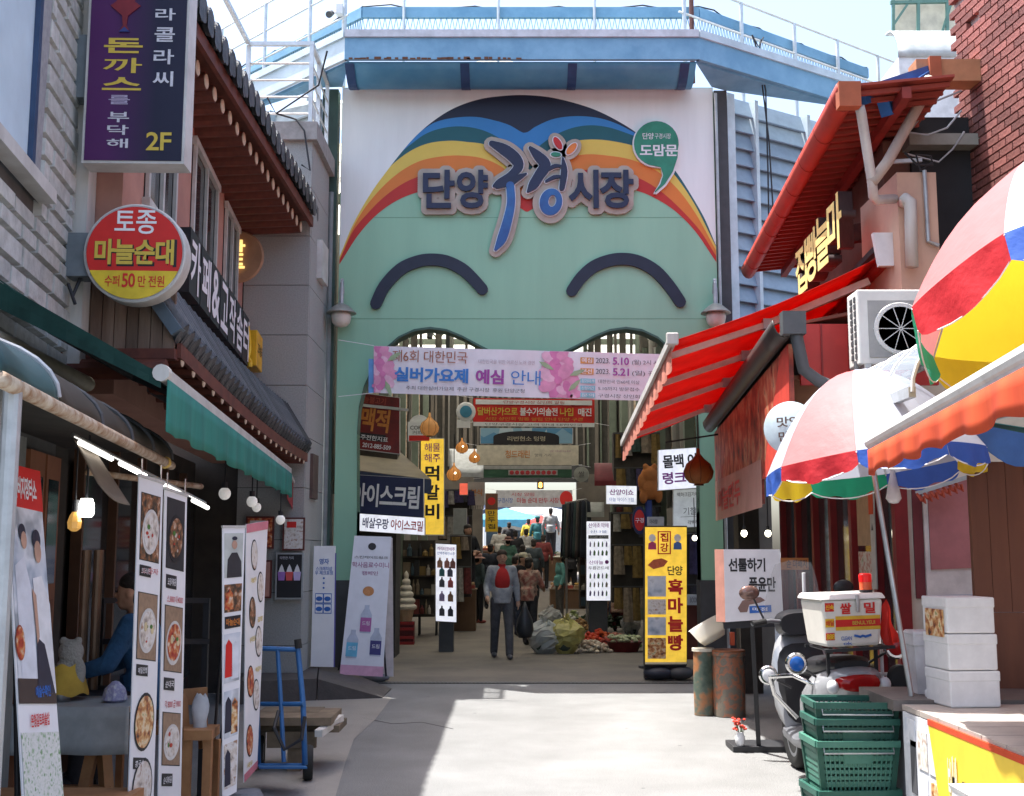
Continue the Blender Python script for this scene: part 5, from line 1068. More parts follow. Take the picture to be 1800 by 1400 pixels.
b.q('name_plate', black, .1, .9, .345,.39,.004); b.tx('마늘순대', mat('amber_ink', (.6,.2,.04), .6), .5, .368, .11, .045, .02, .006)
MB().cyl(b.P(.5,.1,-.05), V((b.P(.5,1).x-.2, b.P(.5,1).y+.3, .02)), .01).build('leg', black, b.t); MB().cyl(b.P(.5,.1,-.05), V((b.P(.5,1).x-.05, b.P(.5,1).y+.1, .02)), .01).build('leg', black, b.t)
MB().bar(b.P(-.02,.005), b.P(1.02,.005), .016).build('top_rod', aluw, b.t)
b = Board('menu_banner', 'narrow banner printed with round dishes of food beside the hand truck', 'banner', at(433,922,8.0), at(471,916,8.45), at(452,1350,8.4), at(429,1376,8.0), whites)
b.q('pink_header', mat('pink_print', (.6,.2,.25), .6), 0, 1, 0, .035)
for u, v, m in ((.38,.13,foodw),(.74,.27,foodw),(.35,.36,foodd),(.74,.49,foodw),(.32,.63,foodr),(.7,.70,foodw),(.35,.86,foodr)): b.disc('food_picture', m, u, v, .06, 1.6, .003+.0004*u, rim=black)
for u, v, s_ in ((.35,.23,'마늘만두'),(.35,.465,'순대전골'),(.75,.4,'곱창'),(.75,.6,'떡갈비'),(.35,.95,'새우')): b.tx(s_, gold, u, v, .11, .035, .02, .007)
b.q('pink_footer', MATS['pink_print'], 0, 1, .97, 1)
MB().cyl(b.P(.5,.1,-.05), V((b.P(.5,1).x-.3, b.P(.5,1).y+.2, .02)), .01).build('leg', black, b.t); MB().lathe([(.0,.09),(.1,.08),(.13,.03),(.14,0)], 16, (b.P(.3,1).x,b.P(.3,1).y-.08,.0)).build('weight', mat('weight_grey', (.16,.17,.19), .6), b.t)
# rail and tube light under the canopy
lt = thing('tube_light_rail', 'thin rail with lit fluorescent tubes under the brown canopy', 'light', at(240,830,6.8))
l0, l1 = at(128,765,5.9), at(360,885,7.7)
MB().cyl(l0, l1, .012).build('rail', steel, lt)
for u0, u1 in ((.02,.22),(.28,.46),(.62,.78),(.86,1.0)): MB().cyl(l0.lerp(l1,u0)+V((.02,0,-.03)), l0.lerp(l1,u1)+V((.02,0,-.03)), .014, n=8).build('tube', mat('tube_dim', (1,.97,.9), .4, emit=1.6), lt)
sail = thing('canvas_flap', 'grey brown canvas flap hanging under the canopy at the left', 'cloth', at(180,820,5.9))
mb = MB(); pts = [at(126,765,5.9), at(165,790,6.2), at(228,888,6.2), at(172,850,5.95)]
mb.sheet(lambda u, v: pts[0].lerp(pts[1],u).lerp(pts[3].lerp(pts[2],u), v)+V((0,0,-.03*math.sin(u*math.pi))), 6, 6).build('sheet', mat('canvas', (.2,.165,.13), .8, vs=6), sail, solid=.004, smooth=True)
# lamps
def globe(p, label, m, r=.045, cord=.35, group='white globe bulbs under the left awning'):
    t = thing('globe_bulb', label, 'bulb', p, 0, group); MB().ell(p, r, r, r*1.05, 14, 10).build('globe', m, t, smooth=True); MB().cyl(V(p)+V((0,0,r*.9)), V(p)+V((0,0,r*1.9)), r*.5, n=10).build('socket', black, t); MB().cyl(V(p)+V((0,0,r*1.9)), V(p)+V((0,0,cord)), .006, n=5).build('cord', black, t)
gm = mat('globe_white', (.75,.73,.7), .25, emit=.15)
globe(at(395,868,9.6), 'round white bulb on a cord, nearest below the teal valance', gm, .05, .4); globe(at(443,882,10.6), 'round white bulb second from the front below the teal valance', gm, .05, .4); globe(at(451,892,11.4), 'small round white bulb tucked behind the second one', gm, .045, .4); globe(at(493,914,12.4), 'round white bulb in front of the granite pier posters', gm, .05, .5)
t = thing('lit_lamp', 'bright white lamp glowing in the left food stall', 'lamp', at(152,893,6.4)); c_ = at(152,893,6.4); MB().lathe([(.03,.05),(.04,.02),(.042,-.03),(.03,-.05),(0,-.052)], 18, c_).build('bulb', mat('lit_lamp_white', (1,.96,.88), .4, emit=4), t, smooth=True); MB().cyl(c_+V((0,0,.05)), c_+V((0,0,.4)), .006).build('cord', black, t)
t = thing('amber_lamp', 'small amber glass lamp beside the bright white lamp', 'lamp', at(131,917,6.4)); c_ = at(131,918,6.4); MB().lathe([(.012,.06),(.028,.035),(.04,.0),(.036,-.035),(.015,-.05),(0,-.052)], 8, c_).build('glass', mat('amber_glass', (.6,.32,.08), .2, emit=.25), t); MB().cyl(c_+V((0,0,.055)), c_+V((0,0,.12)), .018).build('socket', black, t); MB().cyl(c_+V((0,0,.12)), c_+V((0,0,.45)), .005).build('cord', black, t)
# hand truck
ht = thing('hand_truck', 'blue steel hand truck with two black wheels by the shop front', 'hand truck', gnd(505,1368))
hp = lambda px, py, Y=8.55: at(px, py, Y)
MB().tube([hp(456,1140), hp(512,1142), hp(520,1142)], .018, 8).build('handle_bar', bluesteel, ht); MB().tube([hp(522,1126,8.55), hp(524,1145), hp(533,1240,8.45), hp(536,1345,8.35)], .02, 8).build('side_rail', bluesteel, ht, smooth=True)
MB().tube([hp(448,1128,8.75), hp(450,1150,8.75), hp(454,1345,8.6)], .02, 8).build('side_rail', bluesteel, ht, smooth=True)
MB().tube([hp(488,1142), hp(494,1240,8.5), hp(499,1340,8.45)], .016, 8).build('middle_rail', bluesteel, ht)
for y_ in (1238,1346): MB().cyl(hp(456,y_,8.6), hp(534,y_,8.42), .016).build('cross_bar', bluesteel, ht)
MB().cyl(hp(523,1124,8.55), hp(525,1140,8.55), .026).build('grip', rubber, ht)
def wheel(p, r, w, ax, parent, hub=galv):
    Rw = V((0,0,1)).rotation_difference(V(ax)).to_matrix(); o = MB().lathe([(r*.55,-w*.4),(r*.9,-w*.5),(r,-w*.25),(r,w*.25),(r*.9,w*.5),(r*.55,w*.4)], 26, p, Rw).build('wheel', rubber, parent, smooth=50); MB().lathe([(0,-w*.3),(r*.56,-w*.42),(r*.56,w*.42),(0,w*.3)], 18, p, Rw).build('hub', hub, o); return o
g_ = gnd(541,1372); wheel((g_.x,g_.y,.125), .125, .07, (1,.15,0), ht); g_ = gnd(455,1352); wheel((g_.x,g_.y,.125), .125, .07, (1,.15,0), ht)
MB().hexa([hp(452,1348,8.55),hp(535,1348,8.4),hp(540,1352,8.1),hp(456,1352,8.2)], [p+V((0,0,.012)) for p in (hp(452,1348,8.55),hp(535,1348,8.4),hp(540,1352,8.1),hp(456,1352,8.2))]).build('toe_plate', bluesteel, ht)
MB().tube([hp(490,1250,8.4), hp(482,1280,8.3), hp(500,1318,8.3), hp(530,1300,8.3), hp(536,1260,8.35)], .014, 7).build('strap', black, ht)
# low wooden cart behind the truck
wc = thing('wooden_cart', 'low weathered wooden bench stacked with boards behind the hand truck', 'bench', gnd(520,1330))
oldw = mat('old_wood', (.2,.15,.1), .8, vs=8, col2=(.12,.09,.06), streak=False, rnd=.2)
for i, (x0, x1, y0, y1, Y) in enumerate(((440,582,1262,1276,9.0),(446,596,1276,1288,9.15),(452,560,1252,1262,9.3))):
    a, b_ = at(x0,y1,Y), at(x1,y0,Y); MB().box(a.x,b_.x,Y,Y+.55-.12*i,a.z,b_.z).build('plank', oldw, wc)
for px in (478,548): a = gnd(px,1325); MB().box(a.x-.05,a.x+.05,9.1,9.4,0,at(0,1290,9.1).z).build('leg', oldw, wc)
MB().bar(at(470,1300,9.1), at(556,1300,9.1), .05,.12).build('apron', oldw, wc)
MB().bar(at(560,1290,8.9), at(598,1262,9.4), .06,.05).build('white_rail', white_d, wc)
# step and ramp in front of the pier
rp_ = thing('entrance_ramp', 'dark grey timber step and ramp in front of the granite pier', 'ramp', gnd(560,1220))
dk = mat('deck_dark', (.085,.075,.07), .75, vs=9, bump=.2)
c1 = gnd(460,1236); MB().hexa([gnd(400,1240), gnd(556,1232), gnd(560,1195), gnd(400,1200)], [p+V((0,0,.24)) for p in (gnd(400,1240), gnd(556,1232), gnd(560,1195), gnd(400,1200))]).build('step', dk, rp_)
A_, B_, C_, D_ = gnd(558,1232), gnd(672,1228), gnd(688,1212), gnd(562,1195)
MB().hexa([A_,B_,C_,D_], [A_+V((0,0,.235)), B_+V((0,0,.012)), C_+V((0,0,.012)), D_+V((0,0,.235))]).build('ramp', dk, rp_)
# white instruction panel and bottle banner at the left gate post
b = Board('instruction_panel', 'slim white upright panel with blue lettering and small icons beside the gate post', 'sign', at(552,960,14.5), at(589,960,14.5), at(586,1173,14.5), at(546,1172,14.5), whites, .05)
b.tx('영자', inkblue, .5,.13,.12,.07,.02); b.tx('스크래치샵', inkblue, .5,.19,.2,.05,.01); b.tx('우 체크표정', inkblue, .5,.225,.22,.05,.01)
for v in (.27,.31,.35): b.disc('dot', inkblue, .5, v, .012)
for u0 in (.12,.5):
    for v0 in (.395,.48): b.q('icon_box', inkblue, u0, u0+.38, v0, v0+.083); b.q('icon_field', whites, u0+.03, u0+.35, v0+.007, v0+.076, .005); b.disc('icon', inkblue, u0+.19, v0+.045, .04, .7, .007)
b.q('purple_edge', mat('panel_purple', (.12,.1,.35), .5), 1.0, 1.06, .06, 1, -.01)
b = Board('bottle_banner', 'white and pink stand banner printed with three drink bottles at the gate post', 'banner', at(623,942,14.75), at(688,944,14.85), at(673,1190,14.7), at(597,1186,14.6), mat('banner_pale', (.66,.68,.74), .6, var=.04))
b.disc('logo', black, .5, .075, .05, .9); b.tx('스킨케어드링크', inkk, .5,.155,.42,.035,.01); b.tx('학사음료수미니', mat('mauve_ink', (.35,.15,.28), .6), .5,.21,.46,.07,.008); b.tx('캠페인', MATS['mauve_ink'], .5,.27,.2,.05,.008)
b.disc('cookie_print', mat('cookie', (.5,.22,.08), .6, vs=30), .5,.40,.07,.85)
for u, v, c_, sc in ((.5,.60,(.36,.1,.3),1),(.22,.78,(.12,.42,.62),1),(.78,.76,(.03,.03,.16),1)):
    hb = .17; uu = .14; v += .01
    b.blob('bottle_print', mat('bottle_clear', (.4,.45,.56), .4), [(u-uu,v+.07),(u-uu,v-.05),(u-.03,v-.1),(u-.03,v-.125),(u+.03,v-.125),(u+.03,v-.1),(u+uu,v-.05),(u+uu,v+.07)][::-1] if False else [(u-uu*.9,v+.09),(u+uu*.9,v+.09),(u+uu,v-.04),(u+.06,v-.085),(u+.06,v-.11),(u-.06,v-.11),(u-.06,v-.085),(u-uu,v-.04)], .004)
    b.q('bottle_label', mat('lab%d' % int(u*100), c_, .5), u-uu*.96, u+uu*.96, v-.02, v+.08, .006); b.tx('드림', whites, u, v+.02, .09,.05,.0,.008)
b.q('pink_footer', mat('footer_pink', (.6,.33,.45), .6), 0,1,.93,1)
MB().cyl(b.P(.6,.02,-.02), b.P(1.15,1.0,-.35), .012).build('leg', black, b.t); MB().cyl(b.P(.4,.02,-.02), b.P(.0,1.0,-.35), .012).build('leg', black, b.t)
b2 = Board('bottle_banner', 'back panel of the stand banner showing at its right side', 'banner', at(672,946,15.0), at(690,946,15.05), at(692,1190,15.2), at(668,1188,15.15), mat('banner_pale2', (.55,.5,.5), .6))
w_ = thing('banner_weight', 'grey rounded weight at the foot of the bottle banner', 'weight', gnd(650,1202)); p = gnd(652,1200); MB().ell(p+V((0,0,.06)), .24,.1,.065, 16, 8).build('body', MATS['weight_grey'], w_, smooth=True); MB().cyl(p+V((0,0,.1)), p+V((0,0,.14)), .05).build('cap', darkgrey, w_)
# stall table with cloth, trestle, napkins
tbz = .78; ta = gnd(-60,1246,tbz); tb2 = gnd(228,1240,tbz)
st = thing('stall_table', 'table with pale grey oilcloth in the left food stall', 'table', (-2.35,6.9,0))
MB().box(-3.1,tb2.x,6.75,7.25,tbz-.04,tbz-.002).build('tabletop', pine, st)
cl_ = mat('oilcloth', (.44,.46,.47), .45, vs=8, col2=(.34,.36,.37))
MB().sheet(lambda u, v: (-3.12+(tb2.x+.03+3.12)*u, 6.74+.02*math.sin(u*14)*v-.015*v, tbz+.003-.26*v), 40, 4).build('cloth_drop', cl_, st, smooth=True, solid=.003)
MB().box(-3.12,tb2.x+.02,6.74,7.27,tbz,tbz+.004).build('cloth_top', cl_, st)
for x in (-2.95, tb2.x-.2): MB().bar((x-.1,6.85,0), (x,6.95,tbz-.05), .06).build('leg', pine, st); MB().bar((x+.12,6.85,0), (x,6.95,tbz-.05), .06).build('leg', pine, st)
MB().bar((-3.05,6.9,.3), (tb2.x-.1,6.9,.3), .05).build('stretcher', pine, st)
b3 = thing('stall_bench', 'low wooden bench in front of the stall table', 'bench', (-2.2,6.3,0)); MB().box(-2.95,-1.95,6.15,6.4,.36,.41).build('seat', pine, b3)
for x in (-2.85,-2.1): MB().box(x,x+.06,6.2,6.36,0,.36).build('leg', pine, b3)
nb = thing('napkin_pack', 'white and violet wrapped pack on the stall table', 'package', at(200,1236,6.9)); c_ = V((at(202,1230,6.95).x,6.95,tbz+.05))
MB().lathe([(.05,-.045),(.075,-.03),(.06,.03),(.02,.07),(0,.075)], 9, c_).build('wrap', ramp_mat('wrap_print', [(.6,.6,.65),(.3,.28,.5),(.65,.65,.68)], 30), nb)
bd = thing('cloth_doll', 'white plush figure with yellow cloth on the stall table', 'plush', (at(125,1180,7.05).x,7.05,tbz))
c_ = V((at(124,1165,7.05).x,7.05,tbz+.28)); mb = MB(); mb.ell(c_, .075,.07,.075,16,10); mb.ell(c_+V((-.02,0,-.15)), .085,.075,.12,16,10); mb.ell(c_+V((.06,-.02,-.12)), .04,.04,.09,12,8); mb.ell(c_+V((-.045,-.01,.065)), .025,.02,.03); mb.ell(c_+V((.045,-.01,.065)), .025,.02,.03); o_ = mb.build('body', mat('plush_white', (.42,.4,.37), .95, bump=.8, bs=70), bd, smooth=True); md = o_.modifiers.new('r','REMESH'); md.mode = 'VOXEL'; md.voxel_size = .014; md.use_smooth_shade = True
MB().sheet(lambda u, v: c_+V((-.03+(.09+.05*v)*math.cos(3.6+u*3.2), (.09+.05*v)*math.sin(3.6+u*3.2), -.07-.17*v+.01*math.sin(u*20))), 18, 4).build('yellow_cloth', mat('plush_yellow', (.55,.36,.06), .9), bd, smooth=True)
kt = thing('steel_pot', 'small steel kettle pot next to the white plush', 'pot', (at(108,1215,7.0).x,7.0,tbz)); p = V((at(108,1215,7.0).x,7.0,tbz+.004)); MB().lathe([(.05,0),(.06,.03),(.058,.12),(.045,.15),(.05,.155)], 20, p).build('body', steel, kt, smooth=40)
wch = thing('wooden_chair', 'light pine chair with a white plastic bag on its back in the left stall', 'chair', gnd(345,1390))
cp = lambda px, py, Y=7.6: at(px, py, Y)
MB().hexa([cp(322,1302,7.4),cp(372,1302,7.4),cp(386,1290,7.8),cp(322,1290,7.8)], [p+V((0,0,.06)) for p in (cp(322,1302,7.4),cp(372,1302,7.4),cp(386,1290,7.8),cp(322,1290,7.8))]).build('seat', pine, wch)
for px, Y in ((330,7.45),(366,7.45),(380,7.75)): a = cp(px,1300,Y); MB().box(a.x-.025,a.x+.025,Y-.025,Y+.025,0,a.z).build('leg', pine, wch)
for px, Y in ((328,7.7),(360,7.75)): a = cp(px,1220,Y); MB().bar((a.x-.03,Y,a.z), (a.x+.02,Y-.05,.4), .05).build('back_post', pine, wch)
MB().bar(cp(322,1226,7.7), cp(364,1222,7.76), .035,.1).build('back_rail', pine, wch)
pbag = thing('white_bag', 'white plastic bag hanging on the pine chair', 'bag', cp(350,1255,7.55)); c_ = cp(352,1256,7.6)
MB().sheet(lambda u, v: c_+V(((.06+.015*math.sin(v*7))*math.cos(u*6.283)*(.5+.5*v**.5), .04*math.sin(u*6.283)*(.4+.6*v), .12-.27*v+.012*math.sin(u*19))), 20, 8).build('bag', mat('bag_white', (.7,.7,.72), .4, trans=.3), pbag, smooth=True)
ff = thing('black_frame_rail', 'black metal guard rail behind the hanging menus', 'railing', at(270,1100,8.2))
for y_ in (1056,1128): MB().bar(at(172,y_,7.6), at(366,y_,8.2), .035).build('rail', black, ff)
for px, Y in ((180,7.62),(262,7.88),(364,8.2)): a = at(px,1052,Y); MB().bar((a.x,Y,0), (a.x,Y,a.z), .04).build('post', black, ff)
# ================================================================ STREET OBJECTS, RIGHT
rst = thing('market_stall', 'right front stall counter with plank top and yellow banner front', 'stall', (2.9,5.6,0))
plk = mat('pale_plank', (.42,.37,.33), .5, vs=7, col2=(.33,.29,.26), rnd=.12)
MB().box(2.22,4.2,4.2,6.72,0,.77).build('counter', mat('counter_grey', (.4,.4,.42), .7), rst)
for i in range(9): y0 = 4.2+i*.28; MB().box(2.19,4.2,y0+.004,y0+.276,.772,.8).build('plank', plk, rst)
MB().hexa([(2.185,5.0,.2),(2.185,6.1,.2),(2.178,6.1,.2),(2.178,5.0,.2)], [(2.185,5.0,.76),(2.185,6.28,.76),(2.178,6.28,.76),(2.178,5.0,.76)]).build('yellow_sheet', mat('stall_yellow', (.78,.55,.05), .5, var=.05), rst)
MB().hexa([(2.2,4.3,.2),(2.2,5.0,.2),(2.178,5.0,.2),(2.178,4.3,.2)], [(2.2,4.3,.76),(2.2,5.0,.76),(2.178,5.0,.76),(2.178,4.3,.76)]).build('yellow_sheet', MATS['stall_yellow'], rst)
MB().bar((2.186,4.3,.765), (2.186,6.28,.765), .02,.03).build('orange_trim', orangef, rst)
text(rst, '보내세요', black, (2.176,5.55,.42), (0,-1,0), (0,0,1), .85, .3, .03, .004); text(rst, '보내세', mat('torn_white', (.7,.66,.55), .6), (2.176,5.95,.5), (0,-1,0), (0,0,1), .12, .3, .03, .004)
MB().box(2.186,2.2,6.12,6.7,.03,.765).build('print_sheet', mat('pale_print', (.62,.64,.68), .6), rst)
random.seed(11)
for z0, y0, w_, h_, m_ in ((.5,6.14,.16,.2,whites),(.5,6.32,.14,.2,foodw),(.3,6.15,.13,.16,foods),(.27,6.33,.12,.2,whites),(.08,6.16,.14,.18,photo_w),(.1,6.36,.12,.14,foodr),(.35,6.5,.08,.28,inkk),(.6,6.5,.16,.14,photo_w)): MB().box(2.18,2.185,y0,y0+w_,z0,z0+h_).build('price_card', m_, rst)
ss = thing('stall_slab', 'dark grey slab ledge behind the plank counter', 'ledge', (2.7,7.0,0)); MB().box(2.15,3.4,6.74,7.4,.76,.82).build('top', mat('slab_brown', (.14,.12,.11), .6), ss); MB().box(2.25,3.35,6.8,7.35,0,.76).build('support', mat('slab_base', (.3,.3,.32), .7), ss)
foam = mat('foam_white', (.72,.72,.71), .7, var=.05, vs=12)
for i, (z0, lab) in enumerate(((.8,'bottom white foam box of the stack of three on the counter'),(1.0,'middle white foam box of the stack of three on the counter'),(1.2,'top white foam box of the stack of three with a food picture on its side'))):
    p0 = gnd(1668,1246,.8); w_ = .29; t = thing('foam_box', lab, 'box', (p0.x+.15,p0.y+.15,z0), .1, 'white foam boxes stacked on the counter')
    MB().box(-.15,.14-.006*i,-.13,.17,.0015,.19).build('body', foam, t, world=False, bevel=.01)
    MB().box(-.153,.143-.006*i,-.133,.173,.14,.198).build('lid', foam, t, world=False, bevel=.008)
    if i == 2: MB().box(-.158,-.1535,-.1,.12,-.02,.13).build('picture', foods, t, world=False)
bk_ = thing('white_bucket', 'white square plastic bucket beside the foam boxes', 'bucket', gnd(1632,1226,.82)); p = gnd(1632,1222,.82)+V((.02,.1,0)); 
MB().lathe([(.1,0),(.115,.28),(.125,.28),(.125,.34),(.118,.345)], 4, p, Matrix.Rotation(math.pi/4,3,'Z')).build('body', mat('bucket_white', (.66,.66,.68), .4), bk_, bevel=.02); MB().lathe([(.0,.33),(.13,.33),(.13,.365),(0,.37)], 4, p, Matrix.Rotation(math.pi/4,3,'Z')).build('lid', MATS['bucket_white'], bk_, bevel=.015)
sp_ = thing('small_packets', 'little white packets lying in front of the bucket', 'packet', gnd(1650,1228,.82)); p = gnd(1650,1228,.82); MB().box(p.x-.06,p.x+.07,p.y-.02,p.y+.06,.821,.865).build('packet', white, sp_, bevel=.01); MB().box(p.x+.0,p.x+.09,p.y-.01,p.y+.05,.866,.89).build('packet', mat('packet_pink', (.5,.35,.36), .5), sp_, bevel=.008)
bx = thing('white_carton', 'sunlit white carton at the bottom right corner of the stall', 'box', (2.1,4.75,0)); a = at(1640,1372,4.7); MB().box(1.82,2.16,4.5,5.0,.0,.67).build('body', mat('carton_white', (.78,.77,.74), .6), bx, bevel=.006); MB().hexa([(1.82,4.5,.67),(2.16,4.5,.67),(2.16,5.0,.67),(1.82,5.0,.67)], [(1.81,4.49,.69),(2.17,4.49,.69),(2.17,5.01,.695),(1.81,5.01,.695)]).build('lid', MATS['carton_white'], bx)
wb = thing('wooden_board', 'tall brown wooden panel standing on the right stall', 'board', (3.2,7.35,.82))
wdm = mat('plywood_brown', (.16,.062,.032), .55, vs=5, col2=(.1,.036,.02), streak=True)
a = at(1702,812,7.3); b_ = at(1830,812,7.3)
for i in range(4): x0 = a.x+i*(b_.x-a.x)/4; MB().box(x0,x0+(b_.x-a.x)/4-.003,7.3,7.34,1.28,a.z+.02*i*0).build('panel', wdm, wb)
MB().box(a.x,b_.x,7.3,7.34,.82,1.277).build('panel', wdm, wb)
# thin white rack
wr = thing('white_rack', 'thin white wire rack beside the stall pole', 'rack', at(1580,1180,7.9))
for pts in (((1545,1112),(1628,1112),(1636,1122),(1636,1150)),((1545,1185),(1605,1185)),((1545,1196),(1560,1192),(1602,1214))): MB().tube([at(x,y,7.9) for x, y in pts], .012, 6).build('wire', white, wr)
for px in (1548,1600): a = at(px,1112,7.9); MB().cyl((a.x,7.9,0), (a.x,7.9,a.z), .012, n=6).build('post', white, wr)
# orange awning
oa = thing('orange_awning', 'orange fabric awning with hanging valance over the right stall', 'awning', (2.4,5,2.3))
o0, o1 = V((1.9,6.13,2.2)), V((1.46,3.0,2.2)); q0, q1 = V((3.4,6.13,2.62)), V((3.4,3.0,2.62))
MB().sheet(lambda u, v: o0.lerp(o1,u).lerp(q0.lerp(q1,u), v)+V((0,0,-.04*math.sin(v*math.pi))), 8, 6).build('fabric', mat('awning_grey_back', (.36,.2,.13), .8, trans=.25), oa, solid=.004, smooth=True)
MB().bar(o0, o1, .045, .05).build('front_bar', aluw, oa); MB().cyl(o0+V((0,.02,.02)), o1+V((0,0,.02)), .035).build('roller', aluw, oa)
MB().sheet(lambda u, v: o0.lerp(o1,u)+V((-.025+.012*math.sin(u*52)*v,0,-.02-(.13+.012*math.sin(u*37))*v)), 110, 3).build('valance', orangef, oa, smooth=True, solid=.003)
MB().bar(o0+V((.02,0,-.02)), q0+V((0,0,-.04)), .03).build('arm', galv, oa); MB().cyl((3.35,6.1,.8), (3.35,6.1,2.6), .03).build('post', galv, oa)
# ---- parasols
def parasol(label, base, apex, R, drop, cols, vals, vdrop=.11, rot=0.0):
    base, apex = V(base), V(apex); ax = (apex-base).normalized()
    t = thing('parasol', label, 'parasol', base); u, v, w = frame(ax, (0,1,0)); Rm = mframe((0,0,0), u, v, w).to_3x3()
    def dome(a, s):      # s 0 apex .. 1 rim
        k = (a/(2*math.pi)*8)%1; bulge = math.sin(k*math.pi); r = R*(s**.92)*(1-.045*bulge*s)
        return apex+Rm@V((r*math.cos(a), r*math.sin(a), -drop*(s**1.9)-.02*bulge*s*(1-s)*2))
    for g in range(8):
        a0 = rot+2*math.pi*g/8; a1 = a0+2*math.pi/8
        f = lambda uu, vv: dome(a0-rot+1e-4+(2*math.pi/8-2e-4)*uu+0, vv)
        f2 = lambda uu, vv: apex+Rm@(Matrix.Rotation(rot,3,'Z')@(Rm.inverted()@(V(f(uu,vv))-apex)))
        c = cols[g%len(cols)]; gm_ = mat('gore_%d_%d_%d' % tuple(int(x*100) for x in c), c, .55, vs=3, var=.035, trans=.4, bump=.5, bs=7)
        MB().sheet(f2, 8, 10).build('canopy_panel', gm_, t, smooth=True)
        c = vals[g%len(vals)]; vm = mat('val_%d_%d_%d' % tuple(int(x*100) for x in c), c, .65, vs=5, var=.06, trans=.35, bump=.5, bs=11)
        MB().sheet(lambda uu, vv: V(f2(uu,1))+Rm@V((0,0,-vdrop*vv*(.55+.45*math.sin(uu*math.pi)**.7)))+(V(f2(uu,1))-apex).normalized()*(.02*math.sin(uu*13+g*2.1)*vv), 14, 4).build('valance', vm, t, smooth=True)
        MB().tube([V(f2(uu/8,1))+Rm@V((0,0,-vdrop*(.55+.45*math.sin(uu/8*math.pi)**.7))) for uu in range(9)], .004, 4).build('piping', white, t)
        rb_ = [V(f2(0,s/6))+Rm@V((0,0,-.012)) for s in range(7)]; MB().tube(rb_, .005, 5).build('rib', steel, t)
    MB().cyl(base, apex, .016, n=10).build('pole', steel, t); MB().cyl(apex-ax*.01, apex+ax*.06, .02, .008, n=10).build('finial', darkgrey, t)
    return t
cw, cpk = (.5,.53,.62), (.56,.21,.21); R_, B_c, G_, Y_ = (.6,.03,.04), (.05,.14,.55), (.02,.38,.2), (.8,.6,.03)  # pale gore colours carry the washed-out sheen of the sun
pr1 = parasol('small rainbow parasol with sun-washed pink and white panels behind the orange awning', gnd(1602,1224,.82), at(1506,652,7.1), .65, .58, [cw,cw,cpk,cw,cw,cpk,cw,cpk], [B_c,B_c,Y_,B_c,G_,Y_,B_c,R_], .13, math.radians(246))
p2a = V((2.62,5.45,3.5)); pr2 = parasol('large tilted rainbow parasol with pink, white, yellow and green panels at the right edge', (2.9,4.65,.8), p2a, .84, .66, [Y_,Y_,cpk,cpk,cw,cw,cpk,G_], [Y_,Y_,G_,R_,B_c,Y_,R_,G_], .22, math.radians(42))
# ---- delivery scooter, rear towards the viewer
sc = thing('delivery_scooter', 'white delivery scooter with a cargo box seen from behind', 'scooter', (2.25,7.85,0), .03, None, 0, -.06); sc.scale = (1.12,1.12,1.12)
swh = mat('scooter_silver', (.4,.41,.43), .25, metal=.2, vs=5, col2=(.33,.335,.35), spec=.6); sblk = mat('scooter_black', (.022,.022,.025), .4); sgr = mat('scooter_grey', (.16,.165,.18), .35, metal=.3); chrome = mat('chrome', (.75,.75,.75), .12, metal=1)
L = dict(parent=sc, world=False)
def swheel(y, r, w_):
    Rw = Matrix.Rotation(math.pi/2, 3, 'Y'); o = MB().lathe([(r*.62,-w_*.35),(r*.85,-w_*.5),(r*.97,-w_*.32),(r,0),(r*.97,w_*.32),(r*.85,w_*.5),(r*.62,w_*.35)], 30, (0,y,r), Rw).build('wheel', rubber, smooth=60, **L)
    h = MB().lathe([(0,-w_*.3),(r*.63,-w_*.36),(r*.63,w_*.36),(0,w_*.3)], 20, (0,y,r), Rw).build('rim', sgr, o, world=False); return o
swheel(0,.22,.11); swheel(1.25,.22,.1)
def loft(secs, n=18):
    """secs: (y, cx, zc, rx, rz, square)"""
    mb = MB(); k = []
    for y, zc, rx, rz, e in secs:
        ring = []
        for i in range(n):
            a = 2*math.pi*i/n; c_, s_ = math.cos(a), math.sin(a); ring.append((rx*math.copysign(abs(c_)**e, c_), y, zc+rz*math.copysign(abs(s_)**e, s_)))
        k.append(ring)
    vs = [p for r in k for p in r]; fs = [(j*n+i, j*n+(i+1)%n, (j+1)*n+(i+1)%n, (j+1)*n+i) for j in range(len(secs)-1) for i in range(n)]
    fs += [tuple(range(n)), tuple((len(secs)-1)*n+i for i in reversed(range(n)))]; return mb.add(vs, fs)
loft([(-.24,.75,.08,.05,.8),(-.18,.73,.15,.09,.7),(.0,.66,.18,.15,.7),(.25,.58,.18,.19,.7),(.5,.48,.16,.18,.7),(.6,.42,.12,.14,.7)]).build('rear_body', swh, smooth=50, **L)
loft([(-.12,.82,.1,.03,.7),(.0,.82,.14,.045,.6),(.3,.79,.15,.06,.6),(.58,.74,.11,.05,.7),(.66,.72,.06,.03,.8)]).build('seat', sblk, smooth=50, **L)
loft([(-.275,.735,.07,.03,.8),(-.262,.735,.11,.045,.8),(-.2,.74,.13,.05,.8)]).build('tail_light', mat('tail_red', (.32,.008,.008), .15), smooth=50, **L)
for sx in (-1,1): MB().ell((sx*.15,-.22,.72), .035,.03,.04).build('turn_signal', mat('signal_clear', (.6,.6,.6), .15), smooth=True, **L)
loft([(-.3,.34,.07,.1,.7),(-.2,.42,.075,.05,.7),(0,.47,.07,.03,.7)]).build('rear_fender', sblk, smooth=40, **L)
MB().box(-.1,.1,-.27,-.26,.4,.52).build('licence_plate', mat('plate_white', (.6,.65,.6), .4), **L)
loft([(.45,.29,.16,.05,.6),(.7,.27,.17,.04,.6),(.95,.3,.17,.05,.6)]).build('floorboard', sgr, smooth=40, **L)
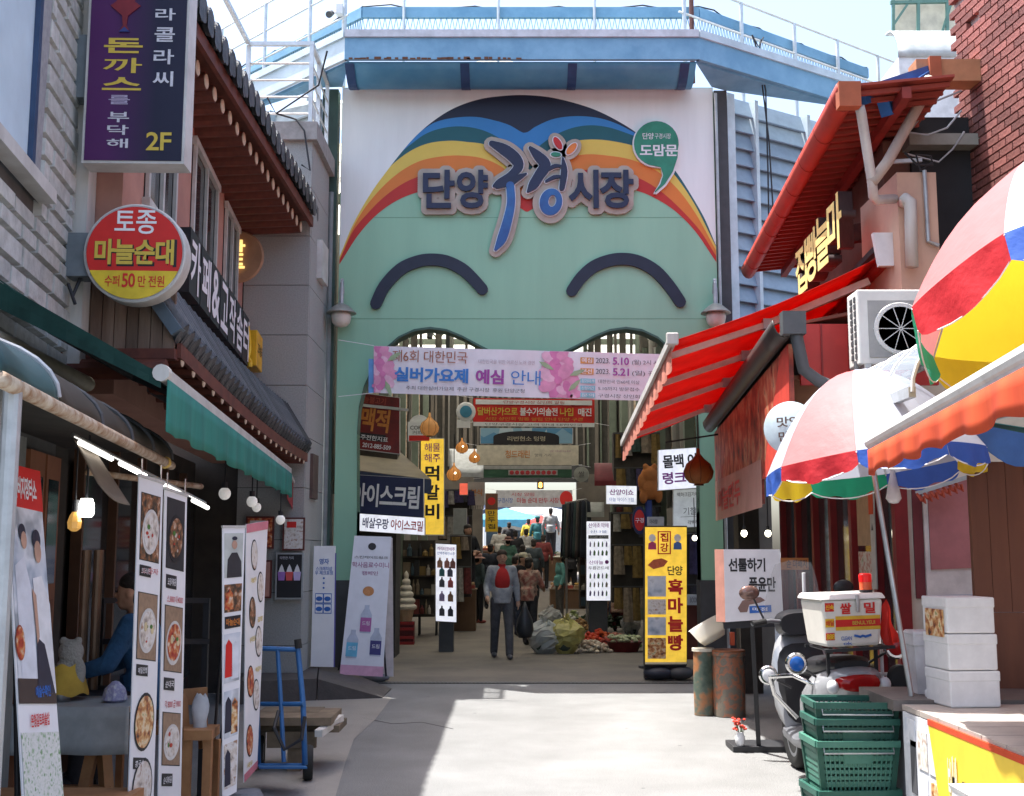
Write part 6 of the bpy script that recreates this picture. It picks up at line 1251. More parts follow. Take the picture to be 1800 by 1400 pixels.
loft([(.92,.4,.16,.12,.6),(1.0,.6,.2,.3,.7),(1.06,.68,.17,.26,.7),(1.1,.72,.1,.16,.8)]).build('leg_shield', swh, smooth=50, **L)
loft([(.9,.55,.14,.2,.6),(.95,.62,.17,.25,.6)]).build('inner_panel', sblk, smooth=40, **L)
loft([(1.0,.34,.07,.08,.7),(1.2,.44,.09,.06,.7),(1.42,.36,.07,.06,.7),(1.5,.3,.03,.03,.8)]).build('front_fender', swh, smooth=40, **L)
MB().cyl((0,1.05,.85), (0,1.22,.25), .035).build('fork', sgr, **L)
MB().tube([(-.34,.82,1.02),(-.2,.9,1.03),(0,.96,1.0),(.2,.9,1.03),(.34,.82,1.02)], .014, 8).build('handlebar', sgr, smooth=True, **L)
for sx in (-1,1):
    MB().cyl((sx*.34,.82,1.02), (sx*.24,.875,1.03), .02).build('grip', rubber, **L); MB().tube([(sx*.24,.9,1.04),(sx*.27,.95,1.14),(sx*.3,.93,1.2)], .007, 6).build('mirror_stem', sblk, **L)
    MB().ell((sx*.32,.92,1.22), .07,.025,.05).build('mirror', sblk if sx > 0 else mat('mirror_face', (.2,.12,.1), .1, metal=.5), smooth=True, **L)
loft([(.9,1.0,.13,.07,.7),(1.0,1.0,.15,.09,.7),(1.08,.98,.1,.08,.8)]).build('handlebar_cowl', sblk, smooth=50, **L)
def ws(u, v): a = (u-.5)*1.7; r = .27-.05*v; return (r*math.sin(a)*(1-.25*v**3), 1.12+.1*math.cos(a)-.1-.14*v, 1.02+.4*v-.05*abs(u-.5)*v)
MB().sheet(ws, 12, 8).build('windscreen', mat('screen_clear', (.55,.57,.58), .1, alpha=.3, var=.02), smooth=True, **L)
MB().tube([(.15,.3,.28),(.17,-.05,.3),(.18,-.3,.36)], [.03,.05,.045], 12).build('exhaust', sblk, smooth=True, **L)
MB().tube([(-.12,.3,.2),(-.22,.28,.02),(-.27,.2,.015)], .012, 6).build('side_stand', sblk, **L)
loft([(.0,.25,.1,.09,.7),(.3,.27,.1,.11,.7)]).build('engine', sblk, smooth=40, **L)
# crash bars and round reflectors
MB().tube([(-.18,.5,.45),(-.3,.55,.6),(-.34,.45,.72),(-.26,.2,.75),(-.17,.1,.7)], .014, 7).build('crash_bar', chrome, smooth=True, **L)
for x, y, z, r, m_ in ((-.29,.0,.84,.065,mat('blue_reflector', (.02,.12,.45), .2)),(-.33,.55,.72,.06,white),(.3,-.02,.9,.07,mat('red_reflector', (.5,.02,.02), .2))):
    MB().lathe([(r,.0),(r,.012),(r*.86,.02)], 22, (x,y,z), Matrix.Rotation(math.pi/2,3,'X')).build('reflector_rim', chrome, **L); MB().lathe([(r*.86,.016),(r*.5,.024),(0,.027)], 22, (x,y,z), Matrix.Rotation(math.pi/2,3,'X')).build('reflector', m_, smooth=True, **L)
    MB().cyl((x,y+.01,z), (x*.5,y+.1,z-.1), .008).build('reflector_arm', sblk, **L)
MB().lathe([(.07,-.03),(.075,0),(.07,.03),(.03,.035),(0,.035)], 22, (.3,-.06,.73), Matrix.Rotation(math.pi/2,3,'X')).build('horn', rubber, smooth=40, **L)
for x in (-.17,-.06,.06,.17): MB().cyl((x,-.3,.93), (x,.12,.93), .008).build('rack_bar', sblk, **L)
MB().bar((-.2,-.3,.93), (.2,-.3,.93), .018).build('rack_bar', sblk, **L); MB().bar((-.2,.1,.93), (.2,.1,.93), .018).build('rack_bar', sblk, **L)
for x in (-.14,.14): MB().bar((x,-.1,.62), (x,-.15,.93), .018).build('rack_stay', sblk, **L)
# cargo box
cbx = thing('cargo_box', 'white delivery cargo box with red and yellow lettering on the scooter rack', 'box', wmat(sc)@V((-.03,-.1,.942)), .12, None, 0, -.03); cbx.scale = (.84,.84,.9)
LB = dict(parent=cbx, world=False); bw = .245
cream_b = mat('box_cream', (.74,.71,.64), .4, var=.05)
MB().hexa([(-bw+.03,-.2,0),(bw-.03,-.2,0),(bw-.03,.2,0),(-bw+.03,.2,0)], [(-bw,-.23,.33),(bw,-.23,.33),(bw,.23,.33),(-bw,.23,.33)]).build('body', cream_b, bevel=.025, **LB)
MB().hexa([(-bw-.02,-.25,.33),(bw+.02,-.25,.33),(bw+.02,.25,.33),(-bw-.02,.25,.33)], [(-bw,-.22,.37),(bw,-.22,.37),(bw,.22,.37),(-bw,.22,.37)]).build('lid', mat('box_lid', (.78,.77,.74), .4, var=.04), bevel=.012, **LB)
def bq(x0, x1, z0, z1, m_, nm='sticker', o=.004):
    yf = lambda z: -.2-.03*z/.33-o
    return MB().hexa([(x0,yf(z0),z0),(x1,yf(z0),z0),(x1,yf(z0)+.002,z0),(x0,yf(z0)+.002,z0)], [(x0,yf(z1),z1),(x1,yf(z1),z1),(x1,yf(z1)+.002,z1),(x0,yf(z1)+.002,z1)]).build(nm, m_, **LB)
bq(-.14,.215,.115,.215,mat('box_yellow', (.75,.45,.04), .5),'yellow_stripe'); bq(-.14,.215,.14,.19,redprint,'red_stripe',.006)
bq(-.22,-.15,.25,.31,redprint); bq(-.22,-.15,.05,.1,redprint); bq(-.22,-.15,.14,.2,yell)
Mb = wmat(cbx); Ub, Zb = Mb.to_3x3()@V((1,0,0)), Mb.to_3x3()@V((0,-.09,1))
def bt(s_, m_, x, z, w_, h_, b_=.02, o=.008): text(cbx, s_, m_, Mb@V((x,-.2-.03*z/.33-o,z)), Ub, Zb, w_, h_, b_, .002)
bt('쌀', redprint, -.06,.268,.075,.07,.03); bt('밀', redprint, .13,.268,.075,.07,.03); bt('BENUL.YEUI', gold, .08,.166,.15,.024,.01,.009); bt('신속', yell, -.185,.28,.055,.035); bt('888', yell, -.185,.075,.055,.035); bt('배달', redprint, -.185,.17,.055,.035)
bt('CLEAN', inkblue, -.06,.06,.07,.025,.01); bt('ok', inkblue, -.05,.025,.06,.02,.01)
MB().prism([(-.07,.0),(-.02,-.012),(0,-.004),(.02,-.012),(.07,.0),(.066,.016),(.02,.005),(0,.012),(-.02,.005),(-.066,.016)], (.07,-.214,.07), (1,0,0), (0,-.09,1), .0, .003).build('wing_emblem', inkblue, **LB)
MB().box(.02,.045,-.256,-.238,.24,.36).build('latch', steel, bevel=.004, **LB)
MB().lathe([(.05,0),(.05,.02)], 20, (.16,-.12,.37)).build('beacon_base', sblk, **LB)
bea = MB().lathe([(.047,.02),(.047,.075),(.045,.075)], 22, (.16,-.12,.37)).build('beacon', mat('beacon_amber', (.75,.13,.05), .2), smooth=40, **LB); MB().lathe([(.049,.075),(.049,.125),(.04,.135),(0,.138)], 22, (.16,-.12,.37)).build('beacon_top', mat('beacon_red', (.75,.015,.015), .2, emit=.08), smooth=40, **LB)
fl = thing('red_flag', 'small red cloth pennant hanging on the right side of the cargo box', 'flag', Mb@V((.27,-.1,.0)))
MB().sheet(lambda u, v: Mb@V((.255+(.05+.09*v)*u+.01*math.sin(v*8), -.15+.05*math.sin(u*6+v*4)*v, .26-.3*v+.06*u)), 6, 12).build('cloth', mat('flag_red', (.6,.03,.02), .7, trans=.3), fl, smooth=True)
ant = thing('phone_mount', 'small white antenna stub standing behind the scooter windscreen', 'antenna', wmat(sc)@V((0,.9,1.05))); MB().cyl(wmat(sc)@V((.06,.95,1.2)), wmat(sc)@V((.065,.94,1.33)), .014).build('stub', white, ant)
# ---- green crates
gcr = mat('crate_green', (.016,.085,.062), .5, vs=9, col2=(.028,.105,.08)); gcr2 = mat('crate_green_pale', (.05,.175,.125), .5, vs=9, col2=(.07,.2,.15))
def crate_mesh(m, w=.45, d=.33, h=.29, tap=.03):
    parts = {}
    def wall(p0, p1, q0, q1, nu, nv, lo=.22, hi=.72):
        mb = MB(); P = lambda u, v: V(p0).lerp(V(p1),u).lerp(V(q0).lerp(V(q1),u), v)
        for v in (.0,.06,lo,.34,.46,.58,hi,.86,1.0):
            mb.bar(P(0,v), P(1,v), .012 if v not in (.0,1.0,.86) else .02, .02 if v not in (lo,hi) else .03)
        for i in range(nu+1): mb.bar(P(i/nu,0), P(i/nu,1), .008 if 0 < i < nu else .03, .02 if 0 < i < nu else .03)
        return mb.mesh('side_panel', m)
    a, b = w/2-tap, w/2; c, e = d/2-tap, d/2
    parts['front'] = wall((-a,-c,0),(a,-c,0),(-b,-e,h),(b,-e,h),16,6); parts['back'] = wall((-a,c,0),(a,c,0),(-b,e,h),(b,e,h),16,6)
    parts['l'] = wall((-a,-c,0),(-a,c,0),(-b,-e,h),(-b,e,h),11,6); parts['r'] = wall((a,-c,0),(a,c,0),(b,-e,h),(b,e,h),11,6)
    parts['rim'] = MB().bar((-b-.015,-e-.012,h), (b+.015,-e-.012,h), .022,.035).bar((-b-.015,e+.012,h), (b+.015,e+.012,h), .022,.035).bar((-b-.012,-e,h), (-b-.012,e,h), .022,.035).bar((b+.012,-e,h), (b+.012,e,h), .022,.035).mesh('rim', m)
    parts['base'] = MB().box(-a,a,-c,c,.002,.012).mesh('base', m)
    parts['plate'] = MB().box(-.08,.08,-e-.002,-e+.012,h*.62,h*.84).mesh('label_plate', m)
    return parts
cm_ = crate_mesh(gcr); cm2 = crate_mesh(gcr2)
x_, y_ = at(1493,1300,7.0).x, 7.0
for i, (z, cmx, lab) in enumerate(((.0,cm_,'dark green plastic crate at the bottom of the stack by the scooter'),(.27,cm2,'paler green plastic crate second from the bottom of the stack by the scooter'),(.39,cm_,'dark green crate nested below the top crate of the stack by the scooter'),(.48,cm_,'top dark green crate of the stack by the scooter'))):
    t = thing('plastic_crate', lab, 'crate', (x_+.01*i-.01,y_+.015*i,z+.003), .06-.03*i, 'green crates stacked by the scooter')
    for k, me in cmx.items(): inst({'front':'side_panel','back':'side_panel','l':'side_panel','r':'side_panel','rim':'rim','base':'base','plate':'label_plate'}[k], me, t, wmat(t))
    MB().tube([(-.2,-.175,.28),(-.2,-.19,.24),(.2,-.19,.24),(.2,-.175,.28)], .005, 5).build('wire_handle', galv, t, world=False)
# ---- white sign board on black stand with small potted flowers
sb = thing('board_sign', 'white square sign board with black handwriting on a black stand', 'sign', gnd(1332,1322)); Yb = 9.6
b = Board('board_sign', None, None, at(1272,966,Yb), at(1371,966,Yb), at(1377,1087,Yb), at(1275,1094,Yb), mat('board_white', (.72,.7,.72), .5, var=.05), .05, parent=sb)
MB().hexa([b.P(0,1,-.05)+V((-.06,.02,0)), b.P(0,1,0), b.P(0,0,0), b.P(0,0,-.05)+V((-.06,.02,0))], [b.P(0,1,-.05)+V((-.06,.03,0)), b.P(0,1,-.06), b.P(0,0,-.06), b.P(0,0,-.05)+V((-.06,.03,0))]).build('side_face', mat('side_pink', (.55,.26,.2), .6), sb)
b.tx('선툴하기', black, .4,.22,.3,.11,.03); b.tx('품윤만', black, .66,.5,.22,.12,.03)
b.blob('bread_print', mat('bread_brown', (.22,.13,.11), .6), [(.22,.82),(.3,.72),(.45,.68),(.62,.68),(.7,.73),(.6,.76),(.42,.78),(.38,.88),(.26,.88)][::-1], .003); b.q('blue_label', inkblue, .42,.8,.8,.9,.004); b.tx('매점', whites, .6,.85,.12,.03,.01,.006)
MB().bar(at(1322,1096,Yb+.02), gnd(1334,1322)+V((0,0,.05)), .035).build('post', black, sb); MB().bar(at(1272,1100,Yb+.03), at(1372,1096,Yb+.03), .03,.05).build('tray_bar', black, sb)
p = gnd(1333,1318); MB().box(p.x-.24,p.x+.24,p.y-.16,p.y+.2,.004,.05).build('base', mat('stand_black', (.03,.03,.032), .5), sb, bevel=.005)
pot = thing('potted_flowers', 'tiny white vase of red flowers on the sign stand base', 'plant', gnd(1301,1312,.05)); p = gnd(1301,1311,.052); p.x += .0
MB().lathe([(.025,0),(.04,.03),(.042,.07),(.03,.1),(.033,.11)], 18, p).build('vase', white, pot, smooth=40)
mb = MB()
for i in range(26): d_ = V((random.uniform(-.05,.05),random.uniform(-.05,.05),random.uniform(.13,.22))); mb.ell(p+d_, .014,.014,.01,6,4)
tag(mb.build('flowers', mat('flower_red', (.5,.05,.03), .7, rnd=.2), pot), kind='stuff'); mb = MB()
for i in range(14): mb.cyl(p+V((0,0,.09)), p+V((random.uniform(-.045,.045),random.uniform(-.045,.045),random.uniform(.12,.18))), .003, n=4)
tag(mb.build('stems', mat('stem_green', (.06,.14,.03), .7), pot), kind='stuff')
# ---- clear strainer tub on a patterned stand
std = thing('patterned_drum', 'wider round drum with rusty floral print beside the sign board', 'drum', gnd(1285,1272)); p = gnd(1290,1262)
fl_m = ramp_mat('floral_print', [(.12,.1,.08),(.2,.16,.12),(.16,.15,.12),(.4,.14,.07),(.15,.13,.1),(.2,.18,.15)], 9, detail=4)
MB().lathe([(.16,.005),(.165,.3),(.16,.6),(.17,.605),(.17,.64),(.15,.645)], 28, (p.x-.02,p.y+.12,0)).build('drum', fl_m, std, smooth=40); MB().lathe([(0,.642),(.172,.642),(.172,.66),(0,.662)], 28, (p.x-.02,p.y+.12,0)).build('top', mat('stand_wood', (.25,.09,.04), .6), std)
st2 = thing('narrow_drum', 'narrow round drum with dark green print left of the wider drum', 'drum', gnd(1240,1262)); p2_ = gnd(1241,1260)
MB().lathe([(.1,.005),(.105,.3),(.1,.64)], 24, (p2_.x,p2_.y+.1,0)).build('drum', ramp_mat('tank_print', [(.05,.08,.06),(.1,.13,.1),(.4,.16,.06),(.08,.1,.08)], 6), st2, smooth=40); MB().lathe([(0,.64),(.115,.64),(.115,.67),(0,.672)], 24, (p2_.x,p2_.y+.1,0)).build('lid', cream, st2)
tub = thing('clear_tub', 'tilted pale plastic tub lying on top of the two drums', 'tub', gnd(1255,1165,.67)); c_ = V((p2_.x+.12,p2_.y+.08,.72)); Rt = Matrix.Rotation(-.5,3,'Y')@Matrix.Rotation(-.2,3,'X')
clr = mat('clear_plastic', (.85,.84,.8), .15, alpha=.4, var=.02, trans=.4)
MB().lathe([(0,.0),(.12,.0),(.15,.06),(.18,.2),(.19,.205),(.175,.2)], 26, c_+V((0,0,.03)), Rt).build('bowl', clr, tub, smooth=60); MB().lathe([(0,.055),(.14,.05)], 20, c_+V((0,0,.03)), Rt).build('contents', mat('corn_yellow', (.75,.5,.1), .6), tub); MB().box(c_.x+.16,c_.x+.2,c_.y-.02,c_.y+.05,.7,.83).build('red_clip', mat('clip_red', (.6,.1,.04), .5), tub)
# ================================================================ INSIDE THE MARKET
def fsign(name, label, cat, px0, py0, px1, py1, Y, m, th=.08, sk=0.0, group=None, casing=None):
    """flat sign facing the viewer between two pixel corners at distance Y; sk turns its right edge away"""
    b = Board(name, label, cat, at(px0,py0,Y), at(px1,py0+sk,Y), at(px1,py1+sk,Y), at(px0,py1,Y), m, .004, group)
    MB().hexa([p-b.n*.005 for p in (b.P(-.01,1.01),b.P(1.01,1.01),b.P(1.01,-.01),b.P(-.01,-.01))], [p-b.n*th for p in (b.P(-.01,1.01),b.P(1.01,1.01),b.P(1.01,-.01),b.P(-.01,-.01))]).build('casing', casing or aluw, b.t)
    b.w = (b.c[1]-b.c[0]).length; b.h = (b.c[0]-b.c[3]).length; return b
def ft(b, body, m, u, v, w, h, bold=.01, d=.005): return b.tx(body, m, u, v, w*b.w, h*b.h, bold, d)
nav = mat('sign_navy', (.012,.018,.075), .5); org = mat('orange_letter', (.62,.22,.04), .5); lamp_yel = mat('lightbox_yellow', (.78,.5,.05), .5, emit=.28); lamp_wh = mat('lightbox_white', (.72,.73,.8), .5, emit=.32)
signr = mat('sign_dark_red', (.22,.015,.012), .5, vs=3, col2=(.1,.01,.01))
b = fsign('hanging_sign', 'dark red sign with large orange letters inside the left gate post', 'sign', 622,690,702,788,17.0,signr, sk=10)
ft(b,'맥적',org,.47,.45,.62,.42,.03); b.q('black_patch', black, .02,.7,.7,.83,.003); ft(b,'주전한지표',whites,.45,.78,.6,.09,.01,.006); ft(b,'2012-885-509',whites,.5,.92,.62,.08,.01); ft(b,'마늘불고기',mat('dim_red', (.4,.06,.04), .5),.4,.1,.6,.12,.01)
MB().bar(b.P(-.05,.22,.02), b.P(1.2,.2,.02), .04).build('hanger', aluw, b.t)
# ice cream shop
ic = thing('ice_cream_shop', 'ice cream shop front with dark sloped roof inside the left gate post', 'shop', (-2.2,18.2,0))
r0, r1, r2_, r3 = at(612,832,17.6), at(758,850,17.6), at(702,800,19.2), at(612,790,19.2)
mb = MB(); mb.hexa([r0,r1,r2_,r3], [p+V((0,0,.06)) for p in (r0,r1,r2_,r3)]); mb.build('roof', mat('shop_roof', (.2,.17,.12), .7, vs=4), ic)
MB().hexa([r0+V((0,-.02,-.16)), r1+V((0,-.02,-.16)), r1+V((0,.05,-.16)), r0+V((0,.05,-.16))], [r0+V((0,-.02,.05)), r1+V((0,-.02,.05)), r1+V((0,.05,.05)), r0+V((0,.05,.05))]).build('fascia', mat('fascia_navy', (.03,.045,.09), .5), ic)
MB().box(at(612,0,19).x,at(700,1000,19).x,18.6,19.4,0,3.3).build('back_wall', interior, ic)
b = fsign('shop_sign', 'navy sign with big white ice cream lettering', 'sign', 605,834,744,902,17.5,nav,sk=8); ft(b,'아이스크림',whites,.53,.5,.84,.6,.03)
b = fsign('shop_sign', 'white lit sign with navy and red lettering under the navy ice cream sign', 'sign', 612,902,746,932,17.4,lamp_wh,sk=9); ft(b,'배살우팡',mat('navy_ink', (.02,.02,.12), .5),.36,.5,.34,.62,.02); ft(b,'아이스코밀',inkr,.77,.5,.42,.62,.02)
b = fsign('vertical_sign', 'tall yellow vertical sign with black brush letters by the ice cream shop', 'sign', 740,772,780,940,18.6,lamp_yel,.18)
ft(b,'해물',inkp,.5,.09,.7,.09,.01); ft(b,'해주',inkp,.5,.2,.7,.09,.01)
for i, ch in enumerate('먹갈비'): ft(b,ch,black,.5,.36+.2*i,.62,.16,.03)
b = fsign('menu_lightbox', 'white lit menu board with bottle pictures on the left of the lane', 'menu', 766,956,802,1092,19.6,lamp_wh,.1,sk=2,casing=black)
ft(b,'캐릭터청배주',inkp,.5,.06,.86,.05,.01); ft(b,'잔맥주와인소주',inkblue,.5,.12,.86,.04,.01)
for i, (u, v, c) in enumerate(((.2,.25,(.5,.25,.15)),(.55,.25,(.5,.2,.15)),(.83,.25,(.3,.12,.1)),(.3,.36,(.05,.2,.2)),(.7,.36,(.1,.1,.15)),(.3,.5,(.1,.1,.12)),(.72,.5,(.5,.1,.1)),(.3,.68,(.4,.3,.5)),(.72,.68,(.3,.15,.08)),(.3,.87,(.06,.06,.08)),(.72,.87,(.03,.03,.05)))):
    m_ = mat('drink_%d' % i, c, .5); b.blob('bottle_print', m_, [(u-.13,v+.06),(u+.13,v+.06),(u+.13,v-.02),(u+.04,v-.045),(u+.04,v-.07),(u-.04,v-.07),(u-.04,v-.045),(u-.13,v-.02)], .004)
g_ = gnd(784,1106); MB().box(b.c[3].x+.05,b.c[2].x-.05,19.65,19.9,0,b.c[3].z).build('stand', darkgrey, b.t)
# soft ice cream statue on red crate
cr = thing('red_crate', 'dark red plastic crate under the ice cream statue', 'crate', gnd(711,1134)); p = gnd(711,1134)
mb = MB()
for z in (.03,.13,.28,.38): mb.bar((p.x-.16,p.y,z), (p.x+.17,p.y,z), .03,.05)
MB().box(p.x-.15,p.x+.16,p.y+.02,p.y+.3,.0,.4).build('body', mat('crate_red_dark', (.12,.01,.01), .5), cr); mb.build('front_slats', mat('crate_red', (.3,.02,.02), .5), cr)
icn = thing('ice_cream_statue', 'cream coloured soft ice cream cone statue on the red crate', 'statue', (p.x,p.y+.14,.41)); c_ = V((p.x+.005,p.y+.14,.41))
vm = mat('vanilla', (.62,.56,.46), .5); MB().lathe([(.11,0),(.12,.06),(.14,.16),(.15,.2)], 20, c_).build('cone', mat('wafer', (.5,.33,.2), .6), icn)
prof = []
for i in range(6): r = .2*(1-i/6.5); z = .2+i*.11; prof += [(r*.8,z),(r,z+.03),(r*.98,z+.07),(r*.74,z+.108)]
prof.append((0,.9)); MB().lathe(prof, 24, c_).build('swirl', vm, icn, smooth=True)
stl = thing('black_stool', 'small dark stool with a wrapped chair beside the ice cream statue', 'stool', gnd(752,1120)); p = gnd(752,1118); MB().box(p.x-.2,p.x+.18,p.y,p.y+.35,.38,.42).build('seat', black, stl)
for dx in (-.18,.16):
    for dy in (.02,.32): MB().cyl((p.x+dx,p.y+dy,0), (p.x+dx,p.y+dy,.38), .015, n=6).build('leg', black, stl)
MB().sheet(lambda u, v: (p.x-.18+.34*u, p.y+.28+.03*math.sin(u*9), .42+.42*v-.05*abs(u-.5)), 10, 5).build('backrest', mat('wrapped_tan', (.4,.33,.24), .5), stl, smooth=True, solid=.03)
# lanterns
def lantern(px, py, r, Y, label, lit_=.3, col=(.55,.24,.06)):
    c = at(px,py,Y); R = r/2050*Y; t = thing('onion_lantern', label, 'lantern', c, 0, 'onion shaped paper lanterns'); m_ = mat('lantern_%d' % int(lit_*10+col[0]*100), col, .6, emit=lit_, trans=.3)
    MB().lathe([(R*.1,R*1.55),(R*.14,R*1.15),(R*.4,R*.82),(R*.8,R*.5),(R,.0),(R*.9,-R*.45),(R*.6,-R*.78),(R*.3,-R*.85)], 28, c).build('shade', m_, t, smooth=True)
    for k in range(8): a = 2*math.pi*k/8; MB().tube([c+V((q*math.cos(a)*1.01, q*math.sin(a)*1.01, z)) for q, z in ((R*.14,R*1.15),(R*.4,R*.82),(R*.8,R*.5),(R,0),(R*.9,-R*.45),(R*.6,-R*.78))], R*.022, 4).build('rib', mat('lantern_rib', (.12,.05,.02), .7), t)
    MB().cyl(c+V((0,0,R*1.5)), c+V((0,0,R*1.5+.5)), .008, n=5).build('cord', black, t); MB().lathe([(R*.3,-R*.85),(R*.36,-R*.95),(0,-R*.97)], 14, c).build('ring', MATS['lantern_rib'], t)
    MB().ell(c+V((R*.2,-R*.97,R*.1)), R*.12,R*.05,R*.12,10,6).build('bulb_glow', litw, t) if r < 14 else None
lantern(755,752,17,17.8,'tan onion lantern hanging below the event banner at the left',.12,(.6,.3,.1)); lantern(812,787,11,22,'glowing onion lantern upper one of two left of the red banner',.25); lantern(834,805,10,24,'glowing onion lantern lower one of two beside the cream banner',.25); lantern(798,834,13,20,'glowing onion lantern right of the yellow vertical sign',.2); lantern(1228,829,26,13.8,'large amber onion lantern hanging by the right gate post',.0,(.34,.12,.03))
MB().bar(at(1170,778,13.8),at(1262,764,13.8),.02).build('lantern_arm', black, None)
ob = bpy.data.objects['lantern_arm']; tag(ob, 'thin black bracket arm above the large amber lantern', 'bracket')
b = fsign('round_cafe_sign', 'white rounded coffee sign behind the tan lantern', 'sign', 717,742,757,776,18.6,whites); ft(b,'COFFEE',inkk,.5,.3,.8,.2,.01); b.q('red_strip', redprint, .05,.95,.7,.98,.004); ft(b,'커피',inkk,.4,.55,.4,.2,.0)
MB().lathe([(0,-.02),(.17,-.02),(.17,0),(0,.0)], 24, at(737,748,18.62), Matrix.Rotation(math.pi/2,3,'X')).build('arch_top', whites, b.t)
# cross banners
def banner(name, label, px0, py0, px1, py1, Y, m, sag=0, sk=0, wav=.03):
    tl, tr, br, bl = at(px0,py0,Y), at(px1,py0+sk,Y), at(px1,py1+sk,Y), at(px0,py1,Y); t = thing(name, label, 'banner', (tl+tr)/2)
    b = Board.__new__(Board); b.c = [tl,tr,br,bl]; b.U = (tr-tl).normalized(); b.n = (tr-tl).cross(tl-bl).normalized(); b.Vv = b.n.cross(b.U).normalized(); b.t = t; b.w = (tr-tl).length; b.h = (tl-bl).length
    MB().sheet(lambda u, v: b.P(u,v,-.012+wav*.25*math.sin(u*9)*(v-.5)*0)+V((0,.008*math.sin(u*23+v*3),-sag*math.sin(u*math.pi))), 30, 4).build('cloth', m, t, smooth=True)
    for u, s_ in ((0,-1),(1,1)):
        for v in (0,1): MB().cyl(b.P(u,v), b.P(u+.12*s_, v-.1+.2*v), .004, n=4).build('string', whites, t)
    return b
b = banner('event_banner', 'white event banner with blue purple and brown lettering and pink flowers across the gate', 657,608,1176,691,14.9,mat('banner_lilac', (.69,.7,.74), .6, var=.04), sk=15)
UBN = b
ft(b,'제6회 대한민국',inkbr,.19,.20,.255,.25,.0); ft(b,'실버가요제',mat('banner_blue', (.04,.2,.55), .5),.195,.59,.25,.31,.035); ft(b,'예심',inkp,.393,.59,.095,.31,.035); ft(b,'안내',MATS['banner_blue'],.515,.59,.1,.31,.0)
ft(b,'대한민국을 위한 어르신 노래 경연',mat('faint_ink', (.42,.36,.4), .6),.45,.27,.19,.09,0); ft(b,'주최 대한실버가요제  주관 구경시장  후원 단양군청',inkk,.31,.87,.4,.085,0)
for i, v in enumerate((.18,.41)): b.q('date_tag', mat('tag_orange', (.6,.3,.08), .5), .7,.745,v-.06,v+.07,.002); ft(b,('예심','본선')[i],whites,.722,v,.035,.1,.01); ft(b,'2023.',inkk,.776,v,.048,.11,0); ft(b,('5.10','5.21')[i],inkp,.837,v,.055,.16,.02); ft(b,('(월) 2시 시장','(일) 광장')[i],inkk,.93,v+.02,.11,.12,0)
for i, v in enumerate((.62,.77,.92)): b.q('info_tag', mat('tag_teal', (.2,.5,.58), .5), .7,.75,v-.05,v+.05,.002); ft(b,('참가자격','신청기간','문의')[i],whites,.725,v,.042,.07,0); ft(b,('대한민국 만60세 이상','5.10까지 방문접수','구경시장 상인회')[i],inkk,.83,v,.14,.08,0)
fp = [mat('petal_pink%d' % i, c, .6) for i, c in enumerate(((.66,.3,.46),(.72,.45,.58),(.6,.2,.4)))]; leafm = mat('print_leaf', (.3,.42,.25), .6)
def flower(u, v, r, k=7):
    for j in range(k):
        a = 2*math.pi*j/k; pl = []
        for q in range(9): an = math.pi*2*q/9; x, y = .6*r+.5*r*math.cos(an), .34*r*math.sin(an); pl.append((u+(x*math.cos(a)-y*math.sin(a))/b.w, v+(x*math.sin(a)+y*math.cos(a))/b.h))
        b.blob('petal_print', fp[j%3], [(min(1,max(.0,p)), min(.99,max(.01,q))) for p, q in reversed(pl)], .001+.0006*j)
    b.disc('flower_eye', fp[2], u, v, r*.2, 1, .008)
for u, v, r in ((.62,.22,.2),(.625,.62,.26),(.66,.9,.16),(.02,.2,.16),(.03,.6,.2),(.0,.85,.12)): flower(u,v,r)
for u, v, a in ((.585,.32,.5),(.69,.45,-.4),(.68,.72,-.8),(.05,.9,1.2),(.07,.22,-.6)): b.blob('leaf_print', leafm, [(u+(.07*c_*math.cos(a)-.02*s_*math.sin(a))/b.w*1.6, v+(.07*c_*math.sin(a)+.02*s_*math.cos(a))/b.h*1.6) for c_, s_ in ((-1,0),(-.3,-1),(.5,-.7),(1,0),(.5,.7),(-.3,1))][::-1], .009)
b.q('blue_edge', mat('edge_blue', (.12,.3,.6), .5), -.018,.0,.28,1.0,-.01)
b = banner('red_banner', 'red cross banner with yellow and white lettering and a white header strip inside the arcade', 832,700,1045,742,21.5,redprint,sk=2)
b.q('header_strip', whites, .02,.98,.06,.26,.002); ft(b,'단양구경시장 상인회 알림',inkr,.5,.16,.5,.12,0); ft(b,'달버산가으로',gold,.2,.55,.33,.34,.02); ft(b,'불수가의솔전',whites,.54,.55,.31,.34,.02); ft(b,'나입',gold,.77,.55,.11,.34,.02); ft(b,'매진',whites,.92,.55,.11,.34,.02); ft(b,'시장 상인회 일동 알림 안내 단양 구경',mat('amber_txt', (.6,.35,.05), .6),.5,.86,.8,.14,0)
b.q('white_footer', whites, .0,1,1.0,1.17,.0); ft(b,'단양구경시장 고객 안내 대한민국',inkk,.5,1.09,.8,.1,0)
rsg = thing('round_blue_sign', 'round white and blue sign at the left end of the red banner', 'sign', at(819,727,21.3)); MB().lathe([(0,-.04),(.17,-.04),(.18,0),(.15,.012),(0,.012)], 26, at(819,724,21.3), Matrix.Rotation(math.pi/2,3,'X')).build('disc', whites, rsg); MB().lathe([(0,.0),(.11,.0),(.11,.018),(0,.018)], 22, at(819,724,21.29), Matrix.Rotation(math.pi/2,3,'X')).build('centre', mat('disc_blue', (.06,.25,.4), .5), rsg); MB().box(at(808,0,21.3).x,at(830,0,21.3).x,21.3,21.36,at(0,752,21.3).z,at(0,738,21.3).z).build('plate', whites, rsg)
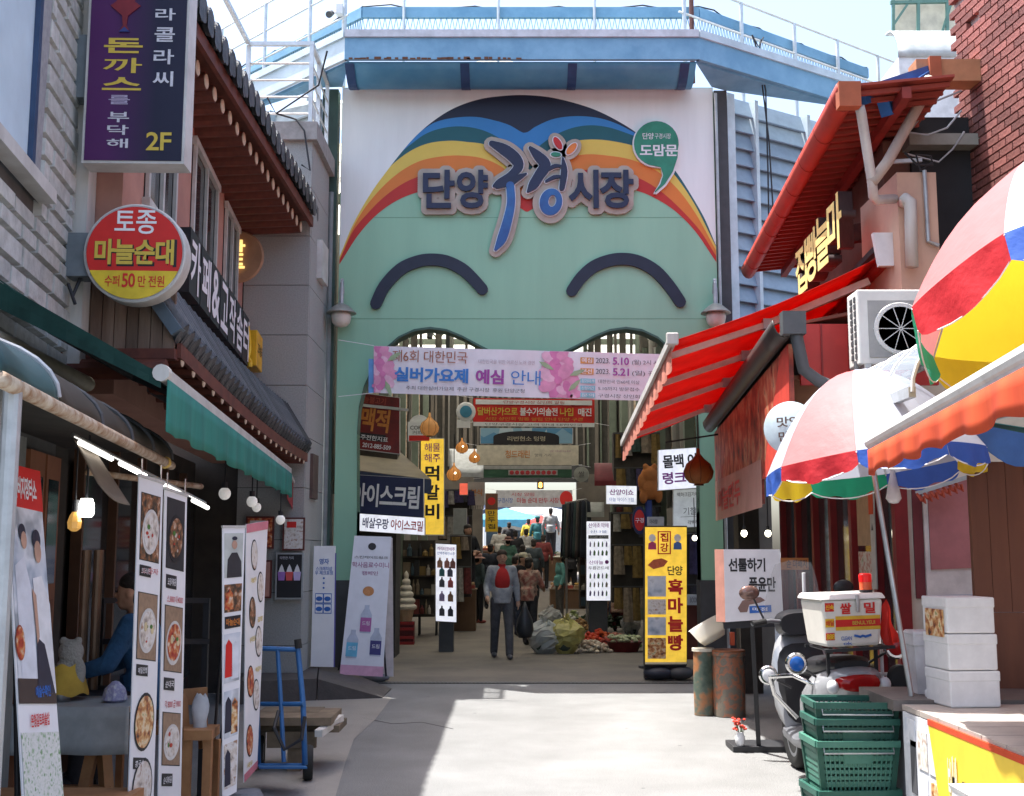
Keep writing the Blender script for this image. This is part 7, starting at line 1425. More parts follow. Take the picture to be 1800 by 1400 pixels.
b = fsign('leaf_panel', 'blue and white leaf patterned panel behind the black arched sign', 'sign', 845,753,1006,780,25,ramp_mat('leaf_blue', [(.1,.3,.5),(.5,.62,.68),(.25,.45,.58),(.6,.66,.66)], 3, kind='V'))
as_ = thing('arched_sign', 'black arched name board with pale lettering hanging across the lane', 'sign', at(925,772,24.8)); c_ = at(925,782,24.8); w_ = 58/2050*24.8; h_ = 24/2050*24.8
MB().prism([(-w_,0),(w_,0),(w_,h_*.55)]+[(w_*math.cos(math.pi*i/12), h_*.55+h_*.45*math.sin(math.pi*i/12)) for i in range(1,12)]+[(-w_,h_*.55)], c_, (1,0,0), (0,0,1), 0, .06).build('board', black, as_); text(as_, '리번현소 텅령', mat('pale_gold', (.5,.45,.32), .5), c_+V((0,-.0,h_*.42)), (1,0,0),(0,0,1), w_*1.15,h_*.36,.01,.065)
b = banner('cream_banner', 'cream cloth cross banner with orange lettering in the middle of the arcade', 838,783,1017,818,26,mat('banner_cream', (.62,.57,.45), .7, trans=.3),sk=0); ft(b,'청드래린',org,.4,.45,.24,.4,.01); ft(b,'맛의 거리',inkk,.65,.5,.16,.16,0); ft(b,'단양 구경시장 마늘 축제',mat('mauve_ink', None),.82,.3,.2,.1,0)
b = banner('green_banner', 'dark green strip banner with small red round prints below the cream banner', 850,819,1005,840,27,mat('banner_green', (.04,.12,.07), .7)); b.q('white_strip', mat('dim_white', (.4,.4,.38), .6), .0,1,0,.3,.002); b.q('white_strip', MATS['dim_white'], .28,.84,.36,.8,.002)
for i in range(9): b.disc('round_print', inkr, .32+i*.06, .58, .05, 1, .004)
fb = thing('arcade_header', 'dark steel header beam across the far market opening', 'beam', (.6,37,4)); MB().box(-1.2,2.4,36.8,37.1,at(0,848,37).z,at(0,836,37).z+.3).build('beam', darkgrey, fb)
b = banner('white_banner', 'pale sheer banner with red lettering in the far market opening', 872,862,1006,892,36,mat('banner_sheer', (.62,.6,.6), .7, trans=.5)); ft(b,'시장 알림',inkr,.35,.25,.3,.2,0); ft(b,'구경시장',inkblue,.12,.6,.2,.3,0); ft(b,'마늘 순대 만두 시장',inkr,.55,.6,.55,.32,.01); b.disc('red_emblem', redprint, .92,.5,.2,1.2)
b = fsign('hanging_cloth', 'pale tasselled cloth sign on the left of the far opening', 'sign', 823,848,852,888,27,mat('cloth_pale', (.5,.44,.4), .7)); ft(b,'분식',org,.5,.45,.7,.3,.02)
for i in range(9): b.q('tassel', mat('cloth_pale', None), .05+i*.105,.11+i*.105,1.0,1.18,.0)
b = fsign('vertical_sign', 'small yellow vertical sign deeper in the arcade on the left', 'sign', 853,868,875,935,30,yell); b.q('dark_top', mat('brown_top', (.15,.07,.04), .6), 0,1,0,.42,.002); b.disc('red_dot', redprint, .5,.2,.1,1,.004)
for i, ch in enumerate('만두집'): ft(b,ch,black,.5,.52+.17*i,.6,.13,.01)
for i, (q, lab, m_) in enumerate((((808,850,822,870),'small glowing red lamp box left of the hanging cloth',mat('glow_red', (.6,.1,.06), .5, emit=.4)),((797,895,820,990),'pale cabinet door standing on the left of the lane',mat('cabinet_grey', (.3,.32,.31), .6)),((1010,822,1036,846),'round grey plate sign high on the right side',None))):
    if m_ is None:
        t = thing('round_plate', lab, 'sign', at(1022,834,27)); MB().lathe([(0,-.03),(.17,-.03),(.18,0),(0,.01)], 24, at(1022,834,27), Matrix.Rotation(math.pi/2,3,'X')).build('disc', mat('plate_grey', (.35,.36,.32), .6), t); text(t, '쌀', inkk, at(1022,834,26.98), (1,0,0),(0,0,1), .14,.14,0,.008)
    else: fsign('lamp_box' if i == 0 else 'cabinet', lab, 'lamp' if i == 0 else 'cabinet', *q, 26, m_, .3)
led = thing('traffic_led', 'small orange lit display in the far opening', 'display', at(950,853,36)); p = at(950,853,36); MB().box(p.x-.1,p.x+.1,36,36.1,p.z-.12,p.z+.12).build('case', black, led); text(led, '8', mat('led_orange', (1,.3,.05), .5, emit=4), p, (1,0,0),(0,0,1), .11,.17,.03,.006)
# right-hand signs
b = fsign('shop_sign', 'white lit sign with black and purple letters beside the right gate post', 'sign', 1158,792,1246,862,16.2,lamp_wh,.12,sk=-6); ft(b,'몰백 이',black,.42,.3,.68,.34,.03); ft(b,'령크림',inkp,.42,.72,.68,.3,.03)
b = fsign('shop_sign', 'white framed sign with small grey lettering below the black and purple one', 'sign', 1184,862,1246,928,16.4,mat('sign_grey_white', (.6,.63,.64), .5, emit=.12),.08,sk=-3); ft(b,'맥하크김가세트',inkk,.45,.13,.7,.12,.01); ft(b,'기찰떡',inkk,.55,.58,.55,.2,.0); ft(b,'각백하여',inkk,.6,.88,.4,.11,.01); b.q('rule', inkk, .2,.8,.72,.73)
b = fsign('shop_sign', 'small white lit sign with purple letters right of the far opening', 'sign', 1066,854,1119,886,19.5,lamp_wh,.1,sk=1); ft(b,'산양이쇼',inkp,.5,.35,.8,.32,.02); ft(b,'마늘 아이스크림',inkblue,.5,.75,.8,.22,0)
b = fsign('menu_lightbox', 'tall white lit board printed with rows of purple and green items on the right', 'menu', 1031,917,1073,1056,21,lamp_wh,.1,casing=black)
ft(b,'산야초약채',inkp,.5,.05,.84,.06,.01); ft(b,'산나물',inkblue,.5,.13,.7,.035,0); b.q('dark_strip', inkk, .08,.92,.175,.22,.003); ft(b,'마늘 산채',whites,.5,.197,.7,.03,0,.006)
random.seed(4)
for r_ in (.29,.40,.69,.80,.91):
    for c_ in range(5):
        u = .16+c_*.17; m_ = mat('item_%d' % random.randrange(6), random.choice(((.1,.2,.08),(.35,.1,.08),(.15,.1,.25),(.3,.25,.2),(.05,.08,.12),(.4,.3,.15))), .6); hw = random.uniform(.03,.055); b.blob('item_print', m_, [(u-hw,r_+.03),(u+hw*.6,r_+.035),(u+hw,r_-.01),(u,r_-.04),(u-hw*.8,r_-.015)], .004)
ft(b,'산마늘',inkp,.4,.52,.6,.05,.01); ft(b,'두릅곤드레',inkk,.5,.59,.84,.04,.01); b.disc('leaf_print', inkp, .85,.515,.035,1)
MB().box(b.c[3].x+.05,b.c[2].x-.05,21.05,21.3,0,b.c[3].z).build('stand', darkgrey, b.t)
b = fsign('standing_lightbox', 'tall yellow light box sign with red letters at the right of the gate', 'sign', 1134,927,1207,1168,15.3,lamp_yel,.16,casing=black)
LBX = b
ft(b,'단양',black,.72,.32,.36,.07,.02)
for i, ch in enumerate('흑마늘빵'): ft(b,ch,redprint,.73,.44+.135*i,.36,.115,.04)
b.q('stamp', redprint, .3,.62,.03,.2,.003); b.q('stamp_inner', lamp_yel, .33,.59,.038,.192,.0045); ft(b,'집',redprint,.46,.075,.2,.065,.03,.007); ft(b,'강',redprint,.46,.15,.2,.065,.03,.007)
for u, c in ((.17,(.5,.05,.15)),(.78,(.06,.15,.4))): b.disc('garlic_print', mat('garlic_white', (.75,.72,.66), .5), u,.08,.045,1.1,.004); b.blob('body_print', mat('fig_%d' % int(u*100), c, .5), [(u-.1,.165),(u+.1,.165),(u+.09,.12),(u,.105),(u-.09,.12)], .005)
b.blob('sausage_print', mat('sausage', (.55,.12,.05), .5, vs=20), [(.06,.28),(.2,.31),(.45,.29),(.55,.25),(.4,.23),(.2,.24)], .004)
for v0, v1, m_ in ((.36,.52,photo_w),(.53,.65,foodw),(.66,.80,photo_w),(.81,.97,foods)): b.q('picture_print', m_, .06,.5,v0,v1-.01,.004)
b.q('rim_light', mat('rim_cream', (.75,.68,.45), .5), 0,1,.985,1,.003)
p = gnd(1172,1195); MB().ell((p.x-.12,15.4,.1), .2,.16,.09,16,8).build('weight', mat('weight_navy', (.03,.035,.05), .5), b.t, smooth=True); MB().ell((p.x+.16,15.4,.1), .18,.16,.09,16,8).build('weight', darkgrey, b.t, smooth=True); MB().box(b.c[3].x,b.c[2].x,15.36,15.5,.02,b.c[3].z).build('stand', black, b.t)
# orange plush on a blue stand, oval sign
pl_ = thing('orange_plush', 'orange plush hanging above the blue stand on the right', 'plush', at(1142,850,17)); c_ = at(1142,850,17); om = mat('plush_orange', (.4,.13,.03), .95, bump=.6, bs=60)
mb = MB(); mb.ell(c_+V((0,0,.12)), .13,.12,.13); mb.ell(c_+V((0,.0,-.08)), .16,.13,.16); mb.ell(c_+V((-.1,-.05,-.2)), .06,.06,.1); mb.ell(c_+V((.12,-.05,-.18)), .06,.06,.11); mb.ell(c_+V((-.12,-.03,.02)), .06,.06,.12); mb.ell(c_+V((.14,-.02,.0)), .06,.06,.12); mb.ell(c_+V((-.06,-.03,.24)), .045,.04,.05); mb.ell(c_+V((.07,-.03,.24)), .045,.04,.05)
o = mb.build('body', om, pl_, smooth=True); md = o.modifiers.new('r','REMESH'); md.mode = 'VOXEL'; md.voxel_size = .018; md.use_smooth_shade = True
bs2 = thing('blue_pole', 'dark blue pole stand under the orange plush', 'pole', gnd(1140,1180)); p = at(1140,880,17); MB().cyl((p.x,17,0), (p.x,17,p.z), .05).build('pole', mat('pole_blue', (.03,.05,.2), .5), bs2); MB().lathe([(.18,0),(.18,.04),(.05,.07)], 18, (p.x,17,0)).build('base', darkgrey, bs2)
ov = thing('oval_sign', 'dark blue oval sign with a red centre on the right', 'sign', at(1124,915,16.8)); MB().lathe([(0,-.03),(.2,-.03),(.2,0),(0,.004)], 24, at(1124,915,16.8), Matrix.Scale(.5,3,(1,0,0))@Matrix.Rotation(math.pi/2,3,'X')).build('rim', nav, ov); MB().lathe([(0,.003),(.15,.003),(.15,.008),(0,.01)], 24, at(1124,915,16.8), Matrix.Scale(.5,3,(1,0,0))@Matrix.Rotation(math.pi/2,3,'X')).build('centre', redprint, ov); text(ov,'구경',whites,at(1124,915,16.8),(1,0,0),(0,0,1),.12,.07,.01,.012)
b = fsign('small_sign', 'tiny white sign with dark letters above the yellow light box', 'sign', 1139,909,1167,925,16,mat('dim_sign', (.5,.48,.44), .6)); ft(b,'마라향',inkk,.35,.5,.5,.5,.01)
b = fsign('small_sign', 'low pale strip sign behind the yellow light box', 'sign', 1209,1046,1249,1064,16.3,mat('dim_sign2', (.5,.53,.56), .6)); ft(b,'BOOKS',inkk,.3,.5,.4,.5,0); ft(b,'SETAP',inkk,.72,.5,.4,.5,0)
# shelves and stall blocks on both sides of the lane
def stall(label, px0, px1, pyb, h, dep, cols, name='produce_stall'):
    a, c = gnd(px0,pyb), gnd(px1,pyb); Y = a.y; t = thing(name, label, 'stall', ((a.x+c.x)/2,Y,0)); z0 = gz(Y)
    MB().box(a.x,c.x,Y,Y+dep,z0,z0+h).build('table', mat('stall_wood', (.16,.09,.05), .7, vs=4), t); MB().box(a.x-.02,c.x+.02,Y-.03,Y+dep,z0+h,z0+h+.03).build('top', mat('stall_top', (.3,.22,.15), .7), t)
    n = max(2, int((c.x-a.x)/.3))
    for i in range(n):
        x0 = a.x+(c.x-a.x)*i/n; tr_ = MB().box(x0+.02,x0+(c.x-a.x)/n-.02,Y+.0,Y+dep*.6,z0+h+.03,z0+h+.1).build('tray', mat('tray_%d' % (i%3), ((.5,.48,.42),(.35,.06,.04),(.3,.2,.1))[i%3], .6), t)
        mb = MB()
        for k in range(14): mb.ell((x0+random.uniform(.05,(c.x-a.x)/n-.05),Y+random.uniform(.03,dep*.55),z0+h+.11+random.uniform(0,.05)), random.uniform(.03,.05),random.uniform(.03,.05),random.uniform(.025,.04),7,5)
        o_ = mb.build('produce', mat('prod_%d' % cols[i%len(cols)], ((.45,.08,.03),(.12,.2,.05),(.5,.45,.35),(.35,.2,.08),(.5,.3,.05),(.2,.1,.12))[cols[i%len(cols)]], .6, rnd=.2), tr_); o_['kind'] = 'stuff'
    return t
random.seed(9)
stall('low wooden produce table on the left of the lane behind the lit menu', 803, 842, 1075, .55, .8, (0,3,5)); stall('produce table in the middle of the lane behind the plastic bags', 968, 1030, 1082, .5, .9, (3,2,4)); stall('far produce table on the right of the lane', 955, 1012, 1062, .75, .8, (0,1,2)); stall('dark goods table deep on the left of the lane', 830, 880, 1058, .8, .8, (5,3,0))
# clothes rack and dark goods hanging on the right
rk = thing('clothes_rack', 'rack of dark clothes hanging on the right of the lane', 'rack', at(1012,1000,26)); Yk = 26
MB().cyl(at(995,885,Yk), at(1030,878,24), .02).build('rail', steel, rk)
for i in range(9):
    p = at(995,885,Yk).lerp(at(1030,878,24), i/8); m_ = mat('garment_%d' % (i%4), ((.03,.035,.05),(.05,.08,.08),(.12,.1,.09),(.02,.02,.025))[i%4], .9)
    MB().sheet(lambda u, v: p+V(((u-.5)*(.16+.1*v), .12*(u-.5), -.04-1.15*v+.02*math.sin(u*12))), 8, 6).build('garment', m_, rk, smooth=True, solid=.04)
for px, Y in ((995,Yk),(1030,24)): a = at(px,882,Y); MB().cyl((a.x,Y,0), (a.x,Y,a.z), .025).build('post', steel, rk)
def block(name, label, cat, px0, py0, px1, py1, Y, dep, m, bars=True):
    a, c = at(px0,py1,Y), at(px1,py0,Y); t = thing(name, label, cat, ((a.x+c.x)/2,Y,a.z)); MB().box(a.x,c.x,Y+.03,Y+dep,max(gz(Y),a.z),c.z).build('carcass', m, t)
    if bars == 'hang':
        z = c.z-.03; k = 0
        while z > max(a.z, gz(Y)+.3):
            MB().cyl((a.x,Y-.04,z), (c.x,Y-.04,z), .012, n=5).build('rail', darkgrey, t); x = a.x+.03; ll = random.uniform(.45,.7)
            while x < c.x-.08:
                w_ = random.uniform(.1,.24); L_ = ll*random.uniform(.5,1.1); cl_m = random.choice(((.05,.05,.06),(.14,.03,.03),(.25,.2,.15),(.05,.09,.08),(.35,.33,.3),(.2,.13,.04),(.06,.05,.12)))
                MB().sheet(lambda u, v: (x+w_*(u*(.75+.25*v)+.12*(1-v)*.5), Y-.05-.05*math.sin(u*math.pi)-.012*math.sin(u*14+x*9), z-.02-L_*v), 7, 3).build('hung_goods', mat('hang_%d_%d' % (int(cl_m[0]*100), int(cl_m[2]*100)), cl_m, .85, vs=14, var=.25), t, smooth=True); x += w_*.9
            z -= ll+.12
        return t
    if bars:
        n = 4
        for i in range(n):
            z = a.z+(c.z-a.z)*(i+.08)/n; MB().box(a.x,c.x,Y-.02,Y+.03,z,z+.03).build('shelf', mat('shelf_grey', (.07,.06,.05), .7), t)
            x = a.x+.02; ms_ = [MB() for _ in range(6)]
            while x < c.x-.05:
                w_ = random.uniform(.05,.15); hh = random.uniform(.3,.8)*(c.z-a.z)/n; yy = Y-random.uniform(.0,.06); g_m = random.choice(ms_)
                if random.random() < .5: g_m.box(x,x+w_*.92,yy,Y+.03,z+.031,z+.03+hh)
                else: g_m.lathe([(w_*.42,0),(w_*.45,hh*.1),(w_*.42,hh*.6),(w_*.18,hh*.8),(w_*.18,hh)], 8, (x+w_*.45,yy,z+.031))
                x += w_
            for gi, g_m in enumerate(ms_):
                if g_m.v: o_ = g_m.build('goods', mat('goods_%d' % gi, ((.03,.03,.033),(.16,.12,.08),(.16,.03,.025),(.3,.27,.23),(.04,.07,.09),(.2,.13,.04))[gi], .6, rnd=.3), t); o_['kind'] = 'stuff'
    return t
block('display_shelf', 'dim shelf packed with goods inside the ice cream shop', 'shelf', 630,945,690,1080,22.4,.4,interior); block('display_shelf', 'dark display shelf behind the ice cream statue', 'shelf', 706,950,764,1085,22.8,.4,interior); block('display_shelf', 'dark hung goods behind the hat wearing woman', 'shelf', 790,940,828,1050,24,.5,interior,'hang'); block('display_shelf', 'goods hung on rails behind the yellow light box sign', 'shelf', 1208,935,1250,1045,17.0,.4,interior,'hang'); block('display_shelf', 'wall of hung bags behind the seated woman on the right', 'shelf', 1076,900,1132,1060,22.6,.5,interior,'hang'); block('display_shelf', 'stacked goods beside the clothes rack on the right', 'shelf', 1020,960,1034,1070,24.5,.5,interior)
block('cabinet', 'dark red cabinet low behind the yellow light box sign', 'cabinet', 1208,1064,1252,1160,16.4,.4,mat('cab_red', (.12,.03,.02), .6),False)
block('display_shelf', 'high wall of hung goods on the right under the amber lantern', 'shelf', 1080,760,1160,900,24,.4,interior,'hang'); block('display_shelf', 'wall of hung goods on the left above the far stalls', 'shelf', 770,860,830,950,27,.4,interior,'hang')
# shop awnings deeper in the arcade
for i, (q, Y, lab, m_) in enumerate((((1045,815,1120,850),24,'dark red shop awning deep on the right of the arcade',mat('awn_maroon', (.14,.02,.025), .8)),((790,790,850,835),27,'grey curved shop awning deep on the left of the arcade',galv),((1028,885,1062,905),24,'pale striped shop awning right of the far opening',mat('awn_pale', (.35,.36,.33), .8)))):
    t = thing('shop_awning', lab, 'awning', at(q[0],q[1],Y)); p0, p1, p2, p3 = at(q[0],q[3],Y), at(q[2],q[3],Y), at(q[2],q[1],Y+1), at(q[0],q[1],Y+1); MB().sheet(lambda u, v: p0.lerp(p1,u).lerp(p3.lerp(p2,u), v)+V((0,0,.1*math.sin(v*math.pi))), 6, 6).build('cover', m_, t, smooth=True, solid=.02)
    MB().bar(p0, p1, .03, .1).build('valance', m_, t)
# produce on the lane floor
def heap(name, label, cat, px, py, w, d_, h, n, cols, r, m0, Y=None):
    p = gnd(px,py); t = thing(name, label, cat, p); random.seed(int(px*7))
    for ci, c in enumerate(cols):
        mb = MB()
        for k in range(n//len(cols)):
            x, y = random.gauss(0,.42), random.gauss(0,.42); z = max(0, h*(1-(x*x+y*y)))*random.uniform(.6,1); q = p+V((x*w/2+(ci-len(cols)/2)*.03, .3+y*d_/2, z+r*.8)); mb.ell(q, r*random.uniform(.8,1.2), r*random.uniform(.8,1.2), r*random.uniform(.7,1), 8, 6)
        o_ = mb.build('produce', mat(m0+'_%d' % ci, c, .55, rnd=.1), t); o_['kind'] = 'stuff'
    return t
heap('tomato_heap', 'heap of red tomatoes and peppers on a cloth in the lane', 'vegetables', 1056,1137,.6,.6,.26,110,((.5,.05,.02),(.55,.1,.03)),.045,'tomato'); heap('garlic_heap', 'heap of pale garlic and onions in front of the tomatoes', 'vegetables', 1036,1150,.8,.45,.16,110,((.55,.47,.36),(.5,.38,.28)),.04,'garlic'); heap('ginger_heap', 'heap of tan roots beside the yellow bag', 'vegetables', 1024,1122,.5,.6,.34,110,((.4,.22,.08),(.3,.17,.07)),.035,'ginger'); heap('onion_heap', 'small heap of red onions by the seated woman', 'vegetables', 1084,1140,.5,.5,.2,80,((.4,.07,.05),(.35,.12,.08)),.04,'onion')
gr = thing('green_onions', 'bundle of dark green leafy vegetables behind the tomatoes', 'vegetables', gnd(1065,1105)); p = gnd(1062,1112); mb = MB()
for k in range(150): a = random.uniform(-.5,.9); q = p+V((random.uniform(-.55,.45),.4+random.uniform(-.15,.15),random.uniform(.08,.3))); mb.cyl(q, q+V((.34*math.cos(a),random.uniform(-.1,.1),.3*math.sin(a)*.6+.05)), .016,.006,5)
tag(mb.build('leaves', mat('leaf_dark', (.035,.085,.03), .6, rnd=.2), gr), kind='stuff')
heap('radish_heap', 'pile of white radishes behind the garlic heap', 'vegetables', 1010,1102,.5,.5,.3,50,((.6,.58,.52),(.3,.36,.14)),.05,'radish'); heap('pepper_heap', 'heap of green peppers in front of the seated woman', 'vegetables', 1112,1142,.5,.4,.18,70,((.06,.16,.03),(.1,.22,.05)),.035,'pepper')
bs3 = thing('produce_basin', 'dark red basin of greens by the seated woman', 'basin', gnd(1100,1150)); p = gnd(1100,1148); MB().lathe([(.22,0),(.3,.16),(.32,.17),(.29,.15)], 24, p+V((0,.25,0))).build('basin', mat('basin_red', (.16,.02,.02), .5), bs3, smooth=40); mb = MB()
for k in range(40): q = p+V((random.gauss(0,.12),.25+random.gauss(0,.12),.17+random.uniform(0,.08))); mb.ell(q,.05,.05,.03,7,5)
tag(mb.build('greens', mat('pale_greens', (.4,.42,.25), .6), bs3), kind='stuff')
def sack(label, px, py, w, h, m_, seed):
    p = gnd(px,py); t = thing('plastic_bag', label, 'bag', p); random.seed(seed); f = [(random.uniform(.6,1),random.uniform(0,6.28),random.randint(2,7)) for _ in range(6)]
    def fn(u, v):
        a = u*2*math.pi; r = (math.sin(min(1,v*1.25+.12)*math.pi*.62)**.6)*(1-.75*max(0,v-.72)/.28); wr = 1+.05*sum(k*math.sin(n_*a+ph+v*5) for k, ph, n_ in f)*.5; return p+V((w/2*r*wr*math.cos(a), .25+w*.36*r*wr*math.sin(a), h*(v**.85)+.02*math.sin(5*a+seed)*v))
    jit = {}
    def fn2(u, v):
        q_ = fn(u, v); k_ = (round(u*18)%18, round(v*9)); jit.setdefault(k_, V((random.uniform(-1,1),random.uniform(-1,1),random.uniform(-1,1)))); return q_+jit[k_]*(.028 if v > .05 else 0)
    MB().sheet(fn2, 18, 9).build('film', m_, t)
    for k_ in range(5): a_ = random.uniform(0,6.28); MB().poly(p+V((0,.25,h*.9)), p+V((.08*math.cos(a_),.25+.05*math.sin(a_),h*1.18)), p+V((.09*math.cos(a_+.9),.25+.05*math.sin(a_+.9),h*1.1))).build('film_tip', m_, t)
    MB().ell(p+V((0,.25,h*.28)), w*.36,w*.26,h*.26,14,8).build('contents', mat('sack_dark', (.06,.08,.06), .7), t, smooth=True)
sack('big white translucent plastic bag of greens on the lane', 958, 1152, .62, .52, mat('film_white', (.5,.52,.5), .3, alpha=.72), 3); sack('big yellow translucent plastic bag of greens on the lane', 996, 1152, .6, .56, mat('film_yellow', (.55,.48,.15), .3, alpha=.75), 5); sack('small clear plastic bag of white produce behind the big white bag', 968, 1108, .5, .45, mat('film_clear', (.55,.56,.55), .25, alpha=.6), 8); sack('clear plastic bag beside the seated woman', 1112, 1120, .4, .42, mat('film_clear', None), 12)
# bright street beyond the far opening
for i, (px, py, Y, w_, c, lab) in enumerate(((890,915,47,3.2,(.1,.35,.5),'blue and pale tent stall in the sunny street beyond'),(935,905,52,4.2,(.7,.7,.68),'large white tent stall in the sunny street beyond'),(985,918,48,3.0,(.75,.72,.68),'cream tent stall at the right of the sunny street beyond'))):
    p = at(px,py,Y); t = thing('far_tent', lab, 'tent', (p.x,Y,1.33)); m_ = mat('tent_%d' % i, c, .7, trans=.3); ap = V((p.x,Y,p.z+.5)); sq = [V((p.x+a_*w_/2,Y+b_*1.2,p.z)) for a_, b_ in ((-1,-1),(1,-1),(1,1),(-1,1))]; mb = MB()
    for k in range(4): mb.poly(sq[k], sq[(k+1)%4], ap)
    mb.build('roof_fabric', m_, t)
    for q in sq: MB().cyl((q.x,q.y,1.33), q, .04, n=6).build('pole', white, t)
    MB().sheet(lambda u, v: sq[0].lerp(sq[1],u)+V((0,-.02,-.28*v+.03*math.sin(u*25)*v)), 30, 2).build('valance', m_, t)
t = thing('far_building', 'pale building with blue roof far beyond the market', 'building', (0,64,1)); MB().box(-9,8,64,66,1,3.2).build('wall', mat('far_wall', (.6,.56,.5), .8), t); MB().box(-9.5,8.5,63,66,3.2,4.2).build('roof', mat('far_roof', (.08,.11,.18), .6), t); MB().bar(V((-3.2,62.8,3.2)), V((-.6,62.8,4.3)), .4,.05).build('roof_stripe', white, t)
for x in (-3,-1.5,0,1.5,3): MB().box(x,x+.7,63.96,64,1.8,2.8).build('window', glass, t)
t = thing('far_parasol', 'red and white sun umbrella panel in the far street', 'parasol', at(955,920,44)); p = at(952,930,44); MB().lathe([(0,.5),(.5,.3),(.75,.0)], 12, p).build('canopy', mat('far_red', (.5,.05,.04), .7, trans=.3), t); MB().cyl((p.x,44,1.2), p+V((0,0,.5)), .03).build('pole', white, t)
# ================================================================ PEOPLE
def remesh(o, vox, sm=4):
    md = o.modifiers.new('remesh', 'REMESH'); md.mode = 'VOXEL'; md.voxel_size = vox; md.use_smooth_shade = True
    if sm: s = o.modifiers.new('smooth', 'SMOOTH'); s.iterations = sm; s.factor = .5
    return o
def limb(mb, pts, rs):
    for i in range(len(pts)-1): mb.cyl(pts[i], pts[i+1], rs[i], rs[i+1], 12)
    for p, r in zip(pts, rs): mb.ell(p, r, r, r, 12, 8)
SKIN = mat('skin', None); HAIR = mat('hair_black', (.025,.02,.018), .6)
def person(label, x, y, H=1.68, rz=0, top=(.3,.3,.32), legs=(.06,.06,.065), hair=(.025,.02,.018), shirt=None, hat=None, sit=False, stride=.0, arms=((-.26,.02,1.12),(-.27,-.06,.9),(.26,.02,1.12),(.27,-.06,.9)), vox=.016, lean=0.0, tz=None, fine=False, shoes=(.04,.04,.045), pat=None):
    z0 = gz(y) if tz is None else tz; t = thing('person', label, 'person', (x,y,z0), rz); k = H/1.7; t.scale = (k,k,k); L = dict(parent=t, world=False)
    hz = .5 if sit else .9; off = hz-.9; ly = lean
    def U(p): return V((p[0], p[1]+ly*max(0,(p[2]-.9)), p[2]+off))
    if sit: lg = [[(s*.09,0,hz),(s*.13,-.36,hz+.02),(s*.13,-.38,.09)] for s in (-1,1)]
    else: lg = [[(s*.09,0,hz),(s*.1,-.02-stride*s*.5,.48),(s*.1,-stride*s+.02*0+(.05 if stride*s < 0 else 0),.09)] for s in (-1,1)]
    A = [U(a) for a in arms]; sh = [U((-.172,0,1.39)), U((.172,0,1.39))]
    # body: one continuous figure
    mb = MB(); hd = U((0,-.015,1.575))
    mb.ell(hd, .074,.092,.112,16,10); mb.ell(hd+V((0,-.04,-.06)), .05,.05,.05,12,8); mb.ell(hd+V((0,-.098,-.015)), .013,.018,.022,8,6)
    for s in (-1,1): mb.ell(hd+V((s*.076,.005,-.005)), .012,.022,.03,8,6)
    limb(mb, [U((0,.01,1.4)), U((0,-.005,1.52))], [.06,.052]); mb.ell(U((0,0,1.25)), .155,.1,.2,14,10); mb.ell(U((0,0,1.0)), .14,.1,.16,14,10)
    for i, s in enumerate((-1,1)):
        e, w_ = A[2*i], A[2*i+1]; limb(mb, [sh[i], e, w_], [.05,.04,.028]); d = (w_-e).normalized(); limb(mb, [w_, w_+d*.07], [.03,.036])
        sd = d.cross(V((1,0,0))).normalized()
        if fine:
            for f in range(4): q = w_+d*.08+sd*(-.03+.02*f); limb(mb, [q, q+d*(.045+(.008 if f in (1,2) else 0))+V((-s*.006,-.01,0)), q+d*.062+V((-s*.018,-.024,-.004))], [.0095,.009,.0075])
            q = w_+d*.03-sd*.03; limb(mb, [q, q-sd*.028+d*.025, q-sd*.03+d*.05], [.011,.01,.008])
        else: limb(mb, [w_+d*.07, w_+d*.13+V((-s*.01,-.02,0))], [.034,.022]); limb(mb, [w_+d*.03, w_+d*.08-sd*.045], [.014,.011])
        limb(mb, [V(p) for p in lg[i]], [.08,.055,.04])
    remesh(mb.build('body', SKIN, **L), .0085 if fine else vox, 3)
    # top
    m_ = pat or mat('cloth_%d_%d_%d' % tuple(int(c*100) for c in top), top, .85, var=.16, vs=12, bump=.9, bs=13)
    mb = MB(); mb.ell(U((0,.0,1.26)), .19,.125,.2,16,10); mb.ell(U((0,.005,1.05)), .175,.125,.2,16,10); mb.ell(U((0,.005,.93)), .17,.125,.12,16,8); mb.cyl(U((0,.005,.86)), U((0,.005,1.1)), .165,.16,16)
    limb(mb, [sh[0]+V((.03,0,-.01)), sh[1]+V((-.03,0,-.01))], [.075,.075])
    for i in range(2): limb(mb, [sh[i], A[2*i], A[2*i]+(A[2*i+1]-A[2*i])*.93], [.068,.056,.046])
    remesh(mb.build('jacket', m_, **L), vox, 3)
    if shirt:
        sm_ = mat('shirt_%d_%d_%d' % tuple(int(c*100) for c in shirt), shirt, .8); mb = MB()
        mb.ell(U((0,-.06,1.22)), .13,.095,.21,14,10); mb.ell(U((0,-.055,1.0)), .125,.098,.14,14,10); mb.ell(U((0,-.015,1.45)), .068,.07,.045,12,6); remesh(mb.build('shirt', sm_, **L), vox, 2)
    # trousers and shoes
    lm = mat('cloth_%d_%d_%d' % tuple(int(c*100) for c in legs), legs, .85, var=.16, vs=10, bump=.9, bs=12); mb = MB(); mb.ell((0,0,hz+.0), .165,.118,.12,14,8)
    for i in range(2): limb(mb, [V(p) for p in lg[i]], [.1,.074,.062])
    remesh(mb.build('trousers', lm, **L), vox, 3)
    for i in range(2):
        f = V(lg[i][2]); mb = MB(); mb.ell((f.x,f.y-.06,.045), .048,.13,.045,12,8); mb.ell((f.x,f.y+.01,.07), .046,.06,.06,12,8); remesh(mb.build('shoe', mat('shoe_%d' % int(shoes[0]*100), shoes, .6), **L), .014, 2)
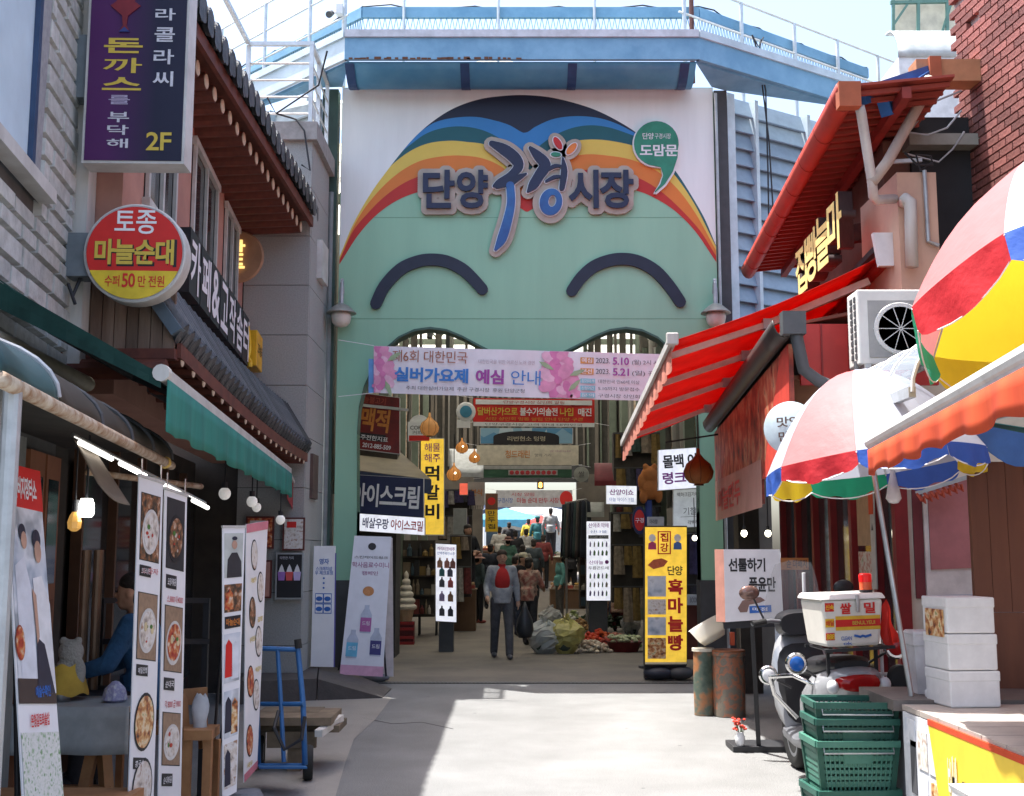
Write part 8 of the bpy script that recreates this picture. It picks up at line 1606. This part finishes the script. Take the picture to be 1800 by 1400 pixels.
    # hair, eyes, hat
    hm = mat('hair_%d' % int(hair[0]*100), hair, .7, bump=.8, bs=60); mb = MB(); mb.ell(hd+V((0,.012,.06)), .085,.096,.072,16,10); mb.ell(hd+V((0,.05,-.02)), .078,.055,.085,14,8); remesh(mb.build('hair', hm, **L), .012, 1)
    for s in (-1,1): MB().ell(hd+V((s*.03,-.088,.01)), .011,.006,.006,8,6).build('eye', black, **L); MB().ell(hd+V((s*.03,-.09,.03)), .018,.006,.004,8,6).build('eyebrow', hm, **L)
    MB().ell(hd+V((0,-.09,-.062)), .024,.008,.006,8,6).build('mouth', mat('lip', (.3,.1,.08), .6), **L)
    if hat:
        hc, kind = hat; hmt = mat('hat_%d_%d' % (int(hc[0]*100), int(hc[2]*100)), hc, .85); c = hd+V((0,.01,.05))
        MB().lathe([(.1,0),(.098,.05),(.075,.085),(0,.095)], 20, c).build('hat_crown', hmt, smooth=True, **L)
        if kind == 'brim': MB().lathe([(.095,.01),(.14,-.012),(.185,-.03),(.187,-.036),(.14,-.02),(.095,.0)], 24, c).build('hat_brim', hmt, smooth=True, **L)
        else: MB().sheet(lambda u, v: c+V(((u-.5)*.15, -.09-.075*v+.05*(2*(u-.5))**2, .0-.015*v)), 8, 4).build('hat_peak', hmt, solid=.008, **L)
    return t
def pg(px, py): p = gnd(px, py); return p.x, p.y
x, y = pg(882,1158)
man = person('man in grey zip jacket over a red shirt walking towards the viewer', x, y, 1.68, .12, (.33,.34,.37), (.085,.085,.095), shirt=(.45,.02,.02), stride=.2, arms=((-.24,.04,1.13),(-.25,-.16,.97),(.24,.05,1.13),(.26,.04,.9)), fine=True, shoes=(.1,.1,.11), hair=(.04,.025,.018))
bt_ = thing('carrier_bag', 'dark plastic bag carried by the walking man', 'bag', (x+.36,y+.05,.55)); c_ = V((x+.36,y+.02,.55)); MB().lathe([(.0,-.24),(.1,-.23),(.14,-.12),(.12,.05),(.05,.2),(.015,.32)], 16, c_).build('bag', mat('bag_dark', (.03,.032,.035), .4), bt_, smooth=True)
plaid = ramp_mat('plaid_cloth', [(.12,.04,.035),(.28,.1,.08),(.4,.28,.22),(.1,.04,.035)], 9, .85)
x, y = pg(930,1135); person('woman in a red brown plaid jacket and dark trousers seen from behind', x, y, 1.55, 2.7, (.2,.08,.07), (.03,.03,.035), pat=plaid, stride=.06, arms=((-.26,-.05,1.14),(-.2,-.25,1.08),(.26,-.05,1.14),(.2,-.25,1.05)))
x, y = pg(985,1090); person('woman in a pale teal jacket and white brimmed hat standing in the lane', x, y, 1.62, -1.3, (.12,.32,.3), (.09,.085,.08), hat=((.5,.48,.42),'brim'), arms=((-.25,.03,1.12),(-.24,-.08,.92),(.25,.03,1.12),(.25,-.06,.9)))
x, y = pg(840,1096); person('woman with a pink brimmed hat, dark jacket and black trousers at the left stalls', x, y, 1.6, 2.2, (.05,.075,.08), (.015,.015,.018), hat=((.4,.22,.18),'brim'), shoes=(.25,.05,.04))
x, y = pg(914,1118); person('man in a black shirt with a white cap behind the walking man', x, y, 1.62, .9, (.02,.02,.024), (.04,.05,.09), hat=((.6,.55,.42),'cap'), lean=-.12, arms=((-.25,-.05,1.1),(-.15,-.25,1.0),(.25,-.05,1.1),(.15,-.25,1.0)))
x, y = pg(898,1100); person('person in a bright red jacket bending over the stall', x, y, 1.55, 2.6, (.45,.03,.03), (.03,.03,.04), lean=-.3)
def far(px, pyh, Y, H, lab, tp, rz=3.1, **k): p = at(px,pyh,Y); person(lab, p.x, Y, H, rz, tp, (.02,.02,.025), tz=p.z-H, vox=.022, **k)
far(968,893,41,1.75,'man in a light grey shirt standing high at the far opening',(.3,.31,.32)); far(945,908,42,1.66,'person in a teal hooded jacket at the far opening',(.02,.11,.12),hat=((.02,.13,.14),'cap')); far(929,912,43.5,1.6,'person in a yellow top at the far opening',(.6,.45,.05)); far(895,918,40,1.55,'person in a black top left of the far opening',(.02,.02,.025)); 
far(862,956,29.5,1.62,'person in a navy coat standing left of the crowd',(.03,.035,.05)); far(878,926,36,1.58,'person in a cream top in the crowd',(.5,.48,.44)); far(893,944,33,1.6,'person in a dark green vest with a brimmed hat in the crowd',(.05,.12,.09),hat=((.14,.07,.06),'brim'))
far(906,932,36.5,1.68,'person in a black top in the middle of the crowd',(.02,.02,.025)); far(919,958,30.5,1.55,'person in a grey brown top in front of the far crowd',(.2,.19,.17)); far(925,930,37.5,1.6,'person in a white shirt at the back of the crowd',(.55,.54,.52)); far(938,948,33,1.66,'person in a dark slate jacket at the right of the crowd',(.045,.06,.07)); far(955,940,35,1.6,'person in a maroon top right of the crowd',(.2,.04,.04)); far(1003,950,33,1.66,'person in black by the clothes rack',(.02,.02,.024))
stall('wooden counter in front of the man in the black t-shirt', 798, 836, 1110, .85, .5, (0,3,4))
p = at(822,922,25.3); person('man in a black t-shirt with folded arms at a left stall', p.x, 25.3, 1.72, .7, (.018,.02,.026), (.03,.03,.04), tz=p.z-1.72+.0, arms=((-.27,-.04,1.14),(-.02,-.22,1.12),(.27,-.04,1.14),(.04,-.22,1.08)))
x, y = pg(1098,1092); person('woman in a red jacket sitting on the right beside the vegetables', x, y, 1.6, -1.0, (.42,.025,.02), (.05,.06,.1), sit=True, lean=-.25, arms=((-.26,-.12,1.1),(-.2,-.38,1.0),(.26,-.12,1.1),(.2,-.38,1.0)))
x, y = pg(1086,1112); person('person in a pale patterned shirt crouching in front of the woman in red', x, y, 1.45, 2.9, (.4,.25,.2), (.12,.03,.03), pat=ramp_mat('patterned_shirt', [(.3,.14,.1),(.5,.36,.28),(.2,.08,.06),(.45,.2,.15)], 12, .85), sit=True, lean=-.2)
# seated man at the left stall, seen from behind
p = at(262,1110,7.35); person('seated man in a blue t-shirt working at the left stall table', p.x, 7.42, 1.7, -1.55, (.03,.1,.22), (.04,.04,.05), sit=True, lean=-.18, arms=((-.26,-.14,1.16),(-.2,-.42,1.06),(.25,-.14,1.16),(.16,-.42,1.08)), vox=.012, fine=True, tz=.22)
chs = thing('stool', 'low wooden stool under the man in blue', 'stool', (p.x,7.42,0)); MB().box(p.x-.17,p.x+.17,7.26,7.58,.55,.6).build('seat', pine, chs)
for dx in (-.13,.13):
    for dy in (-.12,.12): MB().box(p.x+dx-.02,p.x+dx+.02,7.42+dy-.02,7.42+dy+.02,0,.55).build('leg', pine, chs)
